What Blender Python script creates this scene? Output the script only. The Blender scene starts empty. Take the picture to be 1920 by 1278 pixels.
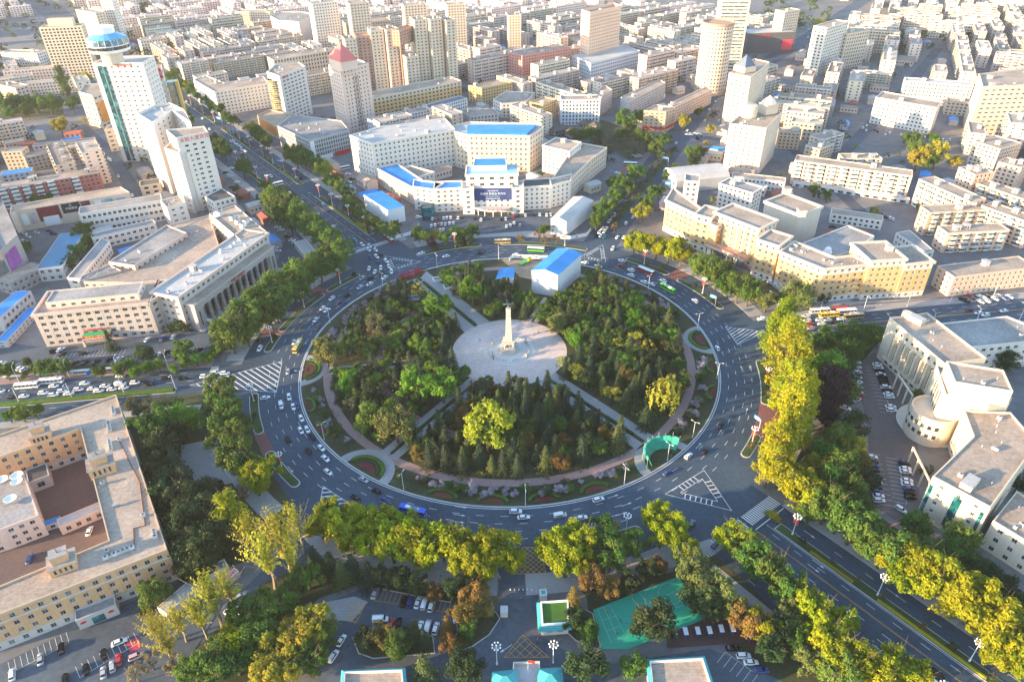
import bpy, bmesh, math, random
from mathutils import Vector, Matrix
random.seed(11)
SC = bpy.context.scene
COL = SC.collection
R = math.radians
sin, cos, pi = math.sin, math.cos, math.pi

# ------------------------------------------------------------------ camera
# origin of the place: the middle of the roundabout; X to the right, Y away, Z up, metres
CAMP = Vector((1.4542, -302.645, 213.956))
RV = Vector((0.99988315, -0.00860078, -0.01263806))
UV = Vector((0.01528705, 0.56255273, 0.82662007))
FV = Vector((0.0, 0.82671667, -0.56261847))
FPX = 1337.785
cd = bpy.data.cameras.new('camera'); co = bpy.data.objects.new('camera', cd); COL.objects.link(co)
cd.sensor_width = 36.0; cd.lens = FPX / 1920 * 36; cd.clip_start = 1; cd.clip_end = 20000
mw = Matrix((RV, UV, -FV)).transposed().to_4x4(); mw.translation = CAMP
co.matrix_world = mw
SC.camera = co

# ------------------------------------------------------------------ sky, sun, exposure
SUN_EL, SUN_AZ = 11.0, 21.0          # light travels towards +X, turned SUN_AZ towards +Y
w = bpy.data.worlds.new('World'); SC.world = w; w.use_nodes = True
nt = w.node_tree; nt.nodes.clear()
wo = nt.nodes.new('ShaderNodeOutputWorld'); bg = nt.nodes.new('ShaderNodeBackground'); sk = nt.nodes.new('ShaderNodeTexSky')
sk.sky_type = 'NISHITA'; sk.sun_disc = False; sk.sun_elevation = R(SUN_EL)
to_sun = Vector((-cos(R(SUN_AZ)), -sin(R(SUN_AZ))))
sk.sun_rotation = math.atan2(to_sun.x, to_sun.y)
sk.air_density = 1.0; sk.dust_density = 0.3; sk.ozone_density = 1.6
bg.inputs[1].default_value = 0.15
nt.links.new(sk.outputs[0], bg.inputs[0]); nt.links.new(bg.outputs[0], wo.inputs[0])
sl = bpy.data.lights.new('sun', 'SUN'); so = bpy.data.objects.new('sun', sl); COL.objects.link(so)
sl.energy = 4.0; sl.angle = R(0.55); sl.color = (1.0, 0.71, 0.39)
ld = Vector((cos(R(SUN_AZ)) * cos(R(SUN_EL)), sin(R(SUN_AZ)) * cos(R(SUN_EL)), -sin(R(SUN_EL))))
so.rotation_euler = ld.to_track_quat('-Z', 'Y').to_euler(); so.location = (-400, -100, 300)
SC.view_settings.view_transform = 'Standard'; SC.view_settings.look = 'None'
SC.view_settings.gamma = 1.0; SC.view_settings.use_curve_mapping = False
SC.view_settings.exposure = 2.3
SC.cycles.max_bounces = 6; SC.cycles.diffuse_bounces = 3; SC.cycles.glossy_bounces = 2; SC.cycles.transmission_bounces = 3
SC.cycles.transparent_max_bounces = 6; SC.cycles.volume_bounces = 1

# ------------------------------------------------------------------ surveying helpers
def ray(x, y): return (RV * ((x - 960) / FPX) - UV * ((y - 639) / FPX) + FV)
def G(x, y, z=0.0):                     # where the sight line through (x, y) meets the level z
    d = ray(x, y); t = (z - CAMP.z) / d.z
    p = CAMP + d * t
    return Vector((p.x, p.y, z))
def G2(x, y, z=0.0): p = G(x, y, z); return (p.x, p.y)
def pix(p):
    d = Vector(p) - CAMP; q = d.dot(FV)
    return 960 + FPX * d.dot(RV) / q, 639 - FPX * d.dot(UV) / q
def pol(r, th): return (r * cos(R(th)), r * sin(R(th)))
def depth(p): return (Vector((p[0], p[1], 0)) - CAMP).dot(FV)

# ------------------------------------------------------------------ materials
MATS = {}
def nd(nt, t, **k):
    n = nt.nodes.new(t)
    for a, b in k.items(): setattr(n, a, b)
    return n
def M(name, col, rough=0.8, var=0.12, scale=0.35, obj=0.0, metal=0.0, spec=0.3, bump=0.0, bscale=3.0, fine=0.0, hue=0.0, coat=0.0, brick=None, emit=0):
    """plain procedural surface: base colour, two scales of mottling, per-object tint, optional relief or coursed joints"""
    if name in MATS: return MATS[name]
    m = bpy.data.materials.new(name); m.use_nodes = True; t = m.node_tree; b = t.nodes['Principled BSDF']; L = t.links.new
    b.inputs['Roughness'].default_value = rough; b.inputs['Metallic'].default_value = metal
    b.inputs['Specular IOR Level'].default_value = spec
    if coat: b.inputs['Coat Weight'].default_value = coat; b.inputs['Coat Roughness'].default_value = 0.08
    tc = nd(t, 'ShaderNodeTexCoord')
    cur = nd(t, 'ShaderNodeRGB'); cur.outputs[0].default_value = (*col, 1); out = cur.outputs[0]
    if brick:
        bt = nd(t, 'ShaderNodeTexBrick'); bt.inputs['Scale'].default_value = 1.0
        bt.inputs['Brick Width'].default_value = brick[0]; bt.inputs['Row Height'].default_value = brick[1]; bt.inputs['Mortar Size'].default_value = brick[2]
        bt.inputs['Color1'].default_value = (*col, 1); bt.inputs['Color2'].default_value = (*[c * brick[3] for c in col], 1)
        bt.inputs['Mortar'].default_value = (*brick[4], 1)
        L(tc.outputs['Object'], bt.inputs['Vector']); out = bt.outputs['Color']
    if var:
        n1 = nd(t, 'ShaderNodeTexNoise'); n1.inputs['Scale'].default_value = scale * 0.18; n1.inputs['Detail'].default_value = 3
        n2 = nd(t, 'ShaderNodeTexNoise'); n2.inputs['Scale'].default_value = scale * 2.2; n2.inputs['Detail'].default_value = 4; n2.inputs['Roughness'].default_value = 0.7
        L(tc.outputs['Object'], n1.inputs['Vector']); L(tc.outputs['Object'], n2.inputs['Vector'])
        ad = nd(t, 'ShaderNodeMath', operation='ADD'); L(n1.outputs[0], ad.inputs[0]); L(n2.outputs[0], ad.inputs[1])
        mr = nd(t, 'ShaderNodeMapRange'); mr.inputs[1].default_value = 0.6; mr.inputs[2].default_value = 1.4
        mr.inputs[3].default_value = 1 - var * 1.6; mr.inputs[4].default_value = 1 + var * 1.2
        L(ad.outputs[0], mr.inputs[0])
        mx = nd(t, 'ShaderNodeVectorMath', operation='SCALE'); L(out, mx.inputs[0]); L(mr.outputs[0], mx.inputs['Scale']); out = mx.outputs[0]
    if obj or hue:
        oi = nd(t, 'ShaderNodeObjectInfo'); hs = nd(t, 'ShaderNodeHueSaturation')
        m1 = nd(t, 'ShaderNodeMapRange'); m1.inputs[3].default_value = 1 - obj; m1.inputs[4].default_value = 1 + obj
        L(oi.outputs['Random'], m1.inputs[0]); L(m1.outputs[0], hs.inputs['Value'])
        if hue:
            mm = nd(t, 'ShaderNodeMath', operation='MULTIPLY'); mm.inputs[1].default_value = 7.31; L(oi.outputs['Random'], mm.inputs[0])
            fr = nd(t, 'ShaderNodeMath', operation='FRACT'); L(mm.outputs[0], fr.inputs[0])
            m2 = nd(t, 'ShaderNodeMapRange'); m2.inputs[3].default_value = 0.5 - hue; m2.inputs[4].default_value = 0.5 + hue
            L(fr.outputs[0], m2.inputs[0]); L(m2.outputs[0], hs.inputs['Hue'])
        L(out, hs.inputs['Color']); out = hs.outputs[0]
    L(out, b.inputs['Base Color'])
    if bump:
        nb = nd(t, 'ShaderNodeTexNoise'); nb.inputs['Scale'].default_value = bscale; nb.inputs['Detail'].default_value = 3
        L(tc.outputs['Object'], nb.inputs['Vector'])
        bp = nd(t, 'ShaderNodeBump'); bp.inputs['Strength'].default_value = bump; bp.inputs['Distance'].default_value = 0.1
        L(nb.outputs[0], bp.inputs['Height']); L(bp.outputs[0], b.inputs['Normal'])
    if emit: b.inputs['Emission Color'].default_value = (*col, 1); b.inputs['Emission Strength'].default_value = emit
    MATS[name] = m
    return m
def leafM(name, col, col2, trans=0.35, obj=0.22, hue=0.025, scale=0.9):
    """foliage: two leaf colours mixed by a noise and by the tree's own random, partly translucent"""
    if name in MATS: return MATS[name]
    m = bpy.data.materials.new(name); m.use_nodes = True; t = m.node_tree; L = t.links.new
    b = t.nodes['Principled BSDF']; b.inputs['Roughness'].default_value = 0.6; b.inputs['Specular IOR Level'].default_value = 0.25
    tc = nd(t, 'ShaderNodeTexCoord'); n = nd(t, 'ShaderNodeTexNoise'); n.inputs['Scale'].default_value = scale; n.inputs['Detail'].default_value = 5
    n.inputs['Roughness'].default_value = 0.75
    L(tc.outputs['Object'], n.inputs['Vector'])
    mr = nd(t, 'ShaderNodeMapRange'); mr.inputs[1].default_value = 0.34; mr.inputs[2].default_value = 0.66; L(n.outputs[0], mr.inputs[0])
    mx = nd(t, 'ShaderNodeMixRGB'); mx.inputs[1].default_value = (*col, 1); mx.inputs[2].default_value = (*col2, 1); L(mr.outputs[0], mx.inputs[0])
    oi = nd(t, 'ShaderNodeObjectInfo'); hs = nd(t, 'ShaderNodeHueSaturation')
    m1 = nd(t, 'ShaderNodeMapRange'); m1.inputs[3].default_value = 1 - obj; m1.inputs[4].default_value = 1 + obj
    L(oi.outputs['Random'], m1.inputs[0]); L(m1.outputs[0], hs.inputs['Value'])
    mm = nd(t, 'ShaderNodeMath', operation='MULTIPLY'); mm.inputs[1].default_value = 9.7; L(oi.outputs['Random'], mm.inputs[0])
    fr = nd(t, 'ShaderNodeMath', operation='FRACT'); L(mm.outputs[0], fr.inputs[0])
    m2 = nd(t, 'ShaderNodeMapRange'); m2.inputs[3].default_value = 0.5 - hue; m2.inputs[4].default_value = 0.5 + hue
    L(fr.outputs[0], m2.inputs[0]); L(m2.outputs[0], hs.inputs['Hue']); L(mx.outputs[0], hs.inputs['Color'])
    L(hs.outputs[0], b.inputs['Base Color'])
    tr = nd(t, 'ShaderNodeBsdfTranslucent'); L(hs.outputs[0], tr.inputs[0])
    ms = nd(t, 'ShaderNodeMixShader'); ms.inputs[0].default_value = trans
    L(b.outputs[0], ms.inputs[1]); L(tr.outputs[0], ms.inputs[2]); L(ms.outputs[0], t.nodes['Material Output'].inputs[0])
    MATS[name] = m
    return m
def glassM(name, col=(0.03, 0.045, 0.06), rough=0.12, var=0.6):
    """window glass seen from far: dark room behind, a glossy skin; curtains and blinds vary from pane to pane"""
    if name in MATS: return MATS[name]
    m = bpy.data.materials.new(name); m.use_nodes = True; t = m.node_tree; L = t.links.new; b = t.nodes['Principled BSDF']
    b.inputs['Roughness'].default_value = rough; b.inputs['Specular IOR Level'].default_value = 0.6
    tc = nd(t, 'ShaderNodeTexCoord'); v = nd(t, 'ShaderNodeTexVoronoi'); v.inputs['Scale'].default_value = 0.45
    g = nd(t, 'ShaderNodeNewGeometry')
    L(g.outputs['Position'], v.inputs['Vector'])
    cr = nd(t, 'ShaderNodeValToRGB'); cr.color_ramp.interpolation = 'CONSTANT'
    e = cr.color_ramp.elements; e[0].position = 0; e[0].color = (*[c * 0.6 for c in col], 1); e[1].position = 0.35; e[1].color = (*col, 1)
    e2 = e.new(0.68); e2.color = (*[min(1, c * (1 + 1.6 * var) + 0.01) for c in col], 1)
    e3 = e.new(0.88); e3.color = (*[min(1, c * (1 + 3.2 * var) + 0.05 * var) for c in col], 1)
    sx = nd(t, 'ShaderNodeSeparateXYZ'); L(v.outputs['Color'], sx.inputs[0]); L(sx.outputs[0], cr.inputs[0]); L(cr.outputs[0], b.inputs['Base Color'])
    MATS[name] = m
    return m

# ------------------------------------------------------------------ mesh and object helpers
class MB:
    def __init__(s): s.v = []; s.f = []; s.m = []; s.mats = []
    def mi(s, mat):
        if mat not in s.mats: s.mats.append(mat)
        return s.mats.index(mat)
    def face(s, pts, mat):
        i = len(s.v); s.v.extend([tuple(p) for p in pts]); s.f.append(tuple(range(i, i + len(pts)))); s.m.append(s.mi(mat))
    def add(s, vs, fs, mat):
        i = len(s.v); s.v.extend([tuple(p) for p in vs]); k = s.mi(mat)
        for f in fs: s.f.append(tuple(i + q for q in f)); s.m.append(k)
    def box(s, c, size, mat, rz=0.0, top=None, taper=1.0):
        hx, hy, hz = size[0] / 2, size[1] / 2, size[2] / 2; ca, sa = cos(rz), sin(rz); vs = []
        for z, k in ((-hz, 1.0), (hz, taper)):
            for x, y in ((-hx, -hy), (hx, -hy), (hx, hy), (-hx, hy)):
                x *= k; y *= k
                vs.append((c[0] + x * ca - y * sa, c[1] + x * sa + y * ca, c[2] + z))
        s.add(vs, [(0, 3, 2, 1), (0, 1, 5, 4), (1, 2, 6, 5), (2, 3, 7, 6), (3, 0, 4, 7)], mat); s.add(vs[4:], [(0, 1, 2, 3)], top or mat)
    def prism(s, poly, z0, z1, mat, top=None, bottom=False):
        n = len(poly); vs = [(p[0], p[1], z0) for p in poly] + [(p[0], p[1], z1) for p in poly]
        s.add(vs, [(i, (i + 1) % n, n + (i + 1) % n, n + i) for i in range(n)], mat)
        s.add(vs[n:], [tuple(range(n))], top or mat)
        if bottom: s.add(vs[:n], [tuple(reversed(range(n)))], mat)
    def tube(s, a, b, r0, r1, mat, n=6, cap=True):
        a = Vector(a); b = Vector(b); d = (b - a)
        if d.length < 1e-6: return
        d.normalize(); u = d.orthogonal().normalized(); v = d.cross(u); vs = []
        for c, r in ((a, r0), (b, r1)):
            for i in range(n):
                q = 2 * pi * i / n; vs.append(c + u * (r * cos(q)) + v * (r * sin(q)))
        fs = [(i, (i + 1) % n, n + (i + 1) % n, n + i) for i in range(n)]
        if cap: fs += [tuple(reversed(range(n))), tuple(range(n, 2 * n))]
        s.add(vs, fs, mat)
    def lathe(s, prof, mat, n=16, c=(0, 0, 0), cap=True):
        vs = []
        for r, z in prof:
            for i in range(n):
                q = 2 * pi * i / n; vs.append((c[0] + r * cos(q), c[1] + r * sin(q), c[2] + z))
        fs = []
        for k in range(len(prof) - 1):
            for i in range(n):
                j = (i + 1) % n; fs.append((k * n + i, k * n + j, (k + 1) * n + j, (k + 1) * n + i))
        if cap: fs.append(tuple(range((len(prof) - 1) * n, len(prof) * n)))
        s.add(vs, fs, mat)
    def ball(s, c, r, mat, n=8, k=5, sz=1.0):
        s.lathe([(r * sin(pi * i / k), -r * sz * cos(pi * i / k)) for i in range(k + 1)], mat, n, c, False)
    def mesh(s, name, smooth=False):
        me = bpy.data.meshes.new(name); me.from_pydata(s.v, [], s.f)
        for m in s.mats: me.materials.append(m)
        me.polygons.foreach_set('material_index', s.m)
        if smooth: me.polygons.foreach_set('use_smooth', [True] * len(s.f))
        me.update(); return me
    def build(s, name, parent=None, smooth=False, loc=None):
        if not s.f: return None
        return link(name, s.mesh(name, smooth), parent, loc)
def link(name, data, parent=None, loc=None, rz=0.0, scale=None):
    o = bpy.data.objects.new(name, data); COL.objects.link(o)
    if parent is not None: o.parent = parent
    if loc is not None: o.location = loc
    if rz: o.rotation_euler = (0, 0, rz)
    if scale is not None: o.scale = scale if hasattr(scale, '__len__') else (scale,) * 3
    return o
def tag(o, label=None, cat=None, group=None, kind=None):
    if label: o['label'] = label
    if cat: o['category'] = cat
    if group: o['group'] = group
    if kind: o['kind'] = kind
    return o
def thing(name, label, cat, loc=(0, 0, 0), rz=0.0, group=None, scale=None):
    o = link(name, None, None, loc, rz, scale); o.empty_display_size = 0.3
    return tag(o, label, cat, group)
def inst(name, parts, loc, rz, scale, label, cat, group=None):
    """one more individual of a kind: an Empty with its own copies of the kind's parts (mesh data shared)"""
    r = thing(name, label, cat, loc, rz, group, scale)
    for p in parts:
        o = link(p[0], p[1], r, p[2] if len(p) > 2 else None)
        if len(p) > 3:
            for q in p[3]:
                c = link(q[0], q[1], o, q[2] if len(q) > 2 else None)
                if q[0] == 'window_glass': c['kind'] = 'stuff'
    return r
ORD = ['first', 'second', 'third', 'fourth', 'fifth', 'sixth', 'seventh', 'eighth', 'ninth', 'tenth', 'eleventh', 'twelfth', 'thirteenth', 'fourteenth',
       'fifteenth', 'sixteenth', 'seventeenth', 'eighteenth', 'nineteenth', 'twentieth']
def ordn(i):
    if i < 20: return ORD[i]
    tens = ['', '', 'twenty', 'thirty', 'forty', 'fifty', 'sixty', 'seventy', 'eighty', 'ninety']
    t, u = divmod(i + 1, 10)
    return (tens[t] + '-' + ORD[u - 1]) if u else {2: 'twentieth', 3: 'thirtieth', 4: 'fortieth', 5: 'fiftieth', 6: 'sixtieth', 7: 'seventieth', 8: 'eightieth', 9: 'ninetieth'}[t]
PENDING = {}                            # things labelled by their order in the picture within one place
def later(o, desc, place, side='left'): PENDING.setdefault((desc, place, side), []).append(o)
def settle():
    for (desc, place, side), L in PENDING.items():
        desc = desc.replace(' tree', '') if len((desc + ' ' + place).split()) > 11 and 'street' not in desc and 'park' not in desc and 'garden' not in desc else desc.replace('street tree', 'tree').replace('park tree', 'tree').replace('garden tree', 'tree')
        L.sort(key=(lambda o: pix(o.location)[0]) if side == 'left' else (lambda o: pix(o.location)[1]))
        n = len(L); a, b = ('left', 'right') if side == 'left' else ('top', 'bottom')
        for i, o in enumerate(L):
            if n == 1: o['label'] = f'{desc} {place}'
            elif i < (n + 1) // 2: o['label'] = f'{desc} {place}, ' + (f'{a}most one' if i == 0 and side == 'left' else f'{ordn(i)} from the {a}')
            else: o['label'] = f'{desc} {place}, ' + (f'{b}most one' if i == n - 1 and side == 'left' else f'{ordn(n - 1 - i)} from the {b}')
def poly_clockwise(p): return sum(p[i][0] * p[(i + 1) % len(p)][1] - p[(i + 1) % len(p)][0] * p[i][1] for i in range(len(p))) < 0
def ccw(p): p = [tuple(q[:2]) for q in p]; return p[::-1] if poly_clockwise(p) else p
def inset(p, d):
    n = len(p); out = []
    for i in range(n):
        a, b, c = Vector(p[i - 1]), Vector(p[i]), Vector(p[(i + 1) % n])
        e1 = (b - a).normalized(); e2 = (c - b).normalized()
        n1 = Vector((-e1.y, e1.x)); n2 = Vector((-e2.y, e2.x)); h = (n1 + n2)
        k = max(0.35, 1 + n1.dot(n2)); out.append(tuple(b + h * (d / k)))
    return out
def inside(pt, poly):
    x, y = pt[0], pt[1]; r = False; n = len(poly)
    for i in range(n):
        x1, y1 = poly[i][0], poly[i][1]; x2, y2 = poly[(i + 1) % n][0], poly[(i + 1) % n][1]
        if (y1 > y) != (y2 > y) and x < (x2 - x1) * (y - y1) / (y2 - y1) + x1: r = not r
    return r
def segdist(p, a, b):
    ax, ay = a[0], a[1]; dx, dy = b[0] - ax, b[1] - ay; l = dx * dx + dy * dy
    t = max(0, min(1, ((p[0] - ax) * dx + (p[1] - ay) * dy) / l)) if l else 0
    return math.hypot(p[0] - ax - t * dx, p[1] - ay - t * dy)
# ------------------------------------------------------------------ the setting: ground, roads, pavements, park
ASPH = M('asphalt', (0.043, 0.068, 0.098), 0.75, 0.30, 0.22, bump=0.1, bscale=9)
ASPH2 = M('asphalt_worn', (0.070, 0.090, 0.114), 0.85, 0.32, 0.2, bump=0.1, bscale=9)
GRND = M('city_ground', (0.15, 0.15, 0.155), 0.9, 0.3, 0.05)
PAVE = M('paving_grey', (0.34, 0.33, 0.325), 0.85, 0.10, 0.4, brick=(1.2, 0.6, 0.03, 0.9, (0.14, 0.14, 0.14)))
PINK = M('paving_pink', (0.34, 0.225, 0.205), 0.85, 0.12, 0.4, brick=(0.9, 0.45, 0.03, 0.86, (0.19, 0.13, 0.12)))
PLAZ = M('plaza_stone', (0.56, 0.455, 0.405), 0.8, 0.18, 0.3, brick=(1.6, 0.8, 0.035, 0.88, (0.42, 0.35, 0.32)))
PLAZ2 = M('plaza_pale', (0.56, 0.52, 0.48), 0.8, 0.08, 0.5, brick=(1.0, 1.0, 0.03, 0.93, (0.3, 0.28, 0.26)))
KERB = M('kerb_stone', (0.42, 0.42, 0.41), 0.8, 0.12, 0.6)
WHITE = M('road_white', (0.62, 0.62, 0.60), 0.7, 0.22, 1.2)
YEL = M('road_yellow', (0.55, 0.30, 0.04), 0.7, 0.22, 1.2)
REDL = M('road_red', (0.40, 0.10, 0.08), 0.75, 0.2, 1.2)
SOIL = M('soil', (0.060, 0.050, 0.032), 0.95, 0.35, 0.3, bump=0.3)
LAWN = M('lawn', (0.045, 0.075, 0.022), 0.95, 0.4, 0.5, bump=0.4, bscale=6)
PARKG = M('park_floor', (0.050, 0.056, 0.026), 0.95, 0.45, 0.35, bump=0.3)
def struct(name, mb, parent=None, smooth=False):
    o = mb.build(name, parent, smooth); o['kind'] = 'structure'; return o
def fr(th, a, o):                        # along / to the right of the line leaving the middle at angle th
    return (cos(R(th)) * a + sin(R(th)) * o, sin(R(th)) * a - cos(R(th)) * o)
def annulus(mb, r0, r1, t0, t1, z, mat, c=(0, 0), step=3.0):
    n = max(2, int(abs(t1 - t0) / step)); vs = []
    for i in range(n + 1):
        t = R(t0 + (t1 - t0) * i / n)
        for r in (r0, r1): vs.append((c[0] + r * cos(t), c[1] + r * sin(t), z))
    mb.add(vs, [(2 * i, 2 * i + 1, 2 * i + 3, 2 * i + 2) for i in range(n)], mat)
def arcprism(mb, r0, r1, t0, t1, z0, z1, side, top, step=3.0, rnd=False):
    n = max(3, int(abs(t1 - t0) / step)); pts = []
    for i in range(n + 1): pts.append(pol(r1, t0 + (t1 - t0) * i / n))
    if rnd:
        m = (r0 + r1) / 2; h = (r1 - r0) / 2
        for k in range(1, 6): q = R(t1); a = pi * k / 6; pts.append((cos(q) * (m + h * cos(a)) - sin(q) * h * sin(a), sin(q) * (m + h * cos(a)) + cos(q) * h * sin(a)))
    for i in range(n + 1): pts.append(pol(r0, t1 + (t0 - t1) * i / n))
    if rnd:
        for k in range(1, 6): q = R(t0); a = pi + pi * k / 6; pts.append((cos(q) * (m + h * cos(a)) - sin(q) * h * sin(a), sin(q) * (m + h * cos(a)) + cos(q) * h * sin(a)))
    vs = [(p[0], p[1], z0) for p in pts] + [(p[0], p[1], z1) for p in pts]; k = len(pts)
    mb.add(vs, [(i, (i + 1) % k, k + (i + 1) % k, k + i) for i in range(k)], side)
    mb.add(vs[k:], [tuple(range(k))], top)
    return pts
def sheet(name, poly, z, mat, parent=None, kind='structure', side=None):
    mb = MB(); poly = ccw(poly)
    if side: mb.prism(poly, 0.0, z, side, mat)
    else: mb.face([(p[0], p[1], z) for p in poly], mat)
    o = mb.build(name, parent)
    if kind and parent is None: o['kind'] = kind
    return o
def ribbon(mb, pts, w, z, mat):
    """a strip of width w along a polyline"""
    n = len(pts); vs = []
    for i in range(n):
        a = Vector(pts[max(0, i - 1)][:2]); b = Vector(pts[min(n - 1, i + 1)][:2]); d = (b - a).normalized(); q = Vector((-d.y, d.x)) * (w / 2); p = Vector(pts[i][:2])
        vs += [(*(p - q), z), (*(p + q), z)]
    mb.add(vs, [(2 * i, 2 * i + 2, 2 * i + 3, 2 * i + 1) for i in range(n - 1)], mat)

g = MB(); S = 4000.0; g.face([(-S, -S, 0), (S, -S, 0), (S, S, 0), (-S, S, 0)], GRND); struct('ground', g)
rb = MB(); annulus(rb, 104, 137.6, 0, 360, 0.028, ASPH); RING = struct('ring_road', rb)
def straight(name, th, a0, a1, o0, o1, z=0.02, mat=ASPH):
    mb = MB(); n = 12
    for i in range(n):
        x0 = a0 + (a1 - a0) * i / n; x1 = a0 + (a1 - a0) * (i + 1) / n
        mb.face([(*fr(th, x0, o1), z), (*fr(th, x1, o1), z), (*fr(th, x1, o0), z), (*fr(th, x0, o0), z)], mat)
    return struct(name, mb)
AV_NW = straight('avenue_far', 126.9, 118, 1500, -21.5, 21.5, 0.020)
AV_SE = straight('avenue_near', 306.9, 118, 340, -21.5, 21.5, 0.024)
RD_W = straight('west_road', 186.9, 118, 620, -20, 10.8, 0.012)
RD_E = straight('east_road', 6.9, 118, 620, -11.5, 10, 0.008)
NE_PTS = [(58, 118), (215, 472), (300, 585), (400, 720), (700, 1160)]
rb = MB(); ribbon(rb, NE_PTS, 23, 0.016, ASPH); RD_NE = struct('north_east_road', rb)
rb = MB(); ribbon(rb, [pol(120, -121.5), fr(-121.5, 230, 0)], 14, 0.032, ASPH2); struct('tree_lined_road', rb)
# cross streets among the far blocks
def street(pts, w, z, name='side_street'):
    mb = MB(); ribbon(mb, pts, w, z, ASPH2); return struct(name, mb)
street([fr(126.9, 430, 21), fr(126.9, 430, 420)], 13, 0.004)
street([fr(126.9, 640, -400), fr(126.9, 640, 700)], 14, 0.004)
street([G2(1040, 250), G2(1200, 300)], 12, 0.006); street([G2(1245, 250), G2(1480, 275), G2(1640, 420)], 10, 0.005)
street([G2(1540, 330), G2(1700, 165), G2(1760, 90)], 11, 0.007)
street([G2(150, 235), G2(205, 285), G2(262, 375)], 11, 0.006)
# kerbed pavements round the ring
def pavement(name, t0, t1, r0=137.6, r1=146.5, mat=PAVE):
    mb = MB(); arcprism(mb, r0, r1, t0, t1, 0, 0.14, KERB, mat); return struct(name, mb)
for t0, t1 in ((139, 181.0), (196.5, 229), (246, 268), (272, 297), (319, 363.5), (13.5, 53), (74, 116)):
    pavement('pavement', t0, t1)
def walk(name, th, a0, a1, o0, o1, mat=PAVE):
    mb = MB(); mb.prism(ccw([fr(th, a0, o0), fr(th, a1, o0), fr(th, a1, o1), fr(th, a0, o1)]), 0, 0.14, KERB, mat); return struct(name, mb)
for args in ((126.9, 150, 620, 21.6, 27), (126.9, 158, 620, -28, -21.6), (306.9, 150, 330, -27.5, -21.6), (306.9, 152, 330, 21.6, 28),
             (6.9, 152, 600, -17.5, -11.6), (186.9, 152, 420, 10.9, 18), (6.9, 156, 600, 10.1, 13.5), (186.9, 150, 420, -24.5, -20.1)):
    walk('pavement', *args, mat=PINK if args[0] == 186.9 and args[3] > 0 else PAVE)
# kerbed planted islands between the ring and its service lane
ISL = [(137.5, 147.2), (150.6, 168.2), (171.2, 177.0), (194.5, 207.0), (215.0, 225.5), (247, 263), (277, 292), (322.5, 328.5), (340.5, 355.0), (19.5, 35.5), (40.5, 53.0), (67, 91.5), (99, 117)]
for t0, t1 in ISL:
    mb = MB(); arcprism(mb, 125.2, 129.6, t0, t1, 0.02, 0.17, KERB, KERB, rnd=True); o = struct('traffic_island', mb)
    m2 = MB(); arcprism(m2, 125.6, 129.2, t0 + .12, t1 - .12, 0.10, 0.26, LAWN, LAWN, rnd=True); m2.build('planting', o)
# medians and planting strips on the avenues
def strip(name, th, a0, a1, o0, o1, planted=LAWN):
    mb = MB(); mb.prism(ccw([fr(th, a0, o0), fr(th, a1, o0), fr(th, a1, o1), fr(th, a0, o1)]), 0.0, 0.17, KERB); o = struct(name, mb)
    m2 = MB(); m2.prism(ccw([fr(th, a0 + .4, o0 + .35), fr(th, a1 - .4, o0 + .35), fr(th, a1 - .4, o1 - .35), fr(th, a0 + .4, o1 - .35)]), 0.1, 0.27, planted); m2.build('planting', o)
    return o
for th, segs in ((126.9, ((172, 258), (288, 372), (396, 470), (485, 620))), (306.9, ((155, 335),))):
    for a0, a1 in segs:
        for s in (-1, 1):
            lo, hi = (9.2, 13.6)
            strip('road_median', th, a0, a1, min(s * lo, s * hi), max(s * lo, s * hi))
strip('road_median', 186.9, 165, 420, -8.8, -4.8)
nm = MB(); ribbon(nm, [(75, 157), (146, 305)], 4.0, 0.15, LAWN); struct('road_median', nm)
# --- lane markings
DASH = MB(); DASH.face([(-1.6, -.09, 0), (1.6, -.09, 0), (1.6, .09, 0), (-1.6, .09, 0)], WHITE); DASHM = DASH.mesh('lane_dash')
def dash(road, x, y, rz, z=0.034, mesh=None, name='lane_dash'): return link(name, mesh or DASHM, road, (x, y, z), rz)
for r, n in ((110.2, 72), (114.0, 74), (117.8, 76), (121.4, 76)):
    for i in range(n):
        t = 360 * (i + (r % 3) / 3) / n; x, y = pol(r, t); dash(RING, x, y, R(t + 90))
mb = MB(); annulus(mb, 106.35, 106.65, 0, 360, 0.034, WHITE); mb.build('edge_line', RING)
for th, road, segs, z in ((126.9, AV_NW, ((160, 270), (290, 470)), .026), (306.9, AV_SE, ((152, 335),), .030)):
    yl = 3.0 if th < 200 else -3.2
    for a0, a1 in segs:
        for d in (-.18, .18):
            m = MB(); m.face([(*fr(th, a0, yl + d - .07), z), (*fr(th, a0, yl + d + .07), z), (*fr(th, a1, yl + d + .07), z), (*fr(th, a1, yl + d - .07), z)], YEL); m.build('centre_line', road)
        for off in (-5.6, -2.3, .4, 6.2) if th < 200 else (-6.4, .3, 3.4, 6.4):
            a = a0 + 6
            while a < min(a1, a0 + 240):
                x, y = fr(th, a, off)
                dash(road, x, y, R(th), z); a += 9.5 if th > 200 else 12
        for off in (-8.7, 8.8):
            m = MB(); m.face([(*fr(th, a0, off - .08), z), (*fr(th, a0, off + .08), z), (*fr(th, a1, off + .08), z), (*fr(th, a1, off - .08), z)], WHITE); m.build('edge_line', road)
for off in (-17.5, 17.6):
    a = 165
    while a < 330: x, y = fr(306.9, a, off); dash(AV_SE, x, y, R(306.9), .030); a += 12
for off, a0, a1, st in ((7.2, 165, 400, 10), (3.5, 160, 400, 10), (0.0, 160, 400, 10), (-12.4, 160, 400, 10), (-16, 160, 400, 11)):
    a = a0
    while a < a1: x, y = fr(186.9, a, off); dash(RD_W, x, y, R(186.9), .018); a += st
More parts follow.
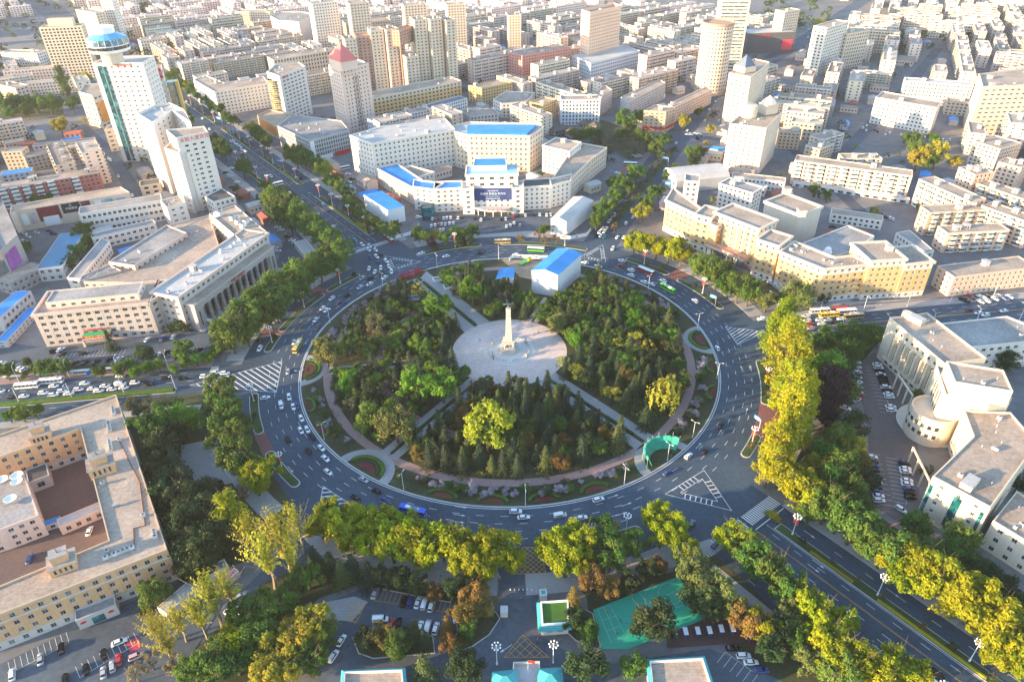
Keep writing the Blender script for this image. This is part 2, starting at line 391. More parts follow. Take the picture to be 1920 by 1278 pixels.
for off, a0, a1, st in ((-7.8, 152, 420, 9), (-4.2, 152, 420, 9), (4.0, 165, 420, 10), (7.2, 165, 420, 10)):
    a = a0
    while a < a1: x, y = fr(6.9, a, off); dash(RD_E, x, y, R(6.9), .014); a += st
m = MB(); m.face([(*fr(6.9, 165, -.9), .014), (*fr(6.9, 165, -.5), .014), (*fr(6.9, 420, -.5), .014), (*fr(6.9, 420, -.9), .014)], YEL); m.build('centre_line', RD_E)
# lane arrows
AR = MB(); AR.face([(-2.6, -.1, 0), (.9, -.1, 0), (.9, .1, 0), (-2.6, .1, 0)], WHITE); AR.face([(.9, -.45, 0), (2.4, 0, 0), (.9, .45, 0)], WHITE); ARM = AR.mesh('lane_arrow')
for x, y in ((640, 820), (612, 855), (865, 950), (862, 965), (860, 978), (1150, 930), (1175, 945), (1165, 963), (1350, 810), (1310, 835), (1390, 690), (1408, 690), (545, 880), (588, 605), (575, 640), (1400, 770)):
    p = G(x, y); dash(RING, p.x, p.y, math.atan2(p.y, p.x) + pi / 2, .036, ARM, 'lane_arrow')
for a, o in ((175, -5), (175, -8), (175, 1.8), (215, 1.8), (215, 5), (165, -17.5), (198, -17.5), (190, 8)):
    x, y = fr(306.9, a, o); dash(AV_SE, x, y, R(306.9 + (180 if o > -3.3 else 0)), .032, ARM, 'lane_arrow')
# zebra crossings
def zebra(road, th, a0, a1, o0, o1, z, gap=1.05):
    n = int((o1 - o0) / gap); b = MB(); L = (a1 - a0) / 2; b.face([(-L, -.27, 0), (L, -.27, 0), (L, .27, 0), (-L, .27, 0)], WHITE); me = b.mesh('zebra_bar')
    for i in range(n + 1):
        x, y = fr(th, (a0 + a1) / 2, o0 + (o1 - o0) * i / n); dash(road, x, y, R(th), z, me, 'zebra_bar')
zebra(AV_SE, 306.9, 143.5, 149, -21.5, -4.5, .036); zebra(AV_SE, 306.9, 143.5, 149, -2, 21.5, .036)
zebra(AV_NW, 126.9, 153, 157.5, -21, 1.5, .036); zebra(AV_NW, 126.9, 153, 157.5, 4.5, 21, .036)
zebra(RD_W, 186.9, 148, 152, -19, 10.5, .034); zebra(RD_E, 6.9, 144, 148, -11, 9.5, .034)
m = MB(); ribbon(m, [fr(306.9, 151, -21), fr(306.9, 151, -3.4)], .35, .037, WHITE); m.build('stop_line', AV_SE)
m = MB(); ribbon(m, [fr(126.9, 159.5, -20), fr(126.9, 159.5, 2.8)], .35, .037, WHITE); m.build('stop_line', AV_NW)
# hatched gores at the road mouths
def gore(road, tri, fill, z=0.042, step=1.9, inner=3.0, sw=.42):
    P = [Vector(G2(*q)) for q in tri]
    if poly_clockwise(P): P = P[::-1]
    for i in range(3):
        m = MB(); ribbon(m, [P[i], P[(i + 1) % 3]], .22, z + .002 * i, WHITE); m.build('gore_outline', road)
    I = inset(P, inner) if fill is None else None
    if I:
        for i in range(3): m = MB(); ribbon(m, [I[i], I[(i + 1) % 3]], .2, z + .002 * i, WHITE); m.build('gore_outline', road)
    d = Vector((cos(R(fill if fill is not None else 0)), sin(R(fill if fill is not None else 0))))
    edges = [(0, 1), (1, 2), (2, 0)]
    if fill is None:
        for i, j in edges:                # short bars across each arm
            a, b, c, e = P[i], P[j], Vector(I[i]), Vector(I[j]); n = int((e - c).length / step); u = (b - a).normalized(); q = Vector((-u.y, u.x)) * (inner - .2)
            for k in range(1, n):
                s = c + (e - c) * (k / n); m = MB(); ribbon(m, [s - q, s], sw, z + .008, WHITE); m.build('gore_bar', road)
    else:
        nrm = Vector((-d.y, d.x)); lo = min(p.dot(nrm) for p in P); hi = max(p.dot(nrm) for p in P); k = lo + step * .6
        while k < hi:
            xs = []
            for i, j in edges:
                a, b = P[i].dot(nrm) - k, P[j].dot(nrm) - k
                if a * b < 0: xs.append(P[i] + (P[j] - P[i]) * (a / (a - b)))
            if len(xs) == 2 and (xs[0] - xs[1]).length > 1:
                m = MB(); ribbon(m, xs, sw, z + .008, WHITE); m.build('gore_bar', road)
            k += step
gore(RING, ((1247, 926), (1320, 881), (1372, 957)), None); gore(RING, ((722, 480), (790, 490), (735, 508)), None, inner=2.4)
gore(RING, ((1360, 612), (1434, 622), (1383, 646)), 40); gore(RING, ((1088, 482), (1130, 459), (1136, 492)), None, inner=2.4)
gore(RING, ((356, 722), (529, 677), (518, 735)), 140, step=2.6, sw=.6); gore(RING, ((606, 911), (682, 962), (596, 962)), 186, step=2.3, sw=.6)
# red grids where people cross the service lane, yellow boxes at the gates
def grid_marks(name, road, poly, mat, step, ang, z, wd=.22):
    P = [Vector(p) for p in ccw(poly)]; mb = MB(); n = len(P)
    for A in (ang, ang + 90):
        d = Vector((cos(R(A)), sin(R(A)))); q = Vector((-d.y, d.x)); k = min(p.dot(q) for p in P) + step / 2
        while k < max(p.dot(q) for p in P):
            xs = []
            for i in range(n):
                a, b = P[i].dot(q) - k, P[(i + 1) % n].dot(q) - k
                if a * b < 0: xs.append(P[i] + (P[(i + 1) % n] - P[i]) * (a / (a - b)))
            xs.sort(key=lambda p: p.dot(d))
            for a, b in zip(xs[::2], xs[1::2]): ribbon(mb, [a, b], wd, z + (.003 if A != ang else 0), mat)
            k += step
    for i in range(n): ribbon(mb, [P[i], P[(i + 1) % n]], wd, z + .006, mat)
    o = mb.build(name, road); o['kind'] = 'stuff'; return o
for t0, t1 in ((147.6, 150.2), (168.6, 170.8), (207.6, 214.4), (36, 40.0), (328.9, 340)):
    pts = [pol(125.3, t0 + (t1 - t0) * i / 4) for i in range(5)] + [pol(137.4, t1 - (t1 - t0) * i / 4) for i in range(5)]
    mb = MB(); mb.face([(*p, .032) for p in ccw(pts)], M('red_surface', (0.13, 0.075, 0.075), .8, .2, .4)); o = mb.build('red_surface', RING)
    grid_marks('crossing_grid', RING, pts, REDL, 1.7, t0 + 45, .037)
GATE_BOX = [G2(981, 1026), G2(1011, 1026), G2(1024, 1074), G2(958, 1076)]
grid_marks('box_marking', RING, GATE_BOX, YEL, 1.45, 45, .15, .18)

# --- the round park
mb = MB(); mb.lathe([(105.9, 0), (105.9, .32), (105.3, .32), (105.3, .15)], KERB, 140, cap=False); KB = struct('kerb', mb)
mb = MB(); mb.lathe([(0.0, .16), (30, .16), (60, .16), (105.35, .16)], PARKG, 120, cap=False); PARK = struct('park_ground', mb)
PC = (0.0, 2.6)                          # the plaza is set a little off the middle
def pathstrip(name, th, a0, a1, o0, o1, mat, z=.20):
    mb = MB(); mb.prism(ccw([fr(th, a0, o0), fr(th, a1, o0), fr(th, a1, o1), fr(th, a0, o1)]), .1, z, KERB, mat); return struct(name, mb)
PATHS = [(124.2, 8.4), (188.0, 3.0), (235.0, 4.6), (310.5, 6.2), (67.0, 3.2)]
for k, (th, hw) in enumerate(PATHS):
    gap = 1.1 if hw > 5 else .8
    for s in (-1, 1):
        pathstrip('park_path', th, 27, 105.3 if k == 0 else 60 if k == 4 else 92, *sorted((s * gap, s * hw)), PAVE, .200 + .002 * k)
mb = MB(); mb.lathe([(30.0, .1), (30.0, .23), (29.4, .23), (0, .23)], PLAZ, 96, (PC[0], PC[1], 0), cap=False); struct('plaza', mb)
mb = MB(); mb.lathe([(13.4, .2), (13.4, .30), (11.3, .31), (11.3, .45), (11.0, .45), (0, .45)], PLAZ2, 72, (PC[0], PC[1], 0), cap=False); struct('plaza_platform', mb)
mb = MB(); annulus(mb, 90.4, 94.6, 0, 360, .193, PINK); struct('park_path', mb)
mb = MB(); annulus(mb, 64.6, 69.2, 128, 192, .195, PINK); annulus(mb, 64.6, 69.2, 196, 262, .195, PINK); annulus(mb, 64.6, 69.2, -30, 60, .195, PINK); struct('park_path', mb)
# grey bow paths that swing round the large beds
BOWS = [(-126.5, 9.6, 99.0), (-173.5, 9.0, 100.0), (5.5, 9.0, 100.0), (-50.5, 10.0, 99.0)]
for th, rr, rc in BOWS:
    c = pol(rc + 6.5, th); mb = MB(); n = 22; vs = []
    for i in range(n + 1):
        t = th + 180 - 86 + 172 * i / n
        for q in (rr, rr + 4.4):
            x, y = c[0] + q * cos(R(t)), c[1] + q * sin(R(t)); h = math.hypot(x, y)
            if h > 105.2: x, y = x / h * 105.2, y / h * 105.2
            vs.append((x, y, .206))
    mb.add(vs, [(2 * i, 2 * i + 1, 2 * i + 3, 2 * i + 2) for i in range(n)], PAVE); struct('park_path', mb)
# planted and paved grounds of the compounds round the square
ZK = [0]
def ground_px(name, pts, z, mat):
    ZK[0] += 1; return sheet(name, [G2(*p) for p in pts], z + .004 * (ZK[0] % 14), mat)
for pts in (((228, 752), (395, 735), (455, 770), (505, 880), (560, 960), (500, 1040), (430, 1062), (350, 1105), (300, 1060), (262, 870)),
            ((600, 1045), (770, 1085), (905, 1105), (900, 1145), (770, 1110), (690, 1090), (600, 1120), (545, 1165), (470, 1278), (345, 1278), (330, 1250), (500, 1090)),
            ((1080, 1095), (1250, 1075), (1340, 1040), (1420, 1110), (1560, 1278), (1440, 1278), (1320, 1150), (1110, 1210), (1100, 1120)),
            ((1510, 640), (1650, 635), (1610, 690), (1612, 745), (1560, 790), (1545, 800), (1520, 720)),
            ((1460, 870), (1540, 800), (1615, 800), (1640, 960), (1720, 1020), (1880, 1160), (1920, 1180), (1920, 1240), (1700, 1060), (1500, 930)),
            ((1305, 500), (1425, 572), (1520, 560), (1480, 530), (1400, 512), (1330, 480)), ((1165, 452), (1290, 495), (1300, 470), (1190, 430)),
            ((300, 690), (405, 672), (520, 570), (600, 520), (640, 480), (600, 470), (520, 540), (400, 655)), ((0, 690), (300, 680), (300, 694), (0, 716)),
            ((640, 385), (700, 420), (755, 445), (740, 405), (665, 368)), ((775, 452), (900, 440), (895, 425), (790, 428)), ((500, 345), (620, 450), (640, 440), (540, 350)),
            ((0, 195), (115, 180), (120, 215), (0, 225)), ((1030, 255), (1130, 225), (1250, 270), (1180, 300), (1120, 265))):
    ground_px('planted_ground', pts, .05, PARKG)
for pts, mat in ((((610, 1130), (700, 1095), (850, 1130), (935, 1110), (940, 1070), (1000, 1070), (1010, 1110), (1005, 1185), (1110, 1250), (1330, 1215), (1470, 1278), (600, 1278), (585, 1240)), ASPH2),
                 (((340, 835), (400, 822), (430, 850), (440, 905), (372, 915), (335, 880)), PAVE), (((600, 1130), (665, 1118), (690, 1128), (660, 1165), (610, 1160)), PAVE),
                 (((1598, 690), (1640, 660), (1690, 720), (1720, 830), (1725, 960), (1690, 985), (1640, 945), (1625, 790)), M('lot_warm', (0.115, 0.10, 0.098), .85, .2, .2)),
                 (((1250, 1165), (1370, 1145), (1470, 1225), (1440, 1240), (1395, 1205), (1250, 1215)), M('paving_brown', (0.105, 0.055, 0.05), .85, .15, .5, brick=(.8, .4, .03, .8, (.06, .04, .04)))),
                 (((0, 1245), (335, 1085), (430, 1110), (330, 1278), (0, 1278)), ASPH2), (((560, 1000), (640, 1010), (930, 1062), (940, 1085), (760, 1068), (600, 1040)), PAVE),
                 (((1030, 1075), (1240, 1040), (1330, 1010), (1345, 1030), (1250, 1068), (1060, 1100)), PAVE),
                 (((0, 640), (85, 652), (300, 634), (365, 606), (515, 505), (545, 420), (600, 485), (500, 580), (395, 655), (0, 690)), ASPH2),
                 (((785, 400), (1030, 395), (1030, 430), (900, 440), (790, 430)), ASPH2), (((1290, 478), (1400, 500), (1480, 560), (1530, 575), (1760, 560), (1600, 565), (1520, 545), (1480, 520), (1330, 470)), PAVE)):
    ground_px('yard_paving', pts, .12, mat)
# the green sports court by the gate
COURT = [G2(1112, 1143), G2(1272, 1080), G2(1322, 1160), G2(1178, 1217), G2(1128, 1217)]
mb = MB(); mb.face([(*p, .20) for p in ccw(COURT)], M('court_green', (0.015, 0.31, 0.20), .6, .08, .4)); CRT = struct('sports_court', mb)
cw = M('court_line', (0.35, 0.50, 0.48), .6, .1)
def court_line(pts, wd=.09, close=True, px_=True):
    m = MB(); q = [G2(*p) if px_ else p for p in pts]; ribbon(m, q + ([q[0]] if close else []), wd, .207, cw); m.build('court_line', CRT)
court_line(((1120, 1142), (1144, 1135), (1176, 1196), (1147, 1206))); court_line(((1128, 1163), (1157, 1154)), close=False); court_line(((1137, 1182), (1166, 1173)), close=False); court_line(((1132, 1139), (1162, 1201)), close=False)
court_line(((1198, 1110), (1270, 1085), (1312, 1150), (1240, 1168)))
c0 = Vector(G2(1262, 1115)); court_line([(c0.x + 5 * cos(t * .3), c0.y + 5 * sin(t * .3)) for t in range(21)], close=False, px_=False)
court_line(((1245, 1118), (1262, 1110), (1272, 1130), (1252, 1137)))
# ------------------------------------------------------------------ how a building is put together
GL = glassM('window_glass', (0.035, 0.045, 0.055)); GLB = glassM('window_glass_blue', (0.05, 0.10, 0.13), .08); GLT = glassM('curtain_glass_teal', (0.01, 0.085, 0.10), .06, .4)
GLG = glassM('curtain_glass_gold', (0.16, 0.14, 0.06), .08, .5)
FRM = M('window_frame', (0.52, 0.52, 0.51), .6, .1, 1)
RF = M('roof_felt', (0.37, 0.295, 0.235), .9, .34, .3, brick=(8, 1.0, .05, .93, (.27, .225, .19)))
RFG = M('roof_grey', (0.27, 0.255, 0.245), .9, .36, .3); RFL = M('roof_light', (0.42, 0.41, 0.40), .85, .18, .3)
RFD = M('roof_dark', (0.085, 0.085, 0.09), .85, .25, .3); BLUE = M('roof_blue', (0.03, 0.24, 0.58), .5, .2, .5, brick=(40, .9, .04, .95, (.015, .17, .45)))
TEAL = M('roof_teal', (0.05, 0.33, 0.36), .5, .12, .5, brick=(40, .5, .04, .9, (.03, .2, .22)))
W = {}
def wall(k, col, var=.07, obj=0.0, hue=0.0, brick=None, sc=.25): W[k] = M('wall_' + k, col, .85, var, sc, obj=obj, hue=hue, brick=brick); return W[k]
wall('cream', (0.62, 0.505, 0.39)); wall('white', (0.66, 0.6, 0.535)); wall('grey', (0.44, 0.42, 0.41)); wall('pinkish', (0.62, 0.48, 0.41)); wall('ochre', (0.6, 0.39, 0.18))
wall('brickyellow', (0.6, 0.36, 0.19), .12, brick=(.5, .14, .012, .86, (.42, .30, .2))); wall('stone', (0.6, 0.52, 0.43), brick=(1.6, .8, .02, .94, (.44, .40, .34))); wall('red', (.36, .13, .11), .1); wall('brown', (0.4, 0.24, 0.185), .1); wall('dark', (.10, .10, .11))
wall('peach', (0.7, 0.48, 0.35)); wall('paleblue', (0.56, 0.59, 0.62)); wall('granite', (0.54, 0.44, 0.38), .1, brick=(1.4, .7, .02, .92, (.33, .29, .27))); wall('limestone', (0.61, 0.52, 0.4), .06, brick=(1.5, .75, .02, .95, (.46, .41, .33)))
wall('apt', (0.65, 0.52, 0.415), .12, .22, .03); wall('apt2', (0.56, 0.445, 0.36), .12, .25, .03); wall('apt3', (0.65, 0.53, 0.425), .1, .18, .03); wall('old', (.26, .25, .25), .2); wall('tan', (0.52, 0.385, 0.27), .1)
wall('towerwhite', (0.63, 0.58, 0.53), .05); wall('rose', (0.54, 0.24, 0.2), .08)
STD = dict(wall='cream', base=None, top=None, nbase=1, bay=3.4, ww=.48, wh=.48, sill=.28, dep=.2, glass=GL, mg=1.0, par=.9, roof=RF, cornice=0, huts=0, ac=0, indiv=None, blind=False, split=1, arch=False, cope=None, sides=True)
def facade(wb, gb, wins, A, B, z0, z1, nf, st, org):
    A = Vector(A); B = Vector(B); L = (B - A).length; u = (B - A) / L; n = Vector((u.y, -u.x))
    def P(x, z, d=0.0): q = A + u * x - n * d; return (q.x - org[0], q.y - org[1], z)
    mats = [W[(st['base'] or st['wall']) if i < st['nbase'] and st['base'] else ((st['top'] or st['wall']) if i == nf - 1 else st['wall'])] for i in range(nf)]
    mid = (A + B) / 2; tocam = Vector((CAMP.x - mid.x, CAMP.y - mid.y)).normalized()
    nb = int((L - 2 * st['mg']) / st['bay']) if st['bay'] else 0
    if st['blind'] or nb < 1 or n.dot(tocam) < -.15:
        for i in range(nf):
            a = z0 + (z1 - z0) * i / nf; b = z0 + (z1 - z0) * (i + 1) / nf
            wb.face([P(0, a), P(L, a), P(L, b), P(0, b)], mats[i])
        return
    fh = (z1 - z0) / nf; cell = (L - 2 * st['mg']) / nb; ww = cell * st['ww']; wh = fh * st['wh']; d = st['dep']
    xs = [st['mg'] + cell * (k + .5) - ww / 2 for k in range(nb)]
    for i in range(nf):
        zb = z0 + fh * i; s = zb + fh * st['sill']; t = s + wh; m = mats[i]
        wb.face([P(0, zb), P(L, zb), P(L, s), P(0, s)], m); wb.face([P(0, t), P(L, t), P(L, zb + fh), P(0, zb + fh)], m)
        x = 0
        for k in range(nb):
            wb.face([P(x, s), P(xs[k], s), P(xs[k], t), P(x, t)], m); x0, x1 = xs[k], xs[k] + ww; x = x1
            wb.face([P(x0, s), P(x1, s), P(x1, s, d), P(x0, s, d)], m); wb.face([P(x0, t, d), P(x1, t, d), P(x1, t), P(x0, t)], m)
            wb.face([P(x0, s), P(x0, s, d), P(x0, t, d), P(x0, t)], m); wb.face([P(x1, s, d), P(x1, s), P(x1, t), P(x1, t, d)], m)
            if wins is not None: wins.append((P((x0 + x1) / 2, (s + t) / 2, d), math.atan2(u.y, u.x), ww, wh))
            else: gb.face([P(x0, s, d), P(x1, s, d), P(x1, t, d), P(x0, t, d)], st['glass'])
        wb.face([P(x, s), P(L, s), P(L, t), P(x, t)], m)
WCACHE = {}
def window_mesh(w, h, glass, split):
    key = (round(w, 1), round(h, 1), glass.name, split)
    if key in WCACHE: return WCACHE[key]
    w, h = key[0], key[1]; b = MB(); f = .07
    b.face([(-w / 2, 0, -h / 2), (w / 2, 0, -h / 2), (w / 2, 0, h / 2), (-w / 2, 0, h / 2)], glass)
    def bar(x0, x1, z0, z1): b.box(((x0 + x1) / 2, -.04, (z0 + z1) / 2), (x1 - x0, .07, z1 - z0), FRM)
    bar(-w / 2, -w / 2 + f, -h / 2, h / 2); bar(w / 2 - f, w / 2, -h / 2, h / 2); bar(-w / 2 + f, w / 2 - f, h / 2 - f, h / 2); bar(-w / 2 + f, w / 2 - f, -h / 2, -h / 2 + f)
    for k in range(1, split + 1): x = -w / 2 + w * k / (split + 1); bar(x - .03, x + .03, -h / 2 + f, h / 2 - f)
    b.box((0, -.13, -h / 2 - .04), (w + .16, .28, .08), FRM)
    WCACHE[key] = b.mesh('window'); return WCACHE[key]
def _m(fn):
    b = MB(); fn(b); return b.mesh('part')
HUTW = M('hut_wall', (.50, .46, .42), .85, .1, .4, obj=.15); ACM = M('plant_metal', (.50, .50, .49), .5, .15, 1, obj=.2)
HUT = _m(lambda b: (b.box((0, 0, 1.4), (3.6, 3.0, 2.8), HUTW), b.box((0, 0, 2.9), (4.0, 3.4, .2), HUTW, top=RFL), b.box((.6, -1.52, 1.05), (.9, .06, 2.0), RFD), b.box((-1, -1.52, 1.6), (.8, .06, .7), GL)))
ACU = _m(lambda b: (b.box((0, 0, .75), (1.6, 1.1, 1.3), ACM), b.tube((0, 0, 1.4), (0, 0, 1.5), .45, .45, RFD, 10), b.box((-.55, 0, .05), (.2, 1, .1), RFD), b.box((.55, 0, .05), (.2, 1, .1), RFD)))
PIP = _m(lambda b: (b.tube((0, 0, 0), (0, 0, .8), .12, .12, ACM, 6), b.lathe([(.24, .8), (.2, 1.0), (.02, 1.08)], ACM, 8)))
TNK = _m(lambda b: (b.tube((-1.2, 0, .9), (1.2, 0, .9), .6, .6, ACM, 10), b.box((-.8, 0, .15), (.2, .8, .3), RFD), b.box((.8, 0, .15), (.2, .8, .3), RFD)))
OCC = []                                  # footprints already built on
class Bld:
    def __init__(s, name, label, cat='building', org=(0, 0), group=None):
        s.o = (org[0], org[1]); s.root = thing(name, label, cat, (org[0], org[1], 0), 0, group); s.rnd = random.Random(hash(label) % 99991 if False else sum(map(ord, label)))
    def mb(s, mb, name, parent=None, smooth=False):
        mb.v = [(x - s.o[0], y - s.o[1], z) for x, y, z in mb.v]; return mb.build(name, parent or s.root, smooth)
    def block(s, poly, z0, z1, nf, name='wall', occ=True, **kw):
        st = dict(STD); st.update(kw); poly = ccw(poly); n = len(poly)
        if occ and z0 < 1: OCC.append(poly)
        ind = st['indiv']
        if ind is None: c = poly[0]; ind = depth(c) < 480
        wb = MB(); gb = MB(); wins = [] if ind else None; par = st['par']; zt = z1 - par
        for i in range(n):
            stt = st
            if st['sides'] is not True and i not in st['sides']: stt = dict(st); stt['blind'] = True
            facade(wb, gb, wins, poly[i], poly[(i + 1) % n], z0, zt, nf, stt, s.o)
        wo = wb.build(name, s.root)
        if gb.f: o = gb.build('window_glass', wo); o['kind'] = 'stuff'
        if wins:
            wins.sort(key=lambda q: -q[2] * q[3])
            for p, a, ww, wh in wins[:300]: link('window', window_mesh(ww, wh, st['glass'], st['split']), wo, p, a)
            if len(wins) > 300:
                g2 = MB()
                for p, a, ww, wh in wins[300:]:
                    u = Vector((cos(a), sin(a), 0)) * (ww / 2); z = Vector((0, 0, wh / 2)); q = Vector(p); g2.face([q - u - z, q + u - z, q + u + z, q - u + z], st['glass'])
                o = g2.build('window_glass', wo); o['kind'] = 'stuff'
        # roof deck, parapet and coping
        rb = MB(); rb.face([(p[0] - s.o[0], p[1] - s.o[1], zt + .02) for p in poly], st['roof']); ro = rb.build('roof', s.root)
        if par > 0:
            pm = W[st['cope'] or st['top'] or st['wall']]; pb = MB(); out = [(p[0] - s.o[0], p[1] - s.o[1]) for p in inset(poly, -st['cornice'])]; inn = [(p[0] - s.o[0], p[1] - s.o[1]) for p in inset(poly, .4)]
            zz = zt - .5 if st['cornice'] else zt
            for i in range(n):
                j = (i + 1) % n; a, b, c, d = out[i], out[j], inn[j], inn[i]
                pb.face([(*a, zz), (*b, zz), (*b, z1), (*a, z1)], pm); pb.face([(*a, z1), (*b, z1), (*c, z1), (*d, z1)], pm); pb.face([(*c, z1), (*c, zt), (*d, zt), (*d, z1)], pm)
                if st['cornice']:
                    e, f = (poly[i][0] - s.o[0], poly[i][1] - s.o[1]), (poly[j][0] - s.o[0], poly[j][1] - s.o[1]); pb.face([(*f, zz), (*b, zz), (*a, zz), (*e, zz)], pm)
            pb.build('parapet', ro)
        s.clutter(ro, poly, zt, st['huts'], st['ac'])
        return wo, ro
    def clutter(s, ro, poly, z, huts, ac):
        xs = [p[0] for p in poly]; ys = [p[1] for p in poly]; inn = inset(poly, 2.6); e = Vector(poly[1]) - Vector(poly[0]); rz = math.atan2(e.y, e.x)
        def put(me, nm, k):
            for _ in range(k):
                for t in range(30):
                    p = (s.rnd.uniform(min(xs), max(xs)), s.rnd.uniform(min(ys), max(ys)))
                    if inside(p, inn): link(nm, me, ro, (p[0] - s.o[0], p[1] - s.o[1], z + .02), rz + s.rnd.choice((0, 0, pi / 2))); break
        put(HUT, 'stair_hut', huts); put(ACU, 'air_conditioner', ac); put(PIP, 'vent_pipe', ac * 2); put(TNK, 'water_tank', ac // 3)
    def rel(s, p): return (p[0] - s.o[0], p[1] - s.o[1], p[2] if len(p) > 2 else 0)
def rect(A, B, d, h):
    """rectangle whose front edge runs between two sighted roof corners at height h and whose depth is d metres"""
    a = Vector(G2(*A, h)); b = Vector(G2(*B, h)); u = (b - a).normalized(); n = Vector((-u.y, u.x)) * d
    return [tuple(a), tuple(b), tuple(b + n), tuple(a + n)]
def polyh(pts, h): return [G2(x, y, h) for x, y in pts]
def cen(p): return (sum(q[0] for q in p) / len(p), sum(q[1] for q in p) / len(p))
def simple(name, label, A, B, d, h, nf, cat='building', **kw):
    p = rect(A, B, d, h); b = Bld(name, label, cat, cen(p)); b.block(p, 0, h, nf, **kw); return b
FONTMAT = {}
def lettering(b, text, A, B, z, size, mat, parent=None, out=.25, name='lettering', extrude=.06):
    """raised letters on the wall that runs from A to B (world), centred, at height z"""
    A = Vector(A); B = Vector(B); u = (B - A).normalized(); n = Vector((u.y, -u.x)); c = (A + B) / 2 + n * out
    cu = bpy.data.curves.new(name, 'FONT'); cu.body = text; cu.size = size; cu.align_x = 'CENTER'; cu.align_y = 'CENTER'; cu.extrude = extrude
    cu.materials.append(mat); t = bpy.data.objects.new(name, cu); COL.objects.link(t)
    me = bpy.data.meshes.new_from_object(t.evaluated_get(bpy.context.evaluated_depsgraph_get())); COL.objects.unlink(t); bpy.data.objects.remove(t)
    o = link(name, me, parent or b.root, (c.x - b.o[0], c.y - b.o[1], z)); o.rotation_euler = (pi / 2, 0, math.atan2(u.y, u.x)); return o
def panel(b, A, B, z0, z1, mat, out=.15, name='billboard', parent=None, th=.12):
    """a flat board standing a little off the wall A-B"""
    A = Vector(A); B = Vector(B); u = (B - A).normalized(); n = Vector((u.y, -u.x)); m = MB()
    q = [A + n * out, B + n * out, B + n * (out - th), A + n * (out - th)]; m.prism([tuple(p) for p in ccw(q)], z0, z1, mat, bottom=True)
    m.v = [(x - b.o[0], y - b.o[1], z) for x, y, z in m.v]; return m.build(name, parent or b.root)
def along(A, B, t): return (A[0] + (B[0] - A[0]) * t, A[1] + (B[1] - A[1]) * t)
# ------------------------------------------------------------------ the buildings one can tell apart
RED = M('sign_red', (.55, .03, .03), .5, .05); SWHITE = M('sign_white', (.75, .75, .74), .5, .05); SBLUE = M('sign_blue', (.03, .09, .30), .5, .1); SORANGE = M('sign_orange', (.70, .26, .05), .5, .2, 1); GOLD = M('gold', (.55, .36, .10), .4, .1)
# --- the yellow brick block with the tree-side facade, lower left
b = Bld('brick_office', 'yellow brick office block with flat roof, turrets and arched top windows by the tree-lined lot', org=G2(200, 1000))
P = polyh(((-60, 834), (217, 739), (313, 1029), (-60, 1173), (-60, 1122), (203, 1012), (150, 802), (-60, 876)), 16)
wo, ro = b.block(P, 0, 16, 4, wall='brickyellow', base='grey', bay=3.9, ww=.40, wh=.50, par=.8, cope='tan', ac=4, indiv=True, roof=RF)
A, B = G2(-60, 1173, 16), G2(313, 1029, 16)
m = MB(); u = (Vector(B) - Vector(A)).normalized(); n = Vector((u.y, -u.x))
q = [Vector(A) + n * .02, Vector(B) + n * .02, Vector(B) + n * .45, Vector(A) + n * .45]; m.prism(ccw([tuple(t) for t in q]), 12.1, 12.5, W['stone'], bottom=True); b.mb(m, 'string_course')
# turrets on the roof
def turret(cx, cy, rz, s, h, parent):
    m = MB(); m.box((cx, cy, 15.2 + h / 2), (s, s * .8, h), W['brickyellow'], rz, top=RFG); m.box((cx, cy, 15.2 + h + .25), (s + .8, s * .8 + .8, .5), W['tan'], rz, top=RFG)
    m.box((cx, cy, 15.7 + h + 1.6), (s * .62, s * .5, 3.2), W['brickyellow'], rz, top=RFG); m.box((cx, cy, 15.7 + h + 3.3), (s * .68, s * .56, .3), W['tan'], rz, top=RFG)
    for k in range(4):
        x = -s * .3 + s * .2 * k; ca, sa = cos(rz), sin(rz); y = -s * .4 - .03
        m.box((cx + x * ca - y * sa, cy + x * sa + y * ca, 15.2 + h * .55), (.7, .1, h * .5), GL, rz)
    m.tube((cx, cy, 15.7 + h + 3.3), (cx, cy, 15.7 + h + 6.0), .25, .03, RFD, 6)
    return b.mb(m, 'turret', parent)
ang = math.atan2(u.y, u.x)
for x, y, s, h in ((190, 872, 9, 4.5), (74, 812, 7.5, 3.5), (116, 1052, 8, 3.5)): p = G(x, y, 18); turret(p.x, p.y, ang, s, h, ro)
# roof ducts and plant
for x, y, k in ((205, 800, 5), (207, 835, 5), (228, 1036, 7), (290, 1000, 3), (213, 770, 4)):
    p = G(x, y, 15.3)
    for i in range(k):
        d = pol(1.4 * (i - k / 2), 30 if y > 1000 else 120); link('air_conditioner', ACU, ro, b.rel((p.x + d[0], p.y + d[1], 15.22)), ang)
m = MB(); pts = [G(*q, 15.35) for q in ((222, 822), (262, 905), (272, 985), (250, 990), (252, 1030))]
for a, c in zip(pts, pts[1:]): m.tube(a, c, .22, .22, M('duct_rust', (.20, .09, .06), .7, .2, 1), 6)
b.mb(m, 'roof_duct', ro)
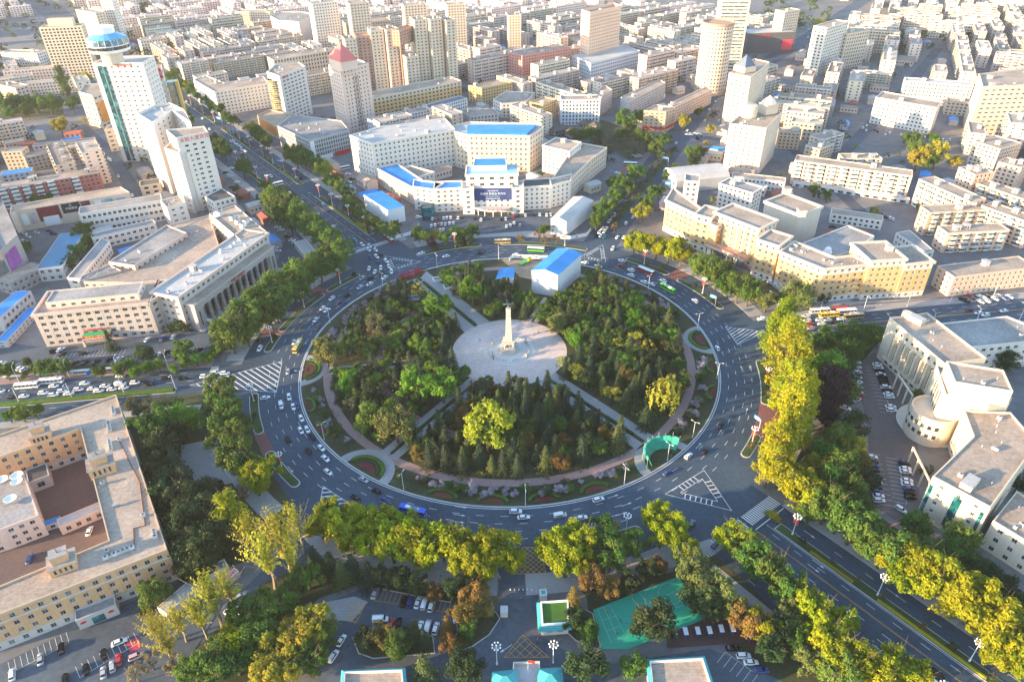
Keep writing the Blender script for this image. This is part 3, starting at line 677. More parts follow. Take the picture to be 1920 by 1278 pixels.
# porch on the front
pa, pb = along(A, B, .45), along(A, B, .66); q = [Vector(pa) + n * .05, Vector(pb) + n * .05, Vector(pb) + n * 5, Vector(pa) + n * 5]
po, _ = b.block([tuple(t) for t in q], 0, 5.2, 1, 'porch', wall='grey', bay=0, par=.7, roof=RFG, occ=False)
panel(b, along(pa, pb, .35), along(pa, pb, .66), .4, 3.6, GLT, 5.05, 'porch_glazing', po)
for t in (.14, .83):
    c = Vector(along(pa, pb, t)) + n * 5.08; m = MB(); m.lathe([(1.0, 0), (.95, .12), (0, .14)], RED, 16, (0, 0, 0)); o = m.build('wall_emblem', po, loc=(c.x - b.o[0], c.y - b.o[1], 3.1)); o.rotation_euler = (pi / 2, 0, ang); o.scale = (1, .5, 1)
# court inside it
b2 = Bld('court_annex', 'low cream annex with big white satellite dishes inside the yellow brick courtyard', org=G2(20, 950))
P = polyh(((-60, 925), (44, 886), (72, 965), (0, 992), (-60, 1010)), 11); w2, r2 = b2.block(P, 0, 11, 3, wall='pinkish', bay=3.2, indiv=True, roof=RFG, par=.6)
for x, y, rr in ((5, 902, 2.4), (33, 894, 2.4), (33, 905, 2.2), (21, 938, 2.3), (-12, 948, 2.2)):
    p = G(x, y, 11.5); m = MB(); m.lathe([(.0, 0), (rr * .5, .12), (rr * .85, .4), (rr, .7), (rr * .98, .74), (rr * .8, .46), (0, .2)], SWHITE, 20, cap=False); m.tube((0, 0, -1.0), (0, 0, .1), .2, .2, ACM); o = m.build('satellite_dish', r2, True, b2.rel((p.x, p.y, 12.0)))
simple('shed', 'grey flat shed in the brick courtyard beside the dishes', (52, 905), (92, 890), 9, 6, 1, roof=RFD, wall='grey', par=.3)
simple('carport', 'curved pale carport roof in the brick courtyard', (110, 988), (196, 952), 5, 4.5, 1, roof=RFL, wall='pinkish', par=.3)
simple('shed', 'turquoise-roofed lean-to along the annex in the brick courtyard', (0, 1013), (112, 976), 3, 3.2, 1, roof=BLUE, wall='white', par=0)
sheet('court_paving', [G2(*q) for q in ((-60, 905), (150, 850), (215, 1020), (-60, 1125))], .16, M('paving_rust', (.13, .09, .082), .85, .2, .3))

# --- the stone institution with the long colonnade, left
b = Bld('colonnade_building', 'long pink stone public building with a tall colonnade facing the ring', org=G2(300, 560))
F = rect((60, 589), (278, 566.5), 24, 20.5); fw, frf = b.block(F, 0, 20.5, 5, wall='granite', bay=4.4, ww=.52, wh=.5, par=1.1, cornice=.7, roof=RF, indiv=True, split=2, ac=2)
at = inset(ccw(F), 5.5); b.block(at, 19.4, 23.5, 1, 'attic', wall='pinkish', bay=4.4, ww=.45, wh=.4, par=.5, roof=RFG, indiv=True, split=2)
J = [F[1], G2(297, 553, 20.5), G2(322, 550, 21), G2(316, 522, 21), F[2]]; b.block(J, 0, 20.5, 5, wall='granite', bay=4.2, par=1.1, cornice=.6, roof=RF, indiv=True, split=2)
C = rect((333, 556), (502, 436), 18, 22); cw_, crf = b.block(C, 0, 22, 5, wall='granite', bay=4.0, ww=.5, wh=.42, par=1.0, cornice=.7, roof=RFL, huts=1, ac=8, indiv=True, split=2)
A, B = Vector(C[0]), Vector(C[1]); u = (B - A).normalized(); n = Vector((u.y, -u.x)); L = (B - A).length; ang = math.atan2(u.y, u.x)
m = MB(); q = [A + u * 3, A + u * (L - 5), A + u * (L - 5) + n * 6, A + u * 3 + n * 6]; m.prism(ccw([tuple(t) for t in q]), 12.2, 15.6, W['granite'], RF, bottom=True)
q = [A + u * 2.6, A + u * (L - 4.6), A + u * (L - 4.6) + n * 6.6, A + u * 2.6 + n * 6.6]; m.prism(ccw([tuple(t) for t in q]), 15.6, 16.2, W['stone'], RF, bottom=True); ent = b.mb(m, 'entablature')
for e0, e1 in ((3, 8.5), (L - 10.5, L - 5)):
    q = [A + u * e0, A + u * e1, A + u * e1 + n * 5.9, A + u * e0 + n * 5.9]; m = MB(); m.prism(ccw([tuple(t) for t in q]), 0, 12.2, W['granite']); b.mb(m, 'end_pier')
    panel(b, A + u * (e0 + 2.3) + n * 5.9, A + u * (e0 + 3.1) + n * 5.9, 2, 10.5, GL, .06, 'slot_window', th=.05)
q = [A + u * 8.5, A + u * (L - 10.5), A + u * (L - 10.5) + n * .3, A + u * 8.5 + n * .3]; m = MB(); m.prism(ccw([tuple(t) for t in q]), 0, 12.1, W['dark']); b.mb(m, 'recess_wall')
N = 11
colm = MB(); colm.box((0, 0, .5), (2.0, 2.0, 1.0), W['stone']); colm.box((0, 0, 6.2), (1.5, 1.5, 10.4), W['granite'], taper=.92); colm.box((0, 0, 11.7), (1.9, 1.9, .8), W['stone']); colme = colm.mesh('column')
for i in range(N + 1):
    p = A + u * (9.6 + (L - 21.2) * i / N) + n * 4.7; link('column', colme, b.root, b.rel((p.x, p.y, .02)), ang)
for i in range(N):
    p0 = A + u * (9.6 + (L - 21.2) * (i + .2) / N); p1 = A + u * (9.6 + (L - 21.2) * (i + .8) / N); panel(b, p0, p1, 1.2, 10.8, GL, .42, 'tall_window', th=.08)
q = [A + u * 2, A + u * (L - 4), A + u * (L - 4) + n * 9, A + u * 2 + n * 9]; m = MB(); m.prism(ccw([tuple(t) for t in q]), .05, .3, W['stone'], PAVE); b.mb(m, 'steps')
lettering(b, '中国人民银行', A + u * (L * .36) + n * 6.6, A + u * (L * .62) + n * 6.6, 14, 2.2, RED, ent, out=.1)
for poly, h, nf, rf in ((((150, 527), (300, 530), (410, 458), (392, 403), (312, 423), (204, 492)), 15.5, 4, RF), (((203, 490), (252, 497), (350, 436), (312, 421)), 18, 4, RFG), (((292, 487), (352, 498), (398, 474), (334, 461)), 12, 3, RF), (((392, 400), (440, 384), (500, 434), (450, 449)), 22, 5, RF), (((148, 527), (228, 507), (205, 495), (152, 517)), 16, 4, RFG), (((330, 432), (392, 402), (420, 418), (365, 452)), 15, 4, RF)):
    b.block(polyh(poly, h), 0, h, nf, wall='granite', bay=4.2, ww=.4, wh=.42, par=.8, roof=rf, indiv=True, ac=2)
for x, y in ((413, 402), (446, 417), (461, 417), (436, 410), (455, 424)): p = G(x, y, 22.5); link('air_conditioner', ACU, crf, b.rel((p.x, p.y, 21.4)), ang, 2.2)
p = G(406, 402, 23); m = MB(); m.lathe([(0, 0), (1.2, .2), (2.2, .9), (2.15, .95), (0, .4)], SWHITE, 18, cap=False); o = m.build('satellite_dish', crf, True, b.rel((p.x, p.y, 22.6))); o.rotation_euler = (.6, .3, 0)
# decorated entrance canopy of the front wing
A, B = Vector(F[0]), Vector(F[1]); u = (B - A).normalized(); n = Vector((u.y, -u.x)); ang = math.atan2(u.y, u.x); LF = (B - A).length
a, c = A + u * (LF * .36), A + u * (LF * .60); q = [a + n * .1, c + n * .1, c + n * 5, a + n * 5]; m = MB(); m.prism(ccw([tuple(t) for t in q]), 4.0, 4.6, SBLUE, SWHITE, bottom=True); m.prism(ccw([tuple(t) for t in [a + n * .1, c + n * .1, c + n * 4.4, a + n * 4.4]]), 4.6, 6.2, RED, M('sign_green', (.05, .35, .15), .5), bottom=True)
for t in (a + n * 4.4, c + n * 4.4): m.box((t.x, t.y, 2.0), (1.1, 1.1, 4.0), W['stone'], ang)
cn = b.mb(m, 'entrance_canopy'); lettering(b, '庆祝五一劳动节', a + n * 4.4, c + n * 4.4, 5.4, 1.5, M('letter_yellow', (.8, .5, .05), .5, 0), cn, out=.1)
lettering(b, '热烈庆祝中国人民', a, c, 7.6, 1.7, RED, cn, out=.5)

# --- the courthouse with slender piers, right
b = Bld('courthouse', 'pale limestone courthouse with slender piers and round entrance drum beside the car park', org=G2(1780, 780))
A1 = G2(1668, 595, 24); B1 = G2(1773, 682, 24); u = (Vector(B1) - Vector(A1)).normalized(); n = Vector((-u.y, u.x)) * 21
W1 = [A1, B1, tuple(Vector(B1) + n), tuple(Vector(A1) + n)]
w1, r1 = b.block(W1, 0, 24, 2, wall='limestone', bay=0, par=1.0, roof=RF, cope='limestone', ac=2)
A, B = Vector(A1), Vector(B1); L = (B - A).length; nn = Vector((u.y, -u.x)); ang = math.atan2(u.y, u.x)
for k in range(9):
    t0 = L * (.16 + .098 * k); panel(b, A + u * t0, A + u * (t0 + 1.25), 5.5, 17.5, GL, .07, 'slot_window', w1, .05)
    if k: 
        m = MB(); c = A + u * (t0 - 1.3) + nn * .9; m.box((0, 0, 0), (1.1, 1.6, 13.5), W['limestone']); o = m.build('pier', w1, loc=b.rel((c.x, c.y, 11.4))); o.rotation_euler = (0, 0, ang)
for k in range(9):
    t0 = L * (.16 + .098 * k)
    panel(b, A + u * t0, A + u * (t0 + 1.2), 19.8, 21.2, GL, .07, 'window', w1, .05); panel(b, A + u * (t0 - .3), A + u * (t0 + 1.8), 1.3, 3.6, GL, .07, 'window', w1, .05)
m = MB(); q = [A + u * (L * .13), A + u * L, A + u * L + nn * 1.8, A + u * (L * .13) + nn * 1.8]; m.prism(ccw([tuple(t) for t in q]), 4.0, 4.7, W['limestone'], bottom=True); b.mb(m, 'ledge', w1)
p = (A + u * 4 + Vector((-u.y, u.x)) * 11); m = MB(); m.box((0, 0, 1.3), (9, 4.2, 2.6), W['limestone'], 0, top=RFL); m.lathe([(2.1, 0), (2.1, 2.6), (0, 2.62)], W['limestone'], 14, (-4.5, 0, 0)); o = m.build('lift_house', r1, loc=b.rel((p.x, p.y, 23.1))); o.rotation_euler = (0, 0, math.atan2(u.y, u.x) + .35)
# central mass and its raised block
M1 = polyh(((1756, 684), (1773, 738), (1858, 753), (1898, 745), (1852, 700)), 26)
w2, r2 = b.block(M1, 0, 26, 3, wall='limestone', bay=0, par=.8, roof=RF, cope='limestone')
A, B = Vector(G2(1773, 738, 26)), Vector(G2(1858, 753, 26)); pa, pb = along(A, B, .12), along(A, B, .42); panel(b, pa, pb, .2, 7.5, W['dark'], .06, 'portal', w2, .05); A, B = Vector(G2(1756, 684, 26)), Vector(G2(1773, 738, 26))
for k in range(4): panel(b, along(A, B, .3 + .14 * k), along(A, B, .35 + .14 * k), 13, 23, GL, .07, 'slot_window', w2, .05)
b.block(polyh(((1775, 676), (1882, 693), (1900, 733), (1791, 715)), 33), 25, 33, 2, 'upper_block', wall='limestone', bay=0, par=.9, roof=RF, cope='limestone', ac=1)
# the round drum over the entrance
dc = G(1742, 766, 14); m = MB(); m.lathe([(9.5, 0.0), (9.5, 14.0), (8.8, 14.0), (8.8, 12.6), (0, 12.6)], W['limestone'], 36, (dc.x + 3, dc.y, 0), cap=False); dr = b.mb(m, 'entrance_drum')
for k in range(7):
    t = R(150 + 17 * k)
    for z in (5.5, 9.8):
        m = MB(); m.box((0, 0, 0), (1.5, .12, 1.9), GL); o = m.build('window', dr, loc=b.rel((dc.x + 3 + 9.52 * cos(t), dc.y + 9.52 * sin(t), z))); o.rotation_euler = (0, 0, t + pi / 2)
# lower wing with the tall glazed slot
A2 = G2(1749, 892, 21); B2 = G2(1858, 950, 21); u2 = (Vector(B2) - Vector(A2)).normalized(); n2 = Vector((-u2.y, u2.x)); 
W2 = [A2, B2, G2(1945, 830, 21), G2(1895, 772, 21), G2(1808, 769, 21), G2(1826, 817, 21)]
w3, r3 = b.block(W2, 0, 21, 5, wall='limestone', bay=5.5, ww=.22, wh=.36, par=.8, roof=RF, cope='limestone', ac=3, indiv=True)
A, B = Vector(A2), Vector(B2); L = (B - A).length
panel(b, A + u2 * (L * .44), A + u2 * (L * .58), 2.5, 17.5, GLT, .12, 'glazed_slot', w3); panel(b, A + u2 * .3, A + u2 * (L * .08), 3, 17, GLT, .1, 'glazed_slot', w3); panel(b, A + u2 * (L * .90), A + u2 * (L * .96), 2, 17, GLT, .1, 'glazed_slot', w3)
q = [A + u2 * (L * .42) + n2 * 2, A + u2 * (L * .62) + n2 * 2, A + u2 * (L * .62) + n2 * 9.5, A + u2 * (L * .42) + n2 * 9.5]; m = MB(); m.prism(ccw([tuple(t) for t in q]), 20.2, 23.0, W['limestone'], RFL); b.mb(m, 'plant_room', r3)
A3 = G2(1862, 975, 14); B3 = G2(1985, 1050, 14); W3 = [A3, B3, tuple(Vector(B3) + n2 * 22), tuple(Vector(A3) + n2 * 22)]
w4, r4 = b.block(W3, 0, 14, 3, wall='limestone', bay=4.8, ww=.34, wh=.42, par=.7, roof=RF, cope='limestone', ac=4, indiv=True)
# slender beams in front
for p0, p1, p2 in (((1683, 700), (1712, 742), 9), ((1712, 838), (1745, 905), 9)):
    a, c = G(*p0, p2), G(*p1, p2); m = MB(); m.tube(a, c, .45, .45, W['limestone'], 4)
    for t in (.02, .35, .68, .98): q = a.lerp(c, t); m.tube((q.x, q.y, 0), q, .4, .4, W['limestone'], 4)
    b.mb(m, 'free_standing_frame')
m = MB(); sc = G(1700, 800); m.lathe([(15, .05), (15, .5), (14, .5), (14, .9), (13, .9), (13, 1.3), (0, 1.35)], W['stone'], 40, (sc.x + 12, sc.y + 1, 0), cap=False); b.mb(m, 'entrance_steps')
b3 = Bld('office_wing', 'pale office wing with grey flat roof behind the courthouse on the east road', org=G2(1850, 620))
b3.block(polyh(((1760, 606), (1888, 592), (1985, 630), (1920, 640), (1822, 650)), 16), 0, 16, 4, wall='white', bay=3.8, ww=.5, wh=.42, par=.8, roof=RFG, indiv=True, ac=2)

# --- the yellow and white hotel, right of the ring
b = Bld('yellow_hotel', 'yellow and white six-storey hotel with a bent front and pillared porch', org=G2(1450, 480))
HS = dict(wall='ochre', base='white', top='white', bay=3.7, ww=.42, wh=.46, par=1.0, cornice=.8, roof=RF, indiv=True, cope='stone')
h = 22.5
segs = [((1250, 372), (1304, 398)), ((1304, 398), (1330, 407))]
pts = [G2(1249, 374, h), G2(1303, 399, h), G2(1322, 395, h), G2(1290, 372, h), G2(1262, 352, h)]
b.block(pts, 0, h, 6, **HS)
b.block(rect((1303, 400), (1334, 408), 16, 24.5), 0, 24.5, 6, **HS)
cb = rect((1340, 396), (1424, 428), 19, 26.5); cwb, crb = b.block(cb, 0, 26.5, 7, **HS)
b.block(rect((1333, 420), (1345, 424), 12, 21), 0, 21, 6, **dict(HS, par=.5, cornice=0))
b.block(rect((1420, 447), (1461, 460), 17, 24.5), 0, 24.5, 6, **HS)
rp = [G2(1463, 470, h), G2(1546, 503, h), G2(1632, 494, h), G2(1600, 478, h), G2(1566, 482, h), G2(1490, 452, h)]
b.block(rp, 0, h, 6, **dict(HS, ac=4))
b.block(rect((1634, 488), (1700, 484), 22, 25.5), 0, 25.5, 7, **dict(HS, huts=1)); b.block(rect((1698, 494), (1752, 489), 20, h), 0, h, 6, **dict(HS, ac=2))
hall = polyh(((1505, 455), (1590, 422), (1640, 442), (1600, 470), (1560, 480)), 17); b.block(hall, 0, 17, 3, wall='white', bay=0, par=.8, roof=RFG)
p = G(1553, 468, 18); m = MB(); m.lathe([(2.6, 0), (2.6, .6), (1.9, .9), (2.0, 2.3), (1.3, 3.2), (0, 3.5)], SWHITE, 18); m.build('roof_dome', b.root, True, b.rel((p.x, p.y, 16.2)))
# porch with dark pillars
A, B = Vector(cb[0]), Vector(cb[1]); u = (B - A).normalized(); n = Vector((u.y, -u.x)); L = (B - A).length; ang = math.atan2(u.y, u.x)
q = [A + u * 2, A + u * (L - 2), A + u * (L - 2) + n * 7, A + u * 2 + n * 7]; m = MB(); m.prism(ccw([tuple(t) for t in q]), 5.2, 7.4, W['stone'], RF, bottom=True); po = b.mb(m, 'porch')
pm = MB(); pm.box((0, 0, 2.6), (.9, .9, 5.2), W['dark']); pm = pm.mesh('pillar')
for i in range(8): c = A + u * (2.8 + (L - 5.6) * i / 7) + n * 6.2; link('pillar', pm, po, b.rel((c.x, c.y, .02)), ang)
m = MB(); q = [A + u * 2 + n * 6.9, A + u * (L - 2) + n * 6.9, A + u * (L - 2) + n * 7.15, A + u * 2 + n * 7.15]; m.prism(ccw([tuple(t) for t in q]), 7.4, 7.9, RED); b.mb(m, 'porch_trim', po)
for i in range(1, 7): x = L * i / 7 + .0; m = MB(); c = A + u * x + n * .18; m.box((0, 0, 0), (.9, .4, 16), W['white']); o = m.build('pilaster', cwb, loc=b.rel((c.x, c.y, 15.2))); o.rotation_euler = (0, 0, ang)
e = G(1665, 545); m = MB(); a2, c2 = Vector(G2(1626, 549)), Vector(G2(1668, 545)); un = (c2 - a2).normalized(); nn_ = Vector((un.y, -un.x)); m.prism(ccw([tuple(t) for t in (a2 - nn_ * 3, c2 - nn_ * 3, c2 + nn_ * 2.5, a2 + nn_ * 2.5)]), 0, 5.0, W['dark'], RF); b.mb(m, 'side_entrance')
b4 = Bld('hotel_hall', 'white vaulted hall behind the yellow hotel', org=G2(1330, 345))
m = MB(); a, c = Vector(G2(1268, 348, 6)), Vector(G2(1368, 338, 6)); u = (c - a).normalized(); n = Vector((-u.y, u.x)); 
prof = [(0, 0), (0, 9), (3, 11.5), (8, 13), (13, 13.5), (18, 13), (23, 11.5), (26, 9), (26, 0)]
for (y0, z0), (y1, z1) in zip(prof, prof[1:]): m.face([(*(a + n * y0), z0), (*(c + n * y0), z0), (*(c + n * y1), z1), (*(a + n * y1), z1)], RFL)
for q, rev in ((a, 1), (c, 0)): f = [(*(q + n * y), z) for y, z in prof]; m.face(f[::-1] if rev else f, SWHITE)
b4.mb(m, 'vaulted_shell'); OCC.append([tuple(a), tuple(c), tuple(c + n * 26), tuple(a + n * 26)])
simple('office_block', 'small white block with grey roof in the yellow hotel yard', (1349, 343), (1412, 361), 14, 20, 6, wall='white', bay=3.1, roof=RFG, par=.8, cornice=.4, huts=1)
simple('office_block', 'narrow white block at the back of the yellow hotel court', (1284, 338), (1312, 340), 14, 20, 5, wall='white', bay=3.0, roof=RFG)
b5 = Bld('theatre_hall', 'stone theatre hall with corner turrets behind the yellow hotel', org=G2(1490, 410)); P = rect((1435, 376), (1502, 402), 22, 24); t5, r5 = b5.block(P, 0, 24, 1, wall='stone', bay=0, par=1.2, cornice=.8, roof=RF)
for c in (P[3], P[1]): m = MB(); m.box((0, 0, 2), (4.5, 4.5, 4), W['stone']); m.box((0, 0, 4.3), (5.2, 5.2, .6), W['stone'], top=RF); m.build('turret', r5, loc=b5.rel((c[0], c[1], 23)))

# --- the white complex at the head of the square
b = Bld('white_complex', 'white government complex with a dark blue banner over its curved porch', org=G2(900, 330))
WS = dict(wall='white', bay=3.7, ww=.40, wh=.42, par=1.0, roof=RFL, indiv=True, cornice=.25)
b.block(polyh(((655, 253), (697, 268), (853, 242), (835, 222), (710, 238)), 31), 0, 31, 8, **dict(WS, ac=6, huts=1))
mr, mrr = b.block(polyh(((852, 246), (877, 252), (993, 254), (1019, 238), (1012, 231), (880, 228), (850, 235)), 30), 0, 30, 7, **dict(WS, wall='cream'))
A, B = G2(875, 250, 30.6), G2(989, 251, 30.6); bl = polyh(((876, 250), (988, 251), (1006, 235), (876, 235)), 30.7); m = MB(); m.prism(ccw(bl), 29.1, 31.2, BLUE); b.mb(m, 'blue_roof', mrr)
b.block(polyh(((1017, 272), (1068, 283), (1090, 266), (1042, 257)), 22), 0, 22, 6, **dict(WS, huts=1, roof=RF)); b.block(polyh(((1068, 286), (1093, 268), (1138, 276), (1108, 298), (1072, 332), (1035, 336)), 17), 0, 17, 4, **dict(WS, wall='cream', roof=RF))
FB = [(832, 350), (773, 347)]
b.block(polyh(((774, 349), (814, 354), (832, 342), (776, 336)), 18), 0, 18, 5, **dict(WS, roof=BLUE)); b.block(polyh(((813, 354), (866, 351), (866, 338), (815, 340)), 18), 0, 18, 5, **dict(WS, roof=BLUE))
b.block(polyh(((980, 350), (1034, 347), (1030, 333), (982, 336)), 18), 0, 18, 5, **dict(WS, roof=RFD)); b.block(polyh(((1033, 347), (1070, 338), (1072, 326), (1032, 334)), 17.6), 0, 17.6, 5, **dict(WS, roof=RF))
b.block(polyh(((705, 314), (772, 350), (800, 342), (745, 306)), 14), 0, 14, 2, **dict(WS, wall='cream', bay=2.6, ww=.4, wh=.75, sill=.15, roof=BLUE)); b.block(polyh(((745, 318), (780, 332), (815, 322), (770, 310)), 13), 0, 13, 3, **dict(WS, roof=RF))
b.block(polyh(((866, 353), (888, 353), (888, 340), (866, 340)), 20), 0, 20, 5, **dict(WS, bay=5)); b.block(polyh(((960, 352), (982, 351), (980, 338), (960, 339)), 20), 0, 20, 5, **dict(WS, bay=5))
MBk = polyh(((888, 352), (960, 351), (960, 330), (888, 331)), 19); mbw, _ = b.block(MBk, 0, 19, 5, **dict(WS, cornice=0))
up = polyh(((873, 327), (971, 325), (969, 308), (875, 310)), 28); uw, ur = b.block(up, 18, 28, 2, 'upper_block', **dict(WS, cornice=.6, bay=6, ww=.45)); m = MB(); m.prism(ccw(inset(ccw(up), 1.0)), 27, 27.4, M('roof_paleblue', (.25, .45, .62), .5, .1)); b.mb(m, 'blue_roof', ur)
b.block(polyh(((887, 311), (950, 310), (948, 296), (890, 297)), 31), 25, 31, 1, 'clerestory', **dict(WS, bay=0, roof=BLUE, par=.2))
A, B = Vector(MBk[0]), Vector(MBk[1]); u = (B - A).normalized(); n = Vector((u.y, -u.x)); L = (B - A).length
bn = panel(b, A + u * .3, A + u * (L - .3), 9.6, 18.6, M('banner_blue', (.035, .055, .17), .5, .25, .2), .5, 'banner', mbw)
for z, t, s in ((16.6, '长春市委宣传部', 1.1), (14.4, '新时代 新担当 新作为', 1.9), (12.4, '奋力推动全面振兴', 1.2), (10.8, '推动全面振兴率先突破', 1.0)): lettering(b, t, A, B, z, s, M('banner_text', (.7, .72, .75), .5, 0) if z != 12.4 else M('banner_cyan', (.15, .5, .55), .5, 0), bn, out=.62, extrude=.02)
mc = (A + B) / 2; m = MB(); N = 14; pts = []
for i in range(N + 1): t = pi * i / N; pts.append(mc + u * (-L * .5 * cos(t)) + n * (1 + 8 * sin(t)))
m.prism(ccw([tuple(p) for p in pts]), 4.6, 5.5, W['white'], RFL, bottom=True); po = b.mb(m, 'curved_porch')
for i in range(1, N, 2): p = pts[i] - n * .6; mm = MB(); mm.tube((0, 0, 0), (0, 0, 4.6), .35, .35, W['white'], 10); mm.build('column', po, True, b.rel((p.x, p.y, .02)))
for i, t in enumerate(range(5)): p = pts[4 + t + 1]; mm = MB(); mm.box((0, 0, .4), (1.0, .15, .8), RED); o = mm.build('flower_panel', po, loc=b.rel((p.x, p.y, 5.5)))
p0, p1 = Vector(G2(790, 408)), Vector(G2(812, 406)); m = MB(); m.prism(ccw([tuple(t) for t in (p0, p1, p1 + Vector((1, 5)), p0 + Vector((1, 5)))]), 0, 8.5, GLT, RFD); gb_ = b.mb(m, 'glass_entrance'); lettering(b, '政务服务中心', p0, p1, 7.5, 1.0, SWHITE, gb_, out=.1)
# two white site boxes in front of it
def bluebox(name, label, roofpx, h, roofm, wallm, ridge=0.0, occ=True):
    P = ccw(polyh(roofpx, h)); b = Bld(name, label, 'shed', cen(P)); m = MB(); k = len(P)
    for i in range(k): a, c = P[i], P[(i + 1) % k]; m.face([(*a, 0), (*c, 0), (*c, h), (*a, h)], wallm)
    b.mb(m, 'wall'); r = MB(); 
    if ridge:
        i0 = 0 if (Vector(P[1]) - Vector(P[0])).length < (Vector(P[2]) - Vector(P[1])).length else 1
        q = P[i0:] + P[:i0]; m0 = along(q[0], q[1], .5); m1 = along(q[3], q[2], .5)
        e = inset(q, -.5); z = h + .05
        r.face([(*e[0], z), (*m0, h + ridge), (*m1, h + ridge), (*e[3], z)], roofm); r.face([(*m0, h + ridge), (*e[1], z), (*e[2], z), (*m1, h + ridge)], roofm)
        r.face([(*e[0], z), (*e[1], z), (*m0, h + ridge)], wallm); r.face([(*e[2], z), (*e[3], z), (*m1, h + ridge)], wallm)
    else: r.prism(ccw(inset(P, -.1)), h, h + .4, wallm, roofm)
    b.mb(r, 'roof'); OCC.append(P); return b
WB = M('shed_white', (.66, .66, .66), .6, .06, .3, brick=(1.0, 40, .03, .96, (.55, .55, .55)))
WBX = MB
sb = bluebox('site_shed', 'white box shed with flat blue roof beside the far avenue', ((682, 366), (727, 395), (758, 387), (716, 359)), 11, BLUE, WB)
bluebox('site_shed', 'long white shed with pale vaulted roof at the corner of the north-east road', ((1033, 411), (1062, 415), (1112, 376), (1076, 369)), 11, RFL, WB, 2.0)
# the big blue-roofed site hall inside the park
bh = bluebox('site_hall', 'big white hall with bright blue gabled roof at the rim of the round park', ((997, 507), (1046, 515), (1090, 476), (1045, 466)), 15, BLUE, WB, 2.0)
bluebox('site_hut', 'small blue-roofed hut beside the big white park hall', ((930, 524), (962, 521), (964, 503), (938, 504)), 4, BLUE, WB, .8)
# --- towers and blocks of the town
def blk(name, label, pts, h, nf, cat='building', **kw):
    P = polyh(pts, h); b = Bld(name, label, cat, cen(P)); b.block(P, 0, h, nf, **kw); return b
# hotel tower with the round glazed crown
b = Bld('hotel_tower', 'tall white hotel tower with a round blue glazed crown and teal glass stripes', 'tower', G2(240, 300))
P = rect((172, 119), (267, 117), 24, 81); tw, tr = b.block(P, 0, 81, 21, wall='towerwhite', bay=4.6, ww=.34, wh=.36, mg=2.0, par=1.2, indiv=True, roof=RFL)
A, B = P[0], P[1]
panel(b, along(A, B, .09), along(A, B, .17), 1, 79, GLT, .5, 'glass_stripe', tw, .6); panel(b, along(A, B, .20), along(A, B, .25), 1, 78, GLT, .5, 'glass_stripe', tw, .6)
lettering(b, '长春国际大厦', along(A, B, .3), along(A, B, .9), 79.2, 2.4, RED, tw, .3)
c = G(206, 116, 82); cc = b.rel((c.x, c.y + 6, 0)); m = MB(); m.lathe([(8, 80), (8, 87)], W['stone'], 24, cc, False); m.lathe([(8, 87), (15.0, 89.5), (15.5, 91.5)], SWHITE, 40, cc, False); cr = m.build('crown_base', b.root)
m = MB(); m.lathe([(14.9, 91.5), (14.9, 94)], GL, 40, cc, False); m.lathe([(15.4, 94), (15.4, 94.6)], SWHITE, 40, cc, False); m.lathe([(15.2, 94.6), (14.3, 99)], GLB, 20, cc, False); m.build('crown_glazing', cr)
m = MB(); m.lathe([(14.4, 99), (8, 102.5)], M('crown_blue', (.10, .36, .55), .3, .1), 20, cc, False); m.lathe([(7.4, 101.5), (7.4, 106), (7.7, 106), (7.7, 107.2), (0, 107.3)], SWHITE, 32, cc, False); m.build('crown_top', cr)
for k in range(20):
    t = 2 * pi * k / 20; m = MB(); m.tube((cc[0] + 15.4 * cos(t), cc[1] + 15.4 * sin(t), 94.5), (cc[0] + 14.45 * cos(t), cc[1] + 14.45 * sin(t), 99), .15, .15, SWHITE, 4); m.build('crown_mullion', cr)
b = Bld('office_tower', 'white office tower banded in green glass under a red rooftop sign', 'tower', G2(310, 290)); P = rect((270, 134), (302, 131), 20, 66); tw, tr = b.block(P, 0, 66, 14, wall='towerwhite', bay=9, ww=.86, wh=.34, glass=GLT, par=1)
panel(b, P[0], P[1], 59, 67.5, RED, .4, 'roof_sign', tw); lettering(b, '吉林银行', P[0], P[1], 63, 3.2, SWHITE, tw, .5)
q = Vector(P[1]); m = MB(); m.box((q.x + 4.5, q.y + 3, 28), (7, 8, 56), GLT, .3); m.box((q.x + 9.0, q.y + 3.5, 28), (2.2, 8, 57), GOLD, .3); b.mb(m, 'teal_fin')
b = Bld('shopping_block', 'cream shopping block with a tall orange advert at the foot of the hotel tower', 'building', G2(190, 230)); P = polyh(((147, 172), (172, 178), (204, 166), (196, 155), (158, 158)), 32); w_, r_ = b.block(P, 0, 32, 6, wall='cream', bay=5, ww=.6, wh=.3, par=1, roof=RF)
A, B = P[1], P[2]; panel(b, along(A, B, .12), along(A, B, .75), 5, 24, SORANGE, .4, 'advert_board', w_)
blk('podium', 'small cream podium wing in front of the hotel tower', ((195, 243), (232, 237), (236, 230), (205, 233)), 20, 5, wall='cream', bay=4, ww=.6, wh=.3, roof=RF)
b = simple('ribbed_tower', 'broad cream slab tower with vertical ribs, far upper left', (72, 52), (152, 48), 15, 62, 19, 'tower', wall='cream', bay=3.6, ww=.62, wh=.6, dep=.5, par=1.5, roof=RF); m = MB(); c = G(112, 44, 64); m.box((c.x, c.y + 4, 65), (26, 8, 8), W['cream'], .15, top=RF); b.mb(m, 'roof_block')
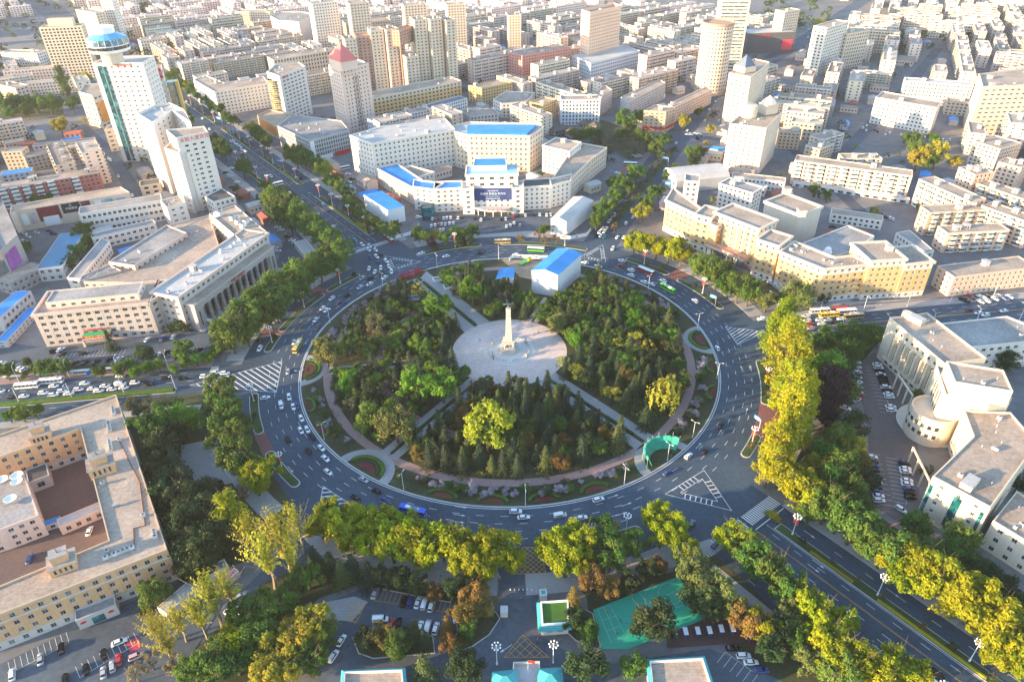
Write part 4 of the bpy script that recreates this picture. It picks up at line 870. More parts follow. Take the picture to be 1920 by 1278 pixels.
# white bank towers left of the far avenue
b = Bld('folded_tower', 'white folded tower with almost blind walls behind the bank hotel tower', 'tower', G2(300, 340)); P = polyh(((257, 212), (285, 229), (322, 206), (357, 228), (345, 205), (318, 192), (290, 196)), 56); b.block(P, 0, 56, 15, wall='towerwhite', bay=6.5, ww=.28, wh=.32, mg=4, par=2.0, roof=RFL, ac=3)
b = Bld('bank_hotel_tower', 'white stepped hotel tower with rooftop lettering beside the far avenue', 'tower', G2(380, 395))
core = polyh(((311, 243), (330, 259), (390, 247), (382, 236)), 55); cw2, cr2 = b.block(core, 0, 55, 15, wall='towerwhite', bay=5, ww=.45, wh=.4, par=1.2, roof=RF, sides=(0, 1), mg=3, indiv=True)
k = ccw(core); A, B = G2(330, 259, 55), G2(390, 247, 55); lettering(b, '金融大厦宾馆', along(A, B, .1), along(A, B, .98), 52.6, 3.4, RED, cw2, .3)
m = MB(); u = (Vector(B) - Vector(A)).normalized(); n = Vector((u.y, -u.x)); q = [Vector(A) + n * .02, Vector(A) + n * .5 + u * 2, Vector(A) + n * .5]
panel(b, A, along(A, B, 1), 49.5, 55.4, W['towerwhite'], .28, 'sign_wall', cw2, .3)
b.block(rect((349, 287), (396, 272), 12, 44), 0, 44, 12, 'front_slab', wall='towerwhite', bay=3.6, ww=.5, wh=.36, par=.8, roof=RFD, mg=1.5, indiv=True, occ=False)
b.block(polyh(((308, 277), (335, 286), (348, 273), (322, 264)), 46), 0, 46, 12, 'side_slab', wall='towerwhite', bay=6, ww=.3, wh=.3, par=.8, roof=RF, occ=False, sides=(0, 3))
b.block(polyh(((384, 368), (400, 378), (441, 368), (415, 352)), 13), 0, 13, 3, 'podium', wall='towerwhite', bay=3.4, roof=RFD, par=.7, occ=False)
simple('long_office', 'long white three-storey office with dark roof below the red shopping arcade', (147, 401), (303, 375), 13, 15.5, 3, wall='white', bay=3.0, ww=.62, wh=.4, roof=RFG, par=.7, indiv=True)
b = simple('poster_block', 'white block with small red characters beside the bank hotel tower', (312, 388), (348, 379), 15, 17, 4, wall='white', bay=4.2, ww=.4, wh=.3, roof=RF, ac=2, indiv=True)
simple('school_wing', 'low white school wing with red flowers behind the colonnade building', (172, 446), (292, 418), 8, 9, 2, wall='white', bay=3.6, ww=.55, wh=.4, roof=RFG, par=.6)
blk('school_wing', 'narrow grey-roofed school wing slanting towards the colonnade building', ((150, 522), (205, 452), (190, 445), (125, 520)), 9, 2, wall='white', bay=3.6, ww=.5, wh=.4, roof=RFG, par=.6)
b = Bld('arcade', 'shopping arcade with maroon and black shop signs at the far left', 'building', G2(120, 400)); P = polyh(((18, 400), (28, 396), (243, 360), (226, 350), (150, 362), (20, 385)), 15); aw, ar = b.block(P, 0, 15, 3, wall='cream', bay=0, par=.9, roof=RF)
A, B = G2(28, 396, 15), G2(243, 360, 15)
for t0, t1, z0, z1, mt, nm in ((.17, .36, 4.5, 14.5, M('sign_maroon', (.16, .02, .03), .5, .1), 'shop_sign'), (.38, .54, 7.5, 14.5, M('sign_black', (.03, .02, .02), .5, .1), 'shop_sign'), (.55, .63, 5, 14, M('sign_maroon', (.16, .02, .03)), 'shop_sign'), (.67, .73, 6, 13, SWHITE, 'poster'), (.76, .83, 6, 13, M('poster_teal', (.2, .42, .45), .6, .5, 1), 'poster'), (.87, .94, 5, 12, M('poster_blue', (.3, .36, .5), .6, .6, 1), 'poster'), (.03, .08, 4, 12, SWHITE, 'poster'), (.10, .15, 4, 12, M('poster_pink', (.5, .4, .42), .6, .4, 1), 'poster')):
    o = panel(b, along(A, B, t0), along(A, B, t1), z0, z1, mt, .3, nm, aw)
    if nm == 'shop_sign' and t0 < .2: panel(b, along(A, B, .20), along(A, B, .335), 1, 7.6, SWHITE, .5, 'shop_front', aw); lettering(b, '国际名店', along(A, B, t0), along(A, B, t1), 9.3, 2.2, RED, aw, .6)
    if t0 == .38: lettering(b, '中国黄金', along(A, B, t0), along(A, B, t1), 10.6, 1.9, SWHITE, aw, .6); lettering(b, 'C', along(A, B, t0), along(A, B, t1), 13, 2.4, SWHITE, aw, .6)
b = Bld('shop_tower', 'grey shopping block with purple and red signs at the left edge', 'building', G2(10, 470)); P = polyh(((-30, 400), (3, 372), (32, 440), (0, 470)), 24); sw_, _ = b.block(P, 0, 24, 5, wall='old', bay=0, par=.8, roof=RFG); A, B = P[2] if False else G2(0, 470, 24), G2(32, 440, 24)
panel(b, along(A, B, .1), along(A, B, .7), 9, 20, M('poster_purple', (.25, .07, .3), .6, .5, .5), .4, 'poster', sw_); panel(b, along(A, B, 0), along(A, B, .95), 1, 6, RED, .5, 'shop_sign', sw_)
b = simple('brick_apartments', 'red and white five-storey apartments behind the shopping arcade', (-8, 356), (185, 323), 13, 16, 5, wall='red', bay=3.3, ww=.5, wh=.4, roof=RF, par=.5, huts=3, cope='grey')
A, B = rect((-8, 356), (185, 323), 13, 16)[:2]
for t in (.02, .13, .24, .36, .48, .72):
    a, c = Vector(along(A, B, t)), Vector(along(A, B, t + .07)); u = (c - a).normalized(); n = Vector((u.y, -u.x)); m = MB(); q = ccw([tuple(p) for p in (a, c, c + n * 1.4, a + n * 1.4)])
    for f in range(5): z = .4 + 3.05 * f; m.prism(q, z, z + 1.2, W['white'], bottom=True); m.prism(ccw(inset(q, .06)), z + 1.2, z + 2.6, GLB); m.prism(q, z + 2.6, z + 2.85, W['white'], bottom=True)
    b.mb(m, 'balcony_stack')
simple('old_block', 'dark grey old block with shabby windows at the left, below the hotel tower', (46, 296), (150, 274), 12, 12, 4, wall='old', bay=3.2, roof=RF, par=.5)
simple('apartment_block', 'small brown apartment block at the left edge below the hotel tower', (2, 285), (40, 283), 12, 16, 5, wall='tan', bay=3.4, roof=RFG, par=.6)
simple('shop_row', 'low row with bright orange roof near the side street', (118, 250), (150, 248), 8, 6, 1, wall='red', bay=4, roof=M('roof_orange', (.50, .15, .06), .7, .1), par=.2)
simple('shop_row', 'low pale shop row between the old block and the side street', (60, 274), (176, 262), 8, 7, 2, wall='pinkish', bay=3.6, roof=RF, par=.4)
for k, (a, c, d, h, lb) in enumerate((((0, 330), (58, 322), 12, 6, 'blue-roofed shed behind the red and white apartments'), ((66, 505), (113, 438), -15, 9, 'long blue-roofed market hall left of the colonnade building'), ((0, 595), (58, 545), 9, 9, 'blue-roofed row house at the left edge beside the colonnade building'), ((12, 640), (72, 575), 6, 4, 'bright blue tent roof at the foot of the colonnade building'))):
    simple('market_shed', lb, a, c, d, h, 2, 'shed', wall='grey', bay=3.5, roof=BLUE if k != 1 else M('roof_slateblue', (.06, .20, .33), .6, .15, .4), par=.15)
simple('row_house', 'grey two-storey row house with a pale roof left of the colonnade building', (18, 530), (85, 497), 12, 9, 2, wall='old', bay=3.4, roof=RF, par=.5)
simple('kiosk_hall', 'pale flat-roofed kiosk hall beside the car park right of the colonnade building', (573, 448), (592, 470), -8, 4.5, 1, 'kiosk', wall='white', bay=2.4, ww=.8, wh=.6, roof=RFL, par=.5, indiv=True)
simple('low_hall', 'cream low hall with dark roof behind the bank hotel tower', (262, 349), (300, 343), 12, 8, 2, wall='cream', bay=5, roof=RFD, par=.5)
for A, B, d, h, nf, wl, lb in (((0, 98), (68, 100), 16, 24, 7, 'white', 'white terraced block at the upper left edge'), ((4, 134), (128, 124), 12, 20, 6, 'pinkish', 'long pinkish six-storey block at the upper left'), ((37, 157), (142, 148), 11, 14, 4, 'white', 'white four-storey block left of the hotel tower'), ((-4, 158), (28, 165), 14, 18, 5, 'pinkish', 'pinkish corner block at the left edge above the trees')):
    simple('town_block', lb, A, B, d, h, nf, wall=wl, bay=3.3, roof=RF, huts=1)
# right of the far avenue
blk('curved_hotel', 'white seven-storey corner hotel with a thin red roof line on the far avenue', ((362, 149), (402, 172), (503, 156), (494, 143), (420, 155), (385, 141)), 24, 7, wall='white', bay=3.6, ww=.42, wh=.42, roof=RF, huts=1, ac=4)
b = Bld('glass_tower', 'white tower with a curved gold glass front on the far avenue', 'tower', G2(545, 235)); P = polyh(((500, 134), (523, 142), (572, 124), (560, 116), (515, 121)), 46); w_, r_ = b.block(P, 0, 46, 13, wall='towerwhite', bay=5, ww=.6, wh=.4, par=1.2, glass=GLB, roof=RF, ac=3, sides=(1,) if False else True, mg=3)
c = G(515, 141, 44); m = MB(); m.lathe([(8.5, 2), (8.5, 40)], GLG, 22, (c.x, c.y + 1.5, 0), False); gd = b.mb(m, 'gold_glazing', w_)
m = MB()
for z in range(4, 41, 2): m.lathe([(8.62, z), (8.62, z + .25)], SWHITE, 22, (c.x, c.y + 1.5, 0), False)
o = b.mb(m, 'glazing_bars', gd); o['kind'] = 'stuff'; lettering(b, '交通银行', G2(521, 142, 46), G2(545, 135, 46), 43, 2.2, RED, w_, .3)
b = Bld('pyramid_tower', 'pale tower with a pink pyramid roof behind the white complex', 'tower', G2(660, 245)); P = polyh(((615, 121), (638, 131), (691, 118), (668, 110)), 58); w_, r_ = b.block(P, 0, 58, 16, wall='pinkish', bay=3.8, ww=.34, wh=.4, mg=2.4, par=1.2, roof=RFG)
T = polyh(((616, 108), (639, 117), (669, 112), (647, 104)), 65); T = [(p[0], p[1]) for p in T]; b.block(T, 57, 65, 2, 'top_block', wall='pinkish', bay=0, par=.4); ap = cen(T); m = MB(); e = inset(ccw(T), -.8)
for i in range(4): m.face([(*e[i], 65.1), (*e[(i + 1) % 4], 65.1), (ap[0], ap[1], 79)], M('pyramid_pink', (.55, .14, .13), .6, .05))
b.mb(m, 'pyramid_roof')
A, B = G2(638, 131, 58), G2(691, 118, 58)
for t in (.40, .45, .50, .55): panel(b, along(A, B, t), along(A, B, t + .02), 4, 50, GL, .1, 'slot_window', w_, .08)
simple('bank_office', 'broad cream office with tall dark windows behind the gold glass tower', (512, 112), (640, 92), 18, 34, 8, wall='cream', bay=3.4, ww=.5, wh=.62, roof=RF, base=None, huts=1, ac=3)
b = Bld('lattice_store', 'grey department store with a white lattice front on the far avenue', 'building', G2(600, 285)); P = polyh(((520, 236), (580, 264), (655, 244), (640, 226), (548, 214)), 19); w_, r_ = b.block(P, 0, 19, 5, wall='grey', bay=2.2, ww=.66, wh=.7, sill=.15, roof=RFG, ac=5, huts=1, indiv=True)
A, B = G2(580, 264, 19), G2(655, 244, 19); panel(b, along(A, B, .55), along(A, B, .95), .5, 4, RED, .6, 'shop_sign', w_); panel(b, along(A, B, .1), along(A, B, .5), .5, 4, SWHITE, .6, 'shop_sign', w_); panel(b, along(A, B, 0), along(A, B, .1), 3, 18, SWHITE, .5, 'sign_board', w_)
b = blk('advert_block', 'curved low block with orange adverts at the foot of the gold glass tower', ((482, 216), (520, 237), (546, 214), (506, 205)), 13, 3, wall='tan', bay=0, roof=RF); A, B = G2(482, 216, 13), G2(520, 237, 13); panel(b, along(A, B, .1), along(A, B, .9), 3, 11, SORANGE, .3, 'advert_board')
# brown and cream towers on the yellow podium
b = Bld('twin_towers', 'cream and brown residential towers standing on a long yellow podium', 'tower', G2(780, 185))
TS = dict(bay=3.2, ww=.42, wh=.42, par=1.5, roof=RF, mg=.8)
for a, c, d, h, wl in (((646, 73), (668, 71), 16, 60, 'cream'), ((668, 68), (694, 66), 14, 61, 'brown'), ((694, 57), (718, 55), 18, 66, 'cream'), ((718, 60), (724, 60), 12, 63, 'brown'), ((724, 56), (748, 53), 18, 66, 'cream'), ((776, 37), (800, 35), 18, 73, 'cream'), ((800, 39), (806, 39), 12, 70, 'brown'), ((806, 36), (828, 33), 18, 73, 'cream'), ((828, 40), (836, 39), 12, 69, 'brown'), ((836, 38), (854, 36), 16, 71, 'cream'), ((761, 107), (785, 104), 12, 40, 'cream')):
    b.block(rect(a, c, d, h), 0, h, int(h / 3.2), wall=wl, huts=1 if wl == 'cream' else 0, **TS)
g_ = rect((748, 57), (776, 47), 9, 66); b.block(g_, 50, 66, 5, 'gate_beam', wall='brown', **TS); g2_ = rect((748, 62), (757, 60), 9, 62); b.block(g2_, 0, 62, 18, wall='brown', **TS)
b.block(rect((697, 184), (865, 151), 22, 19), 0, 19, 5, 'podium', wall='ochre', top='cream', bay=4.4, ww=.5, wh=.45, par=1, roof=RF, ac=4)
b = simple('apartment_row', 'white and grey apartment row in front of the yellow podium', (700, 228), (812, 203), 12, 15, 5, wall='paleblue', bay=3.2, ww=.6, wh=.46, roof=RF, par=.5, huts=3)
simple('apartment_row', 'blue and white apartment row at the right end of the yellow podium', (806, 203), (876, 184), 12, 16, 5, wall='white', bay=2.8, ww=.62, wh=.5, glass=GLB, roof=M('roof_slate', (.10, .14, .2), .7, .15), par=.4)
b = blk('red_block', 'red brick hotel block on a pale base in the middle distance', ((953, 98), (979, 104), (1071, 89), (1048, 82)), 29, 9, wall='rose', base='pinkish', nbase=2, bay=3.6, ww=.42, wh=.42, roof=RF, huts=2)
b = Bld('peach_tower', 'tall peach tower on a pale blue podium, upper middle', 'tower', G2(1130, 120)); P = polyh(((1090, 18), (1106, 23), (1165, 10), (1150, 5)), 66); b.block(P, 0, 66, 17, wall='peach', bay=3.8, ww=.34, wh=.36, mg=1.6, par=3, roof=RF, huts=1); b.block(polyh(((1072, 104), (1108, 118), (1200, 95), (1170, 84)), 20), 0, 20, 5, 'podium', wall='paleblue', bay=3.6, ww=.5, wh=.4, roof=RFL, occ=True)
# the round tower
b = Bld('round_tower', 'round cream tower with a dark rim, upper right', 'tower', G2(1348, 165)); c = G(1347, 46, 68); cc = b.rel((c.x, c.y, 0)); RR = 16.0; N = 30; m = MB(); gm = MB(); nf = 17; fh = 64 / nf
for k in range(N):
    t0, t1 = 2 * pi * k / N, 2 * pi * (k + 1) / N; a0, a1 = t0 + (t1 - t0) * .26, t0 + (t1 - t0) * .74
    def q(t, z, r=RR): return (cc[0] + r * cos(t), cc[1] + r * sin(t), z)
    for f in range(nf):
        z0 = 4 + f * fh; zs, zt, z1 = z0 + fh * .28, z0 + fh * .72, z0 + fh
        m.face([q(t0, z0), q(t1, z0), q(t1, zs), q(t0, zs)], W['cream']); m.face([q(t0, zt), q(t1, zt), q(t1, z1), q(t0, z1)], W['cream']); m.face([q(t0, zs), q(a0, zs), q(a0, zt), q(t0, zt)], W['cream']); m.face([q(a1, zs), q(t1, zs), q(t1, zt), q(a1, zt)], W['cream'])
        gm.face([q(a0, zs, RR - .3), q(a1, zs, RR - .3), q(a1, zt, RR - .3), q(a0, zt, RR - .3)], GL)
wo = m.build('wall', b.root); o = gm.build('window_glass', wo); o['kind'] = 'stuff'; m = MB(); m.lathe([(RR, 0), (RR, 4)], W['tan'], N, cc, False); m.lathe([(RR + .5, 68), (RR + .5, 71), (RR - .5, 71), (RR - .5, 69.5), (0, 69.5)], W['brown'], N, cc, False); m.build('roof_rim', b.root); b.block(rect((1310, 152), (1375, 150), 26, 12), 0, 12, 3, 'podium', wall='cream', roof=RF); OCC.append([(c.x - 17, c.y - 17), (c.x + 17, c.y - 17), (c.x + 17, c.y + 17), (c.x - 17, c.y + 17)])
simple('ribbon_tower', 'tall pale office tower with ribbon windows at the top edge', (1354, -8), (1409, -8), 22, 82, 22, 'tower', wall='cream', bay=30, ww=.92, wh=.42, glass=GLB, mg=.6, par=2)
b = simple('dark_mall', 'dark shopping mall with red screens, upper right', (1403, 63), (1493, 60), 34, 24, 4, wall='dark', bay=0, roof=RFL); A, B = rect((1403, 63), (1493, 60), 34, 24)[:2]
panel(b, along(A, B, .74), along(A, B, .96), 3, 15, M('screen_red', (.6, .05, .09), .4, .3, .3), .4, 'screen'); lettering(b, '欧亚商都', along(A, B, .2), along(A, B, .5), 20, 4, RED, None, .4)
simple('slab_tower', 'white slab tower with dark vertical bands beside the far right avenue', (1551, 52), (1592, 40), 16, 52, 15, 'tower', wall='white', bay=4, ww=.5, wh=.5, roof=RF, huts=1)
simple('slab_tower', 'cream block with square windows right of the white slab tower', (1590, 63), (1632, 56), 18, 40, 10, 'tower', wall='cream', bay=4, roof=RF, huts=1)
b = blk('spire_tower', 'cream tower with a small glazed pyramid on top, right of the north-east road', ((1367, 136), (1408, 144), (1443, 116), (1414, 110)), 47, 14, 'tower', wall='cream', bay=4.2, ww=.36, wh=.36, mg=2, roof=RF, huts=1)
c = G(1396, 132, 47); m = MB(); m.box((c.x, c.y, 49), (14, 14, 5), W['cream'], .5); e = [(c.x + 9.5 * cos(.5 + pi / 4 + k * pi / 2), c.y + 9.5 * sin(.5 + pi / 4 + k * pi / 2), 51.6) for k in range(4)]
for i in range(4): m.face([e[i], e[(i + 1) % 4], (c.x, c.y, 61)], M('pyramid_glass', (.12, .15, .2), .3, .2, 1))
b.mb(m, 'pyramid_top')
b = blk('square_block', 'square cream office with small slit windows and rooftop turrets, upper right', ((1368, 231), (1437, 240), (1466, 209), (1402, 203)), 38, 11, 'tower', wall='cream', base='pinkish', bay=4.0, ww=.22, wh=.44, mg=3, par=1.4, roof=RF, ac=3)
c = G(1440, 205, 40); m = MB(); m.box((c.x, c.y, 41), (12, 10, 8), W['cream'], .4); m.lathe([(6.5, 45), (4, 48), (.2, 51)], W['stone'], 8, (c.x, c.y, 0)); b.mb(m, 'roof_pavilion'); c = G(1404, 206, 42); m = MB(); m.lathe([(7, 37), (7, 44), (6.4, 46), (0, 46.5)], W['cream'], 22, (c.x, c.y, 0)); m.tube((c.x - 3, c.y, 46), (c.x - 3, c.y, 52), 1.6, 1.2, W['cream'], 8); b.mb(m, 'roof_drum')
blk('hospital_block', 'white seven-storey hospital block in front of the car park, right', ((1642, 182), (1757, 202), (1766, 190), (1655, 171)), 24, 7, wall='white', bay=3.3, ww=.5, wh=.42, roof=RF, huts=1)
simple('hospital_block', 'long white hospital wing behind blue roofs, right', (1698, 151), (1826, 160), 14, 22, 6, wall='white', bay=3.2, ww=.42, wh=.5, roof=RFL, huts=1)
b = blk('hospital_tower', 'huge cream hospital tower at the right edge', ((1843, 162), (1985, 157), (1985, 120), (1836, 138)), 44, 11, 'tower', wall='cream', bay=5.5, ww=.55, wh=.3, mg=3, par=1.5, roof=RF, huts=2, ac=4)
for A, B, d, h, nf, wl, lb in (((1490, 300), (1711, 330), 13, 19, 6, 'peach', 'long peach apartment row with balconies above the white garages'), ((1723, 335), (1820, 378), 14, 20, 6, 'peach', 'peach apartment block right of the garage yard'), ((1744, 398), (1856, 392), 11, 17, 5, 'tan', 'tan apartment block right of the yellow hotel yard'), ((1778, 437), (1894, 431), 11, 14, 4, 'peach', 'low peach apartment block behind the pink shop row'), ((1841, 385), (1935, 418), 12, 18, 6, 'peach', 'peach apartment block at the right edge beside the tan one'), ((1832, 343), (1930, 376), 12, 19, 6, 'tan', 'tan apartment row at the right edge below the hospital yard'), ((1798, 313), (1829, 327), 16, 24, 8, 'peach', 'narrow tall apartment end block below the hospital yard'), ((1826, 264), (1876, 279), 28, 19, 6, 'cream', 'long cream block running away from the hospital yard'), ((1872, 303), (1916, 314), 15, 22, 7, 'peach', 'stepped apartment block at the right edge below the hospital tower'), ((1460, 246), (1503, 249), 11, 15, 5, 'tan', 'tan five-storey block right behind the square cream office'), ((1510, 272), (1538, 280), 20, 16, 5, 'apt2', 'left of two short apartment blocks above the peach row'), ((1543, 262), (1584, 250), 13, 15, 5, 'apt', 'right of two short apartment blocks above the peach row'), ((1582, 297), (1655, 297), 12, 12, 4, 'cream', 'low cream apartments directly behind the long peach row')):
    b = simple('apartment_block', lb, A, B, d, h, nf, wall=wl, bay=3.2, ww=.5, wh=.46, roof=RF, par=.6, huts=2)
    P = rect(A, B, d, h); u = (Vector(P[1]) - Vector(P[0])).normalized(); n = Vector((u.y, -u.x)); L = (Vector(P[1]) - Vector(P[0])).length
    if L > 25:
        for k in range(int(L / 8)):
            a = Vector(P[0]) + u * (3 + k * 8); q = ccw([tuple(t) for t in (a, a + u * 3.2, a + u * 3.2 + n * 1.3, a + n * 1.3)]); m = MB()
            for f in range(nf): z = .5 + (h - .6) / nf * f; m.prism(q, z, z + 1.1, W['white'], bottom=True); m.prism(ccw(inset(q, .05)), z + 1.1, z + 2.4, GLB); m.prism(q, z + 2.4, z + 2.6, W['white'], bottom=True)
            b.mb(m, 'balcony_stack')
simple('garage_row', 'low white garage row along the peach apartments', (1487, 341), (1706, 374), 4, 3.4, 1, wall='white', bay=6, ww=.6, wh=.6, sill=.05, roof=RFL, par=.2)
simple('low_office', 'low white two-storey row behind the hotel block', (1372, 330), (1473, 341), 9, 8.5, 2, wall='white', bay=2.8, ww=.5, wh=.4, roof=RF, par=.4)
simple('yard_office', 'low pale yard office behind the yellow hotel', (1558, 400), (1656, 414), 10, 7, 2, wall='white', bay=3.4, roof=RF, par=.4)
simple('shop_row', 'pink shop row with yellow gate posts on the east road', (1790, 519), (1945, 500), 14, 13, 4, wall='peach', bay=3.4, ww=.45, wh=.4, roof=RF, par=.6, huts=1, indiv=True)
simple('shop_row', 'pink end block of the shop row on the east road', (1762, 499), (1787, 513), 12, 12.3, 4, wall='peach', bay=3.4, ww=.45, wh=.4, roof=RF, par=.6)
blk('yard_shed', 'long low shed with blue end beside the yellow hotel', ((1680, 436), (1706, 431), (1752, 470), (1738, 474)), 8, 2, 'shed', wall='white', bay=3.0, roof=RFG, par=.3)
# middle distance, between the white complex and the north-east road
b = simple('grey_hotel', 'grey and white hotel with zigzag panels in the middle distance', (1052, 187), (1126, 186), 16, 24, 7, wall='paleblue', bay=3.0, ww=.5, wh=.55, roof=RF, huts=1); A, B = rect((1052, 187), (1126, 186), 16, 24)[:2]; lettering(b, '天城饭店', along(A, B, .1), along(A, B, .8), 22.3, 3, SWHITE, None, .3)
b = blk('corner_office', 'tan corner office with a red shop band on the north-east road', ((1207, 207), (1249, 209), (1267, 201), (1230, 196)), 19, 6, wall='tan', bay=4.2, ww=.36, wh=.36, roof=RF, huts=1); A, B = G2(1207, 207, 19), G2(1249, 209, 19); panel(b, A, B, 2.5, 4.5, RED, .9, 'shop_sign'); A, B = G2(1249, 209, 19), G2(1267, 201, 19); panel(b, A, B, 2.5, 4.5, RED, .9, 'shop_sign')
for pts, h, nf, wl, lb in ((((1164, 182), (1177, 191), (1248, 155), (1237, 149)), 17, 6, 'grey', 'long grey apartment slab pointing away beside the blue market roof'), (((1253, 195), (1263, 201), (1336, 167), (1324, 162)), 15, 5, 'pinkish', 'long pale office slab along the north-east road'), (((924, 186), (940, 194), (986, 191), (1003, 173), (950, 170)), 14, 4, 'white', 'white round-cornered shop building behind the white complex'), (((993, 191), (1018, 196), (1043, 186), (1020, 181)), 17, 6, 'ochre', 'pale yellow apartment block beside the grey zigzag hotel'), (((878, 160), (903, 165), (961, 154), (935, 150)), 16, 5, 'ochre', 'yellow-trimmed apartment block behind the yellow podium'), (((862, 206), (925, 202), (935, 212), (880, 218)), 11, 3, 'grey', 'low faceted grey hall behind the white complex'), (((1112, 175), (1128, 182), (1148, 168), (1135, 160)), 18, 6, 'apt2', 'grey apartment end block right of the zigzag hotel')):
    blk('town_block', lb, pts, h, nf, wall=wl, bay=3.3, ww=.48, wh=.46, roof=RF, huts=1)
b = simple('market_roof', 'long bright blue market roof beside the grey apartment slab', (1205, 196), (1248, 176), 7, 4, 1, 'shed', wall='white', bay=0, roof=BLUE, par=.1)
for A, B, d, h, nf, wl, lb in (((953, 29), (977, 28), 15, 46, 14, 'cream', 'slim cream tower left of the peach tower'), ((585, 7), (633, 2), 17, 62, 18, 'white', 'white residential tower at the top edge, left of the brown towers'), ((655, 7), (692, 4), 22, 62, 18, 'cream', 'cream hotel tower at the top edge'), ((648, 45), (733, 38), 28, 28, 8, 'tan', 'tan hotel wing at the foot of the cream tower'), ((838, 9), (873, 7), 16, 62, 19, 'cream', 'pale tower at the top edge right of the brown towers'), ((757, 10), (800, 7), 16, 60, 18, 'cream', 'pale tower at the top edge behind the brown towers'), ((141, 18), (178, 24), 14, 48, 14, 'cream', 'cream tower at the upper left behind the ribbed slab'), ((185, -8), (206, -8), 14, 62, 18, 'white', 'white tower with green side at the top left edge'), ((440, 22), (505, 22), 18, 26, 8, 'cream', 'broad cream block at the top edge'), ((1472, 22), (1500, 18), 16, 46, 14, 'cream', 'cream tower at the top edge near the far right avenue')):
    simple('far_tower', lb, A, B, d, h, nf, 'tower', wall=wl, bay=3.5, ww=.45, wh=.45, roof=RF, huts=1, indiv=False)
blk('round_mall', 'pinkish octagonal mall at the top edge left of the white tower', ((507, 30), (522, 38), (560, 41), (592, 30), (570, 22), (525, 22)), 30, 5, wall='pinkish', bay=0, roof=RFG, ac=4)
# ------------------------------------------------------------------ the sea of apartment slabs
def proto(L, D, nf, wl, balc, seed):
    """one kind of apartment slab standing at the origin, its parts as shared meshes"""
    rr = random.Random(seed); h = nf * 2.95 + .8; P = [(-L / 2, -D / 2), (L / 2, -D / 2), (L / 2, D / 2), (-L / 2, D / 2)]
    st = dict(STD, wall=wl, bay=3.3, ww=.5, wh=.47, par=.6, dep=.18)
    wb, gb = MB(), MB()
    for i in range(4):
        A, B = Vector(P[i]), Vector(P[(i + 1) % 4]); n = ((B - A).normalized()); 
        # windows all round the long sides and thin on the ends; the test for facing the camera does not apply to a kind
        Ls = (B - A).length; u = n; nn = Vector((u.y, -u.x)); nb = int(Ls / (3.3 if Ls > 20 else 5.5)); cell = Ls / nb; fh = (h - .6) / nf
        def Q(x, z, d=0.0): q = A + u * x - nn * d; return (q.x, q.y, z)
        for f in range(nf):
            zb = fh * f; s = zb + fh * .3; t = s + fh * .46; m = W[wl]
            wb.face([Q(0, zb), Q(Ls, zb), Q(Ls, s), Q(0, s)], m); wb.face([Q(0, t), Q(Ls, t), Q(Ls, zb + fh), Q(0, zb + fh)], m); x = 0
            for k in range(nb):
                w2 = cell * (.5 if Ls > 20 else .25); x0 = cell * (k + .5) - w2 / 2; x1 = x0 + w2
                wb.face([Q(x, s), Q(x0, s), Q(x0, t), Q(x, t)], m); x = x1; gb.face([Q(x0, s, .2), Q(x1, s, .2), Q(x1, t, .2), Q(x0, t, .2)], GL)
                wb.face([Q(x0, s), Q(x1, s), Q(x1, s, .2), Q(x0, s, .2)], m); wb.face([Q(x1, s, .2), Q(x1, s), Q(x1, t), Q(x1, t, .2)], m)
            wb.face([Q(x, s), Q(Ls, s), Q(Ls, t), Q(x, t)], m)
        if balc and Ls > 20:
            for k in range(1, nb, balc):
                x0, x1 = cell * k + .15, cell * (k + 1) - .15; q = ccw([tuple((A + u * a + nn * d)[:]) for a, d in ((x0, 0), (x1, 0), (x1, 1.2), (x0, 1.2))])
                for f in range(1, nf): z = fh * f; wb.prism(q, z, z + 1.0, W['apt3']); gb.prism(ccw(inset(q, .06)), z + 1.0, z + 2.2, GLB); wb.prism(q, z + 2.2, z + 2.4, W['apt3'])
    rb = MB(); rb.face([(*p, h - .6) for p in P], RFV); pb = MB(); inn = inset(P, .35)
    for i in range(4):
        j = (i + 1) % 4; a, b, c, d = P[i], P[j], inn[j], inn[i]
        pb.face([(*a, h - .6), (*b, h - .6), (*b, h), (*a, h)], W[wl]); pb.face([(*a, h), (*b, h), (*c, h), (*d, h)], W[wl]); pb.face([(*c, h), (*c, h - .6), (*d, h - .6), (*d, h)], W[wl])
    parts = [('wall', wb.mesh('wall'), None, [('window_glass', gb.mesh('window_glass'))]), ('roof', rb.mesh('roof'), None, [('parapet', pb.mesh('parapet'))])]
    for k in range(max(1, int(L / 18))): parts.append(('stair_hut', HUT, (-L / 2 + L * (k + .5) / max(1, int(L / 18)), rr.uniform(-2, 2), h - .6)))
    return dict(L=L, D=D, h=h, parts=parts)
RFV = M('roof_varied', (.36, .31, .27), .9, .3, .3, obj=.4, hue=.03)
KINDS = {}
for i, (L, D, nf, wl, bc) in enumerate(((34, 12, 6, 'apt', 3), (48, 12, 6, 'apt2', 2), (62, 12, 6, 'apt', 3), (46, 13, 7, 'apt3', 2), (60, 13, 7, 'apt2', 3), (32, 14, 5, 'apt3', 0), (26, 16, 4, 'apt2', 0), (30, 14, 9, 'apt3', 3))):
    KINDS[i] = proto(L, D, nf, wl, bc, i)
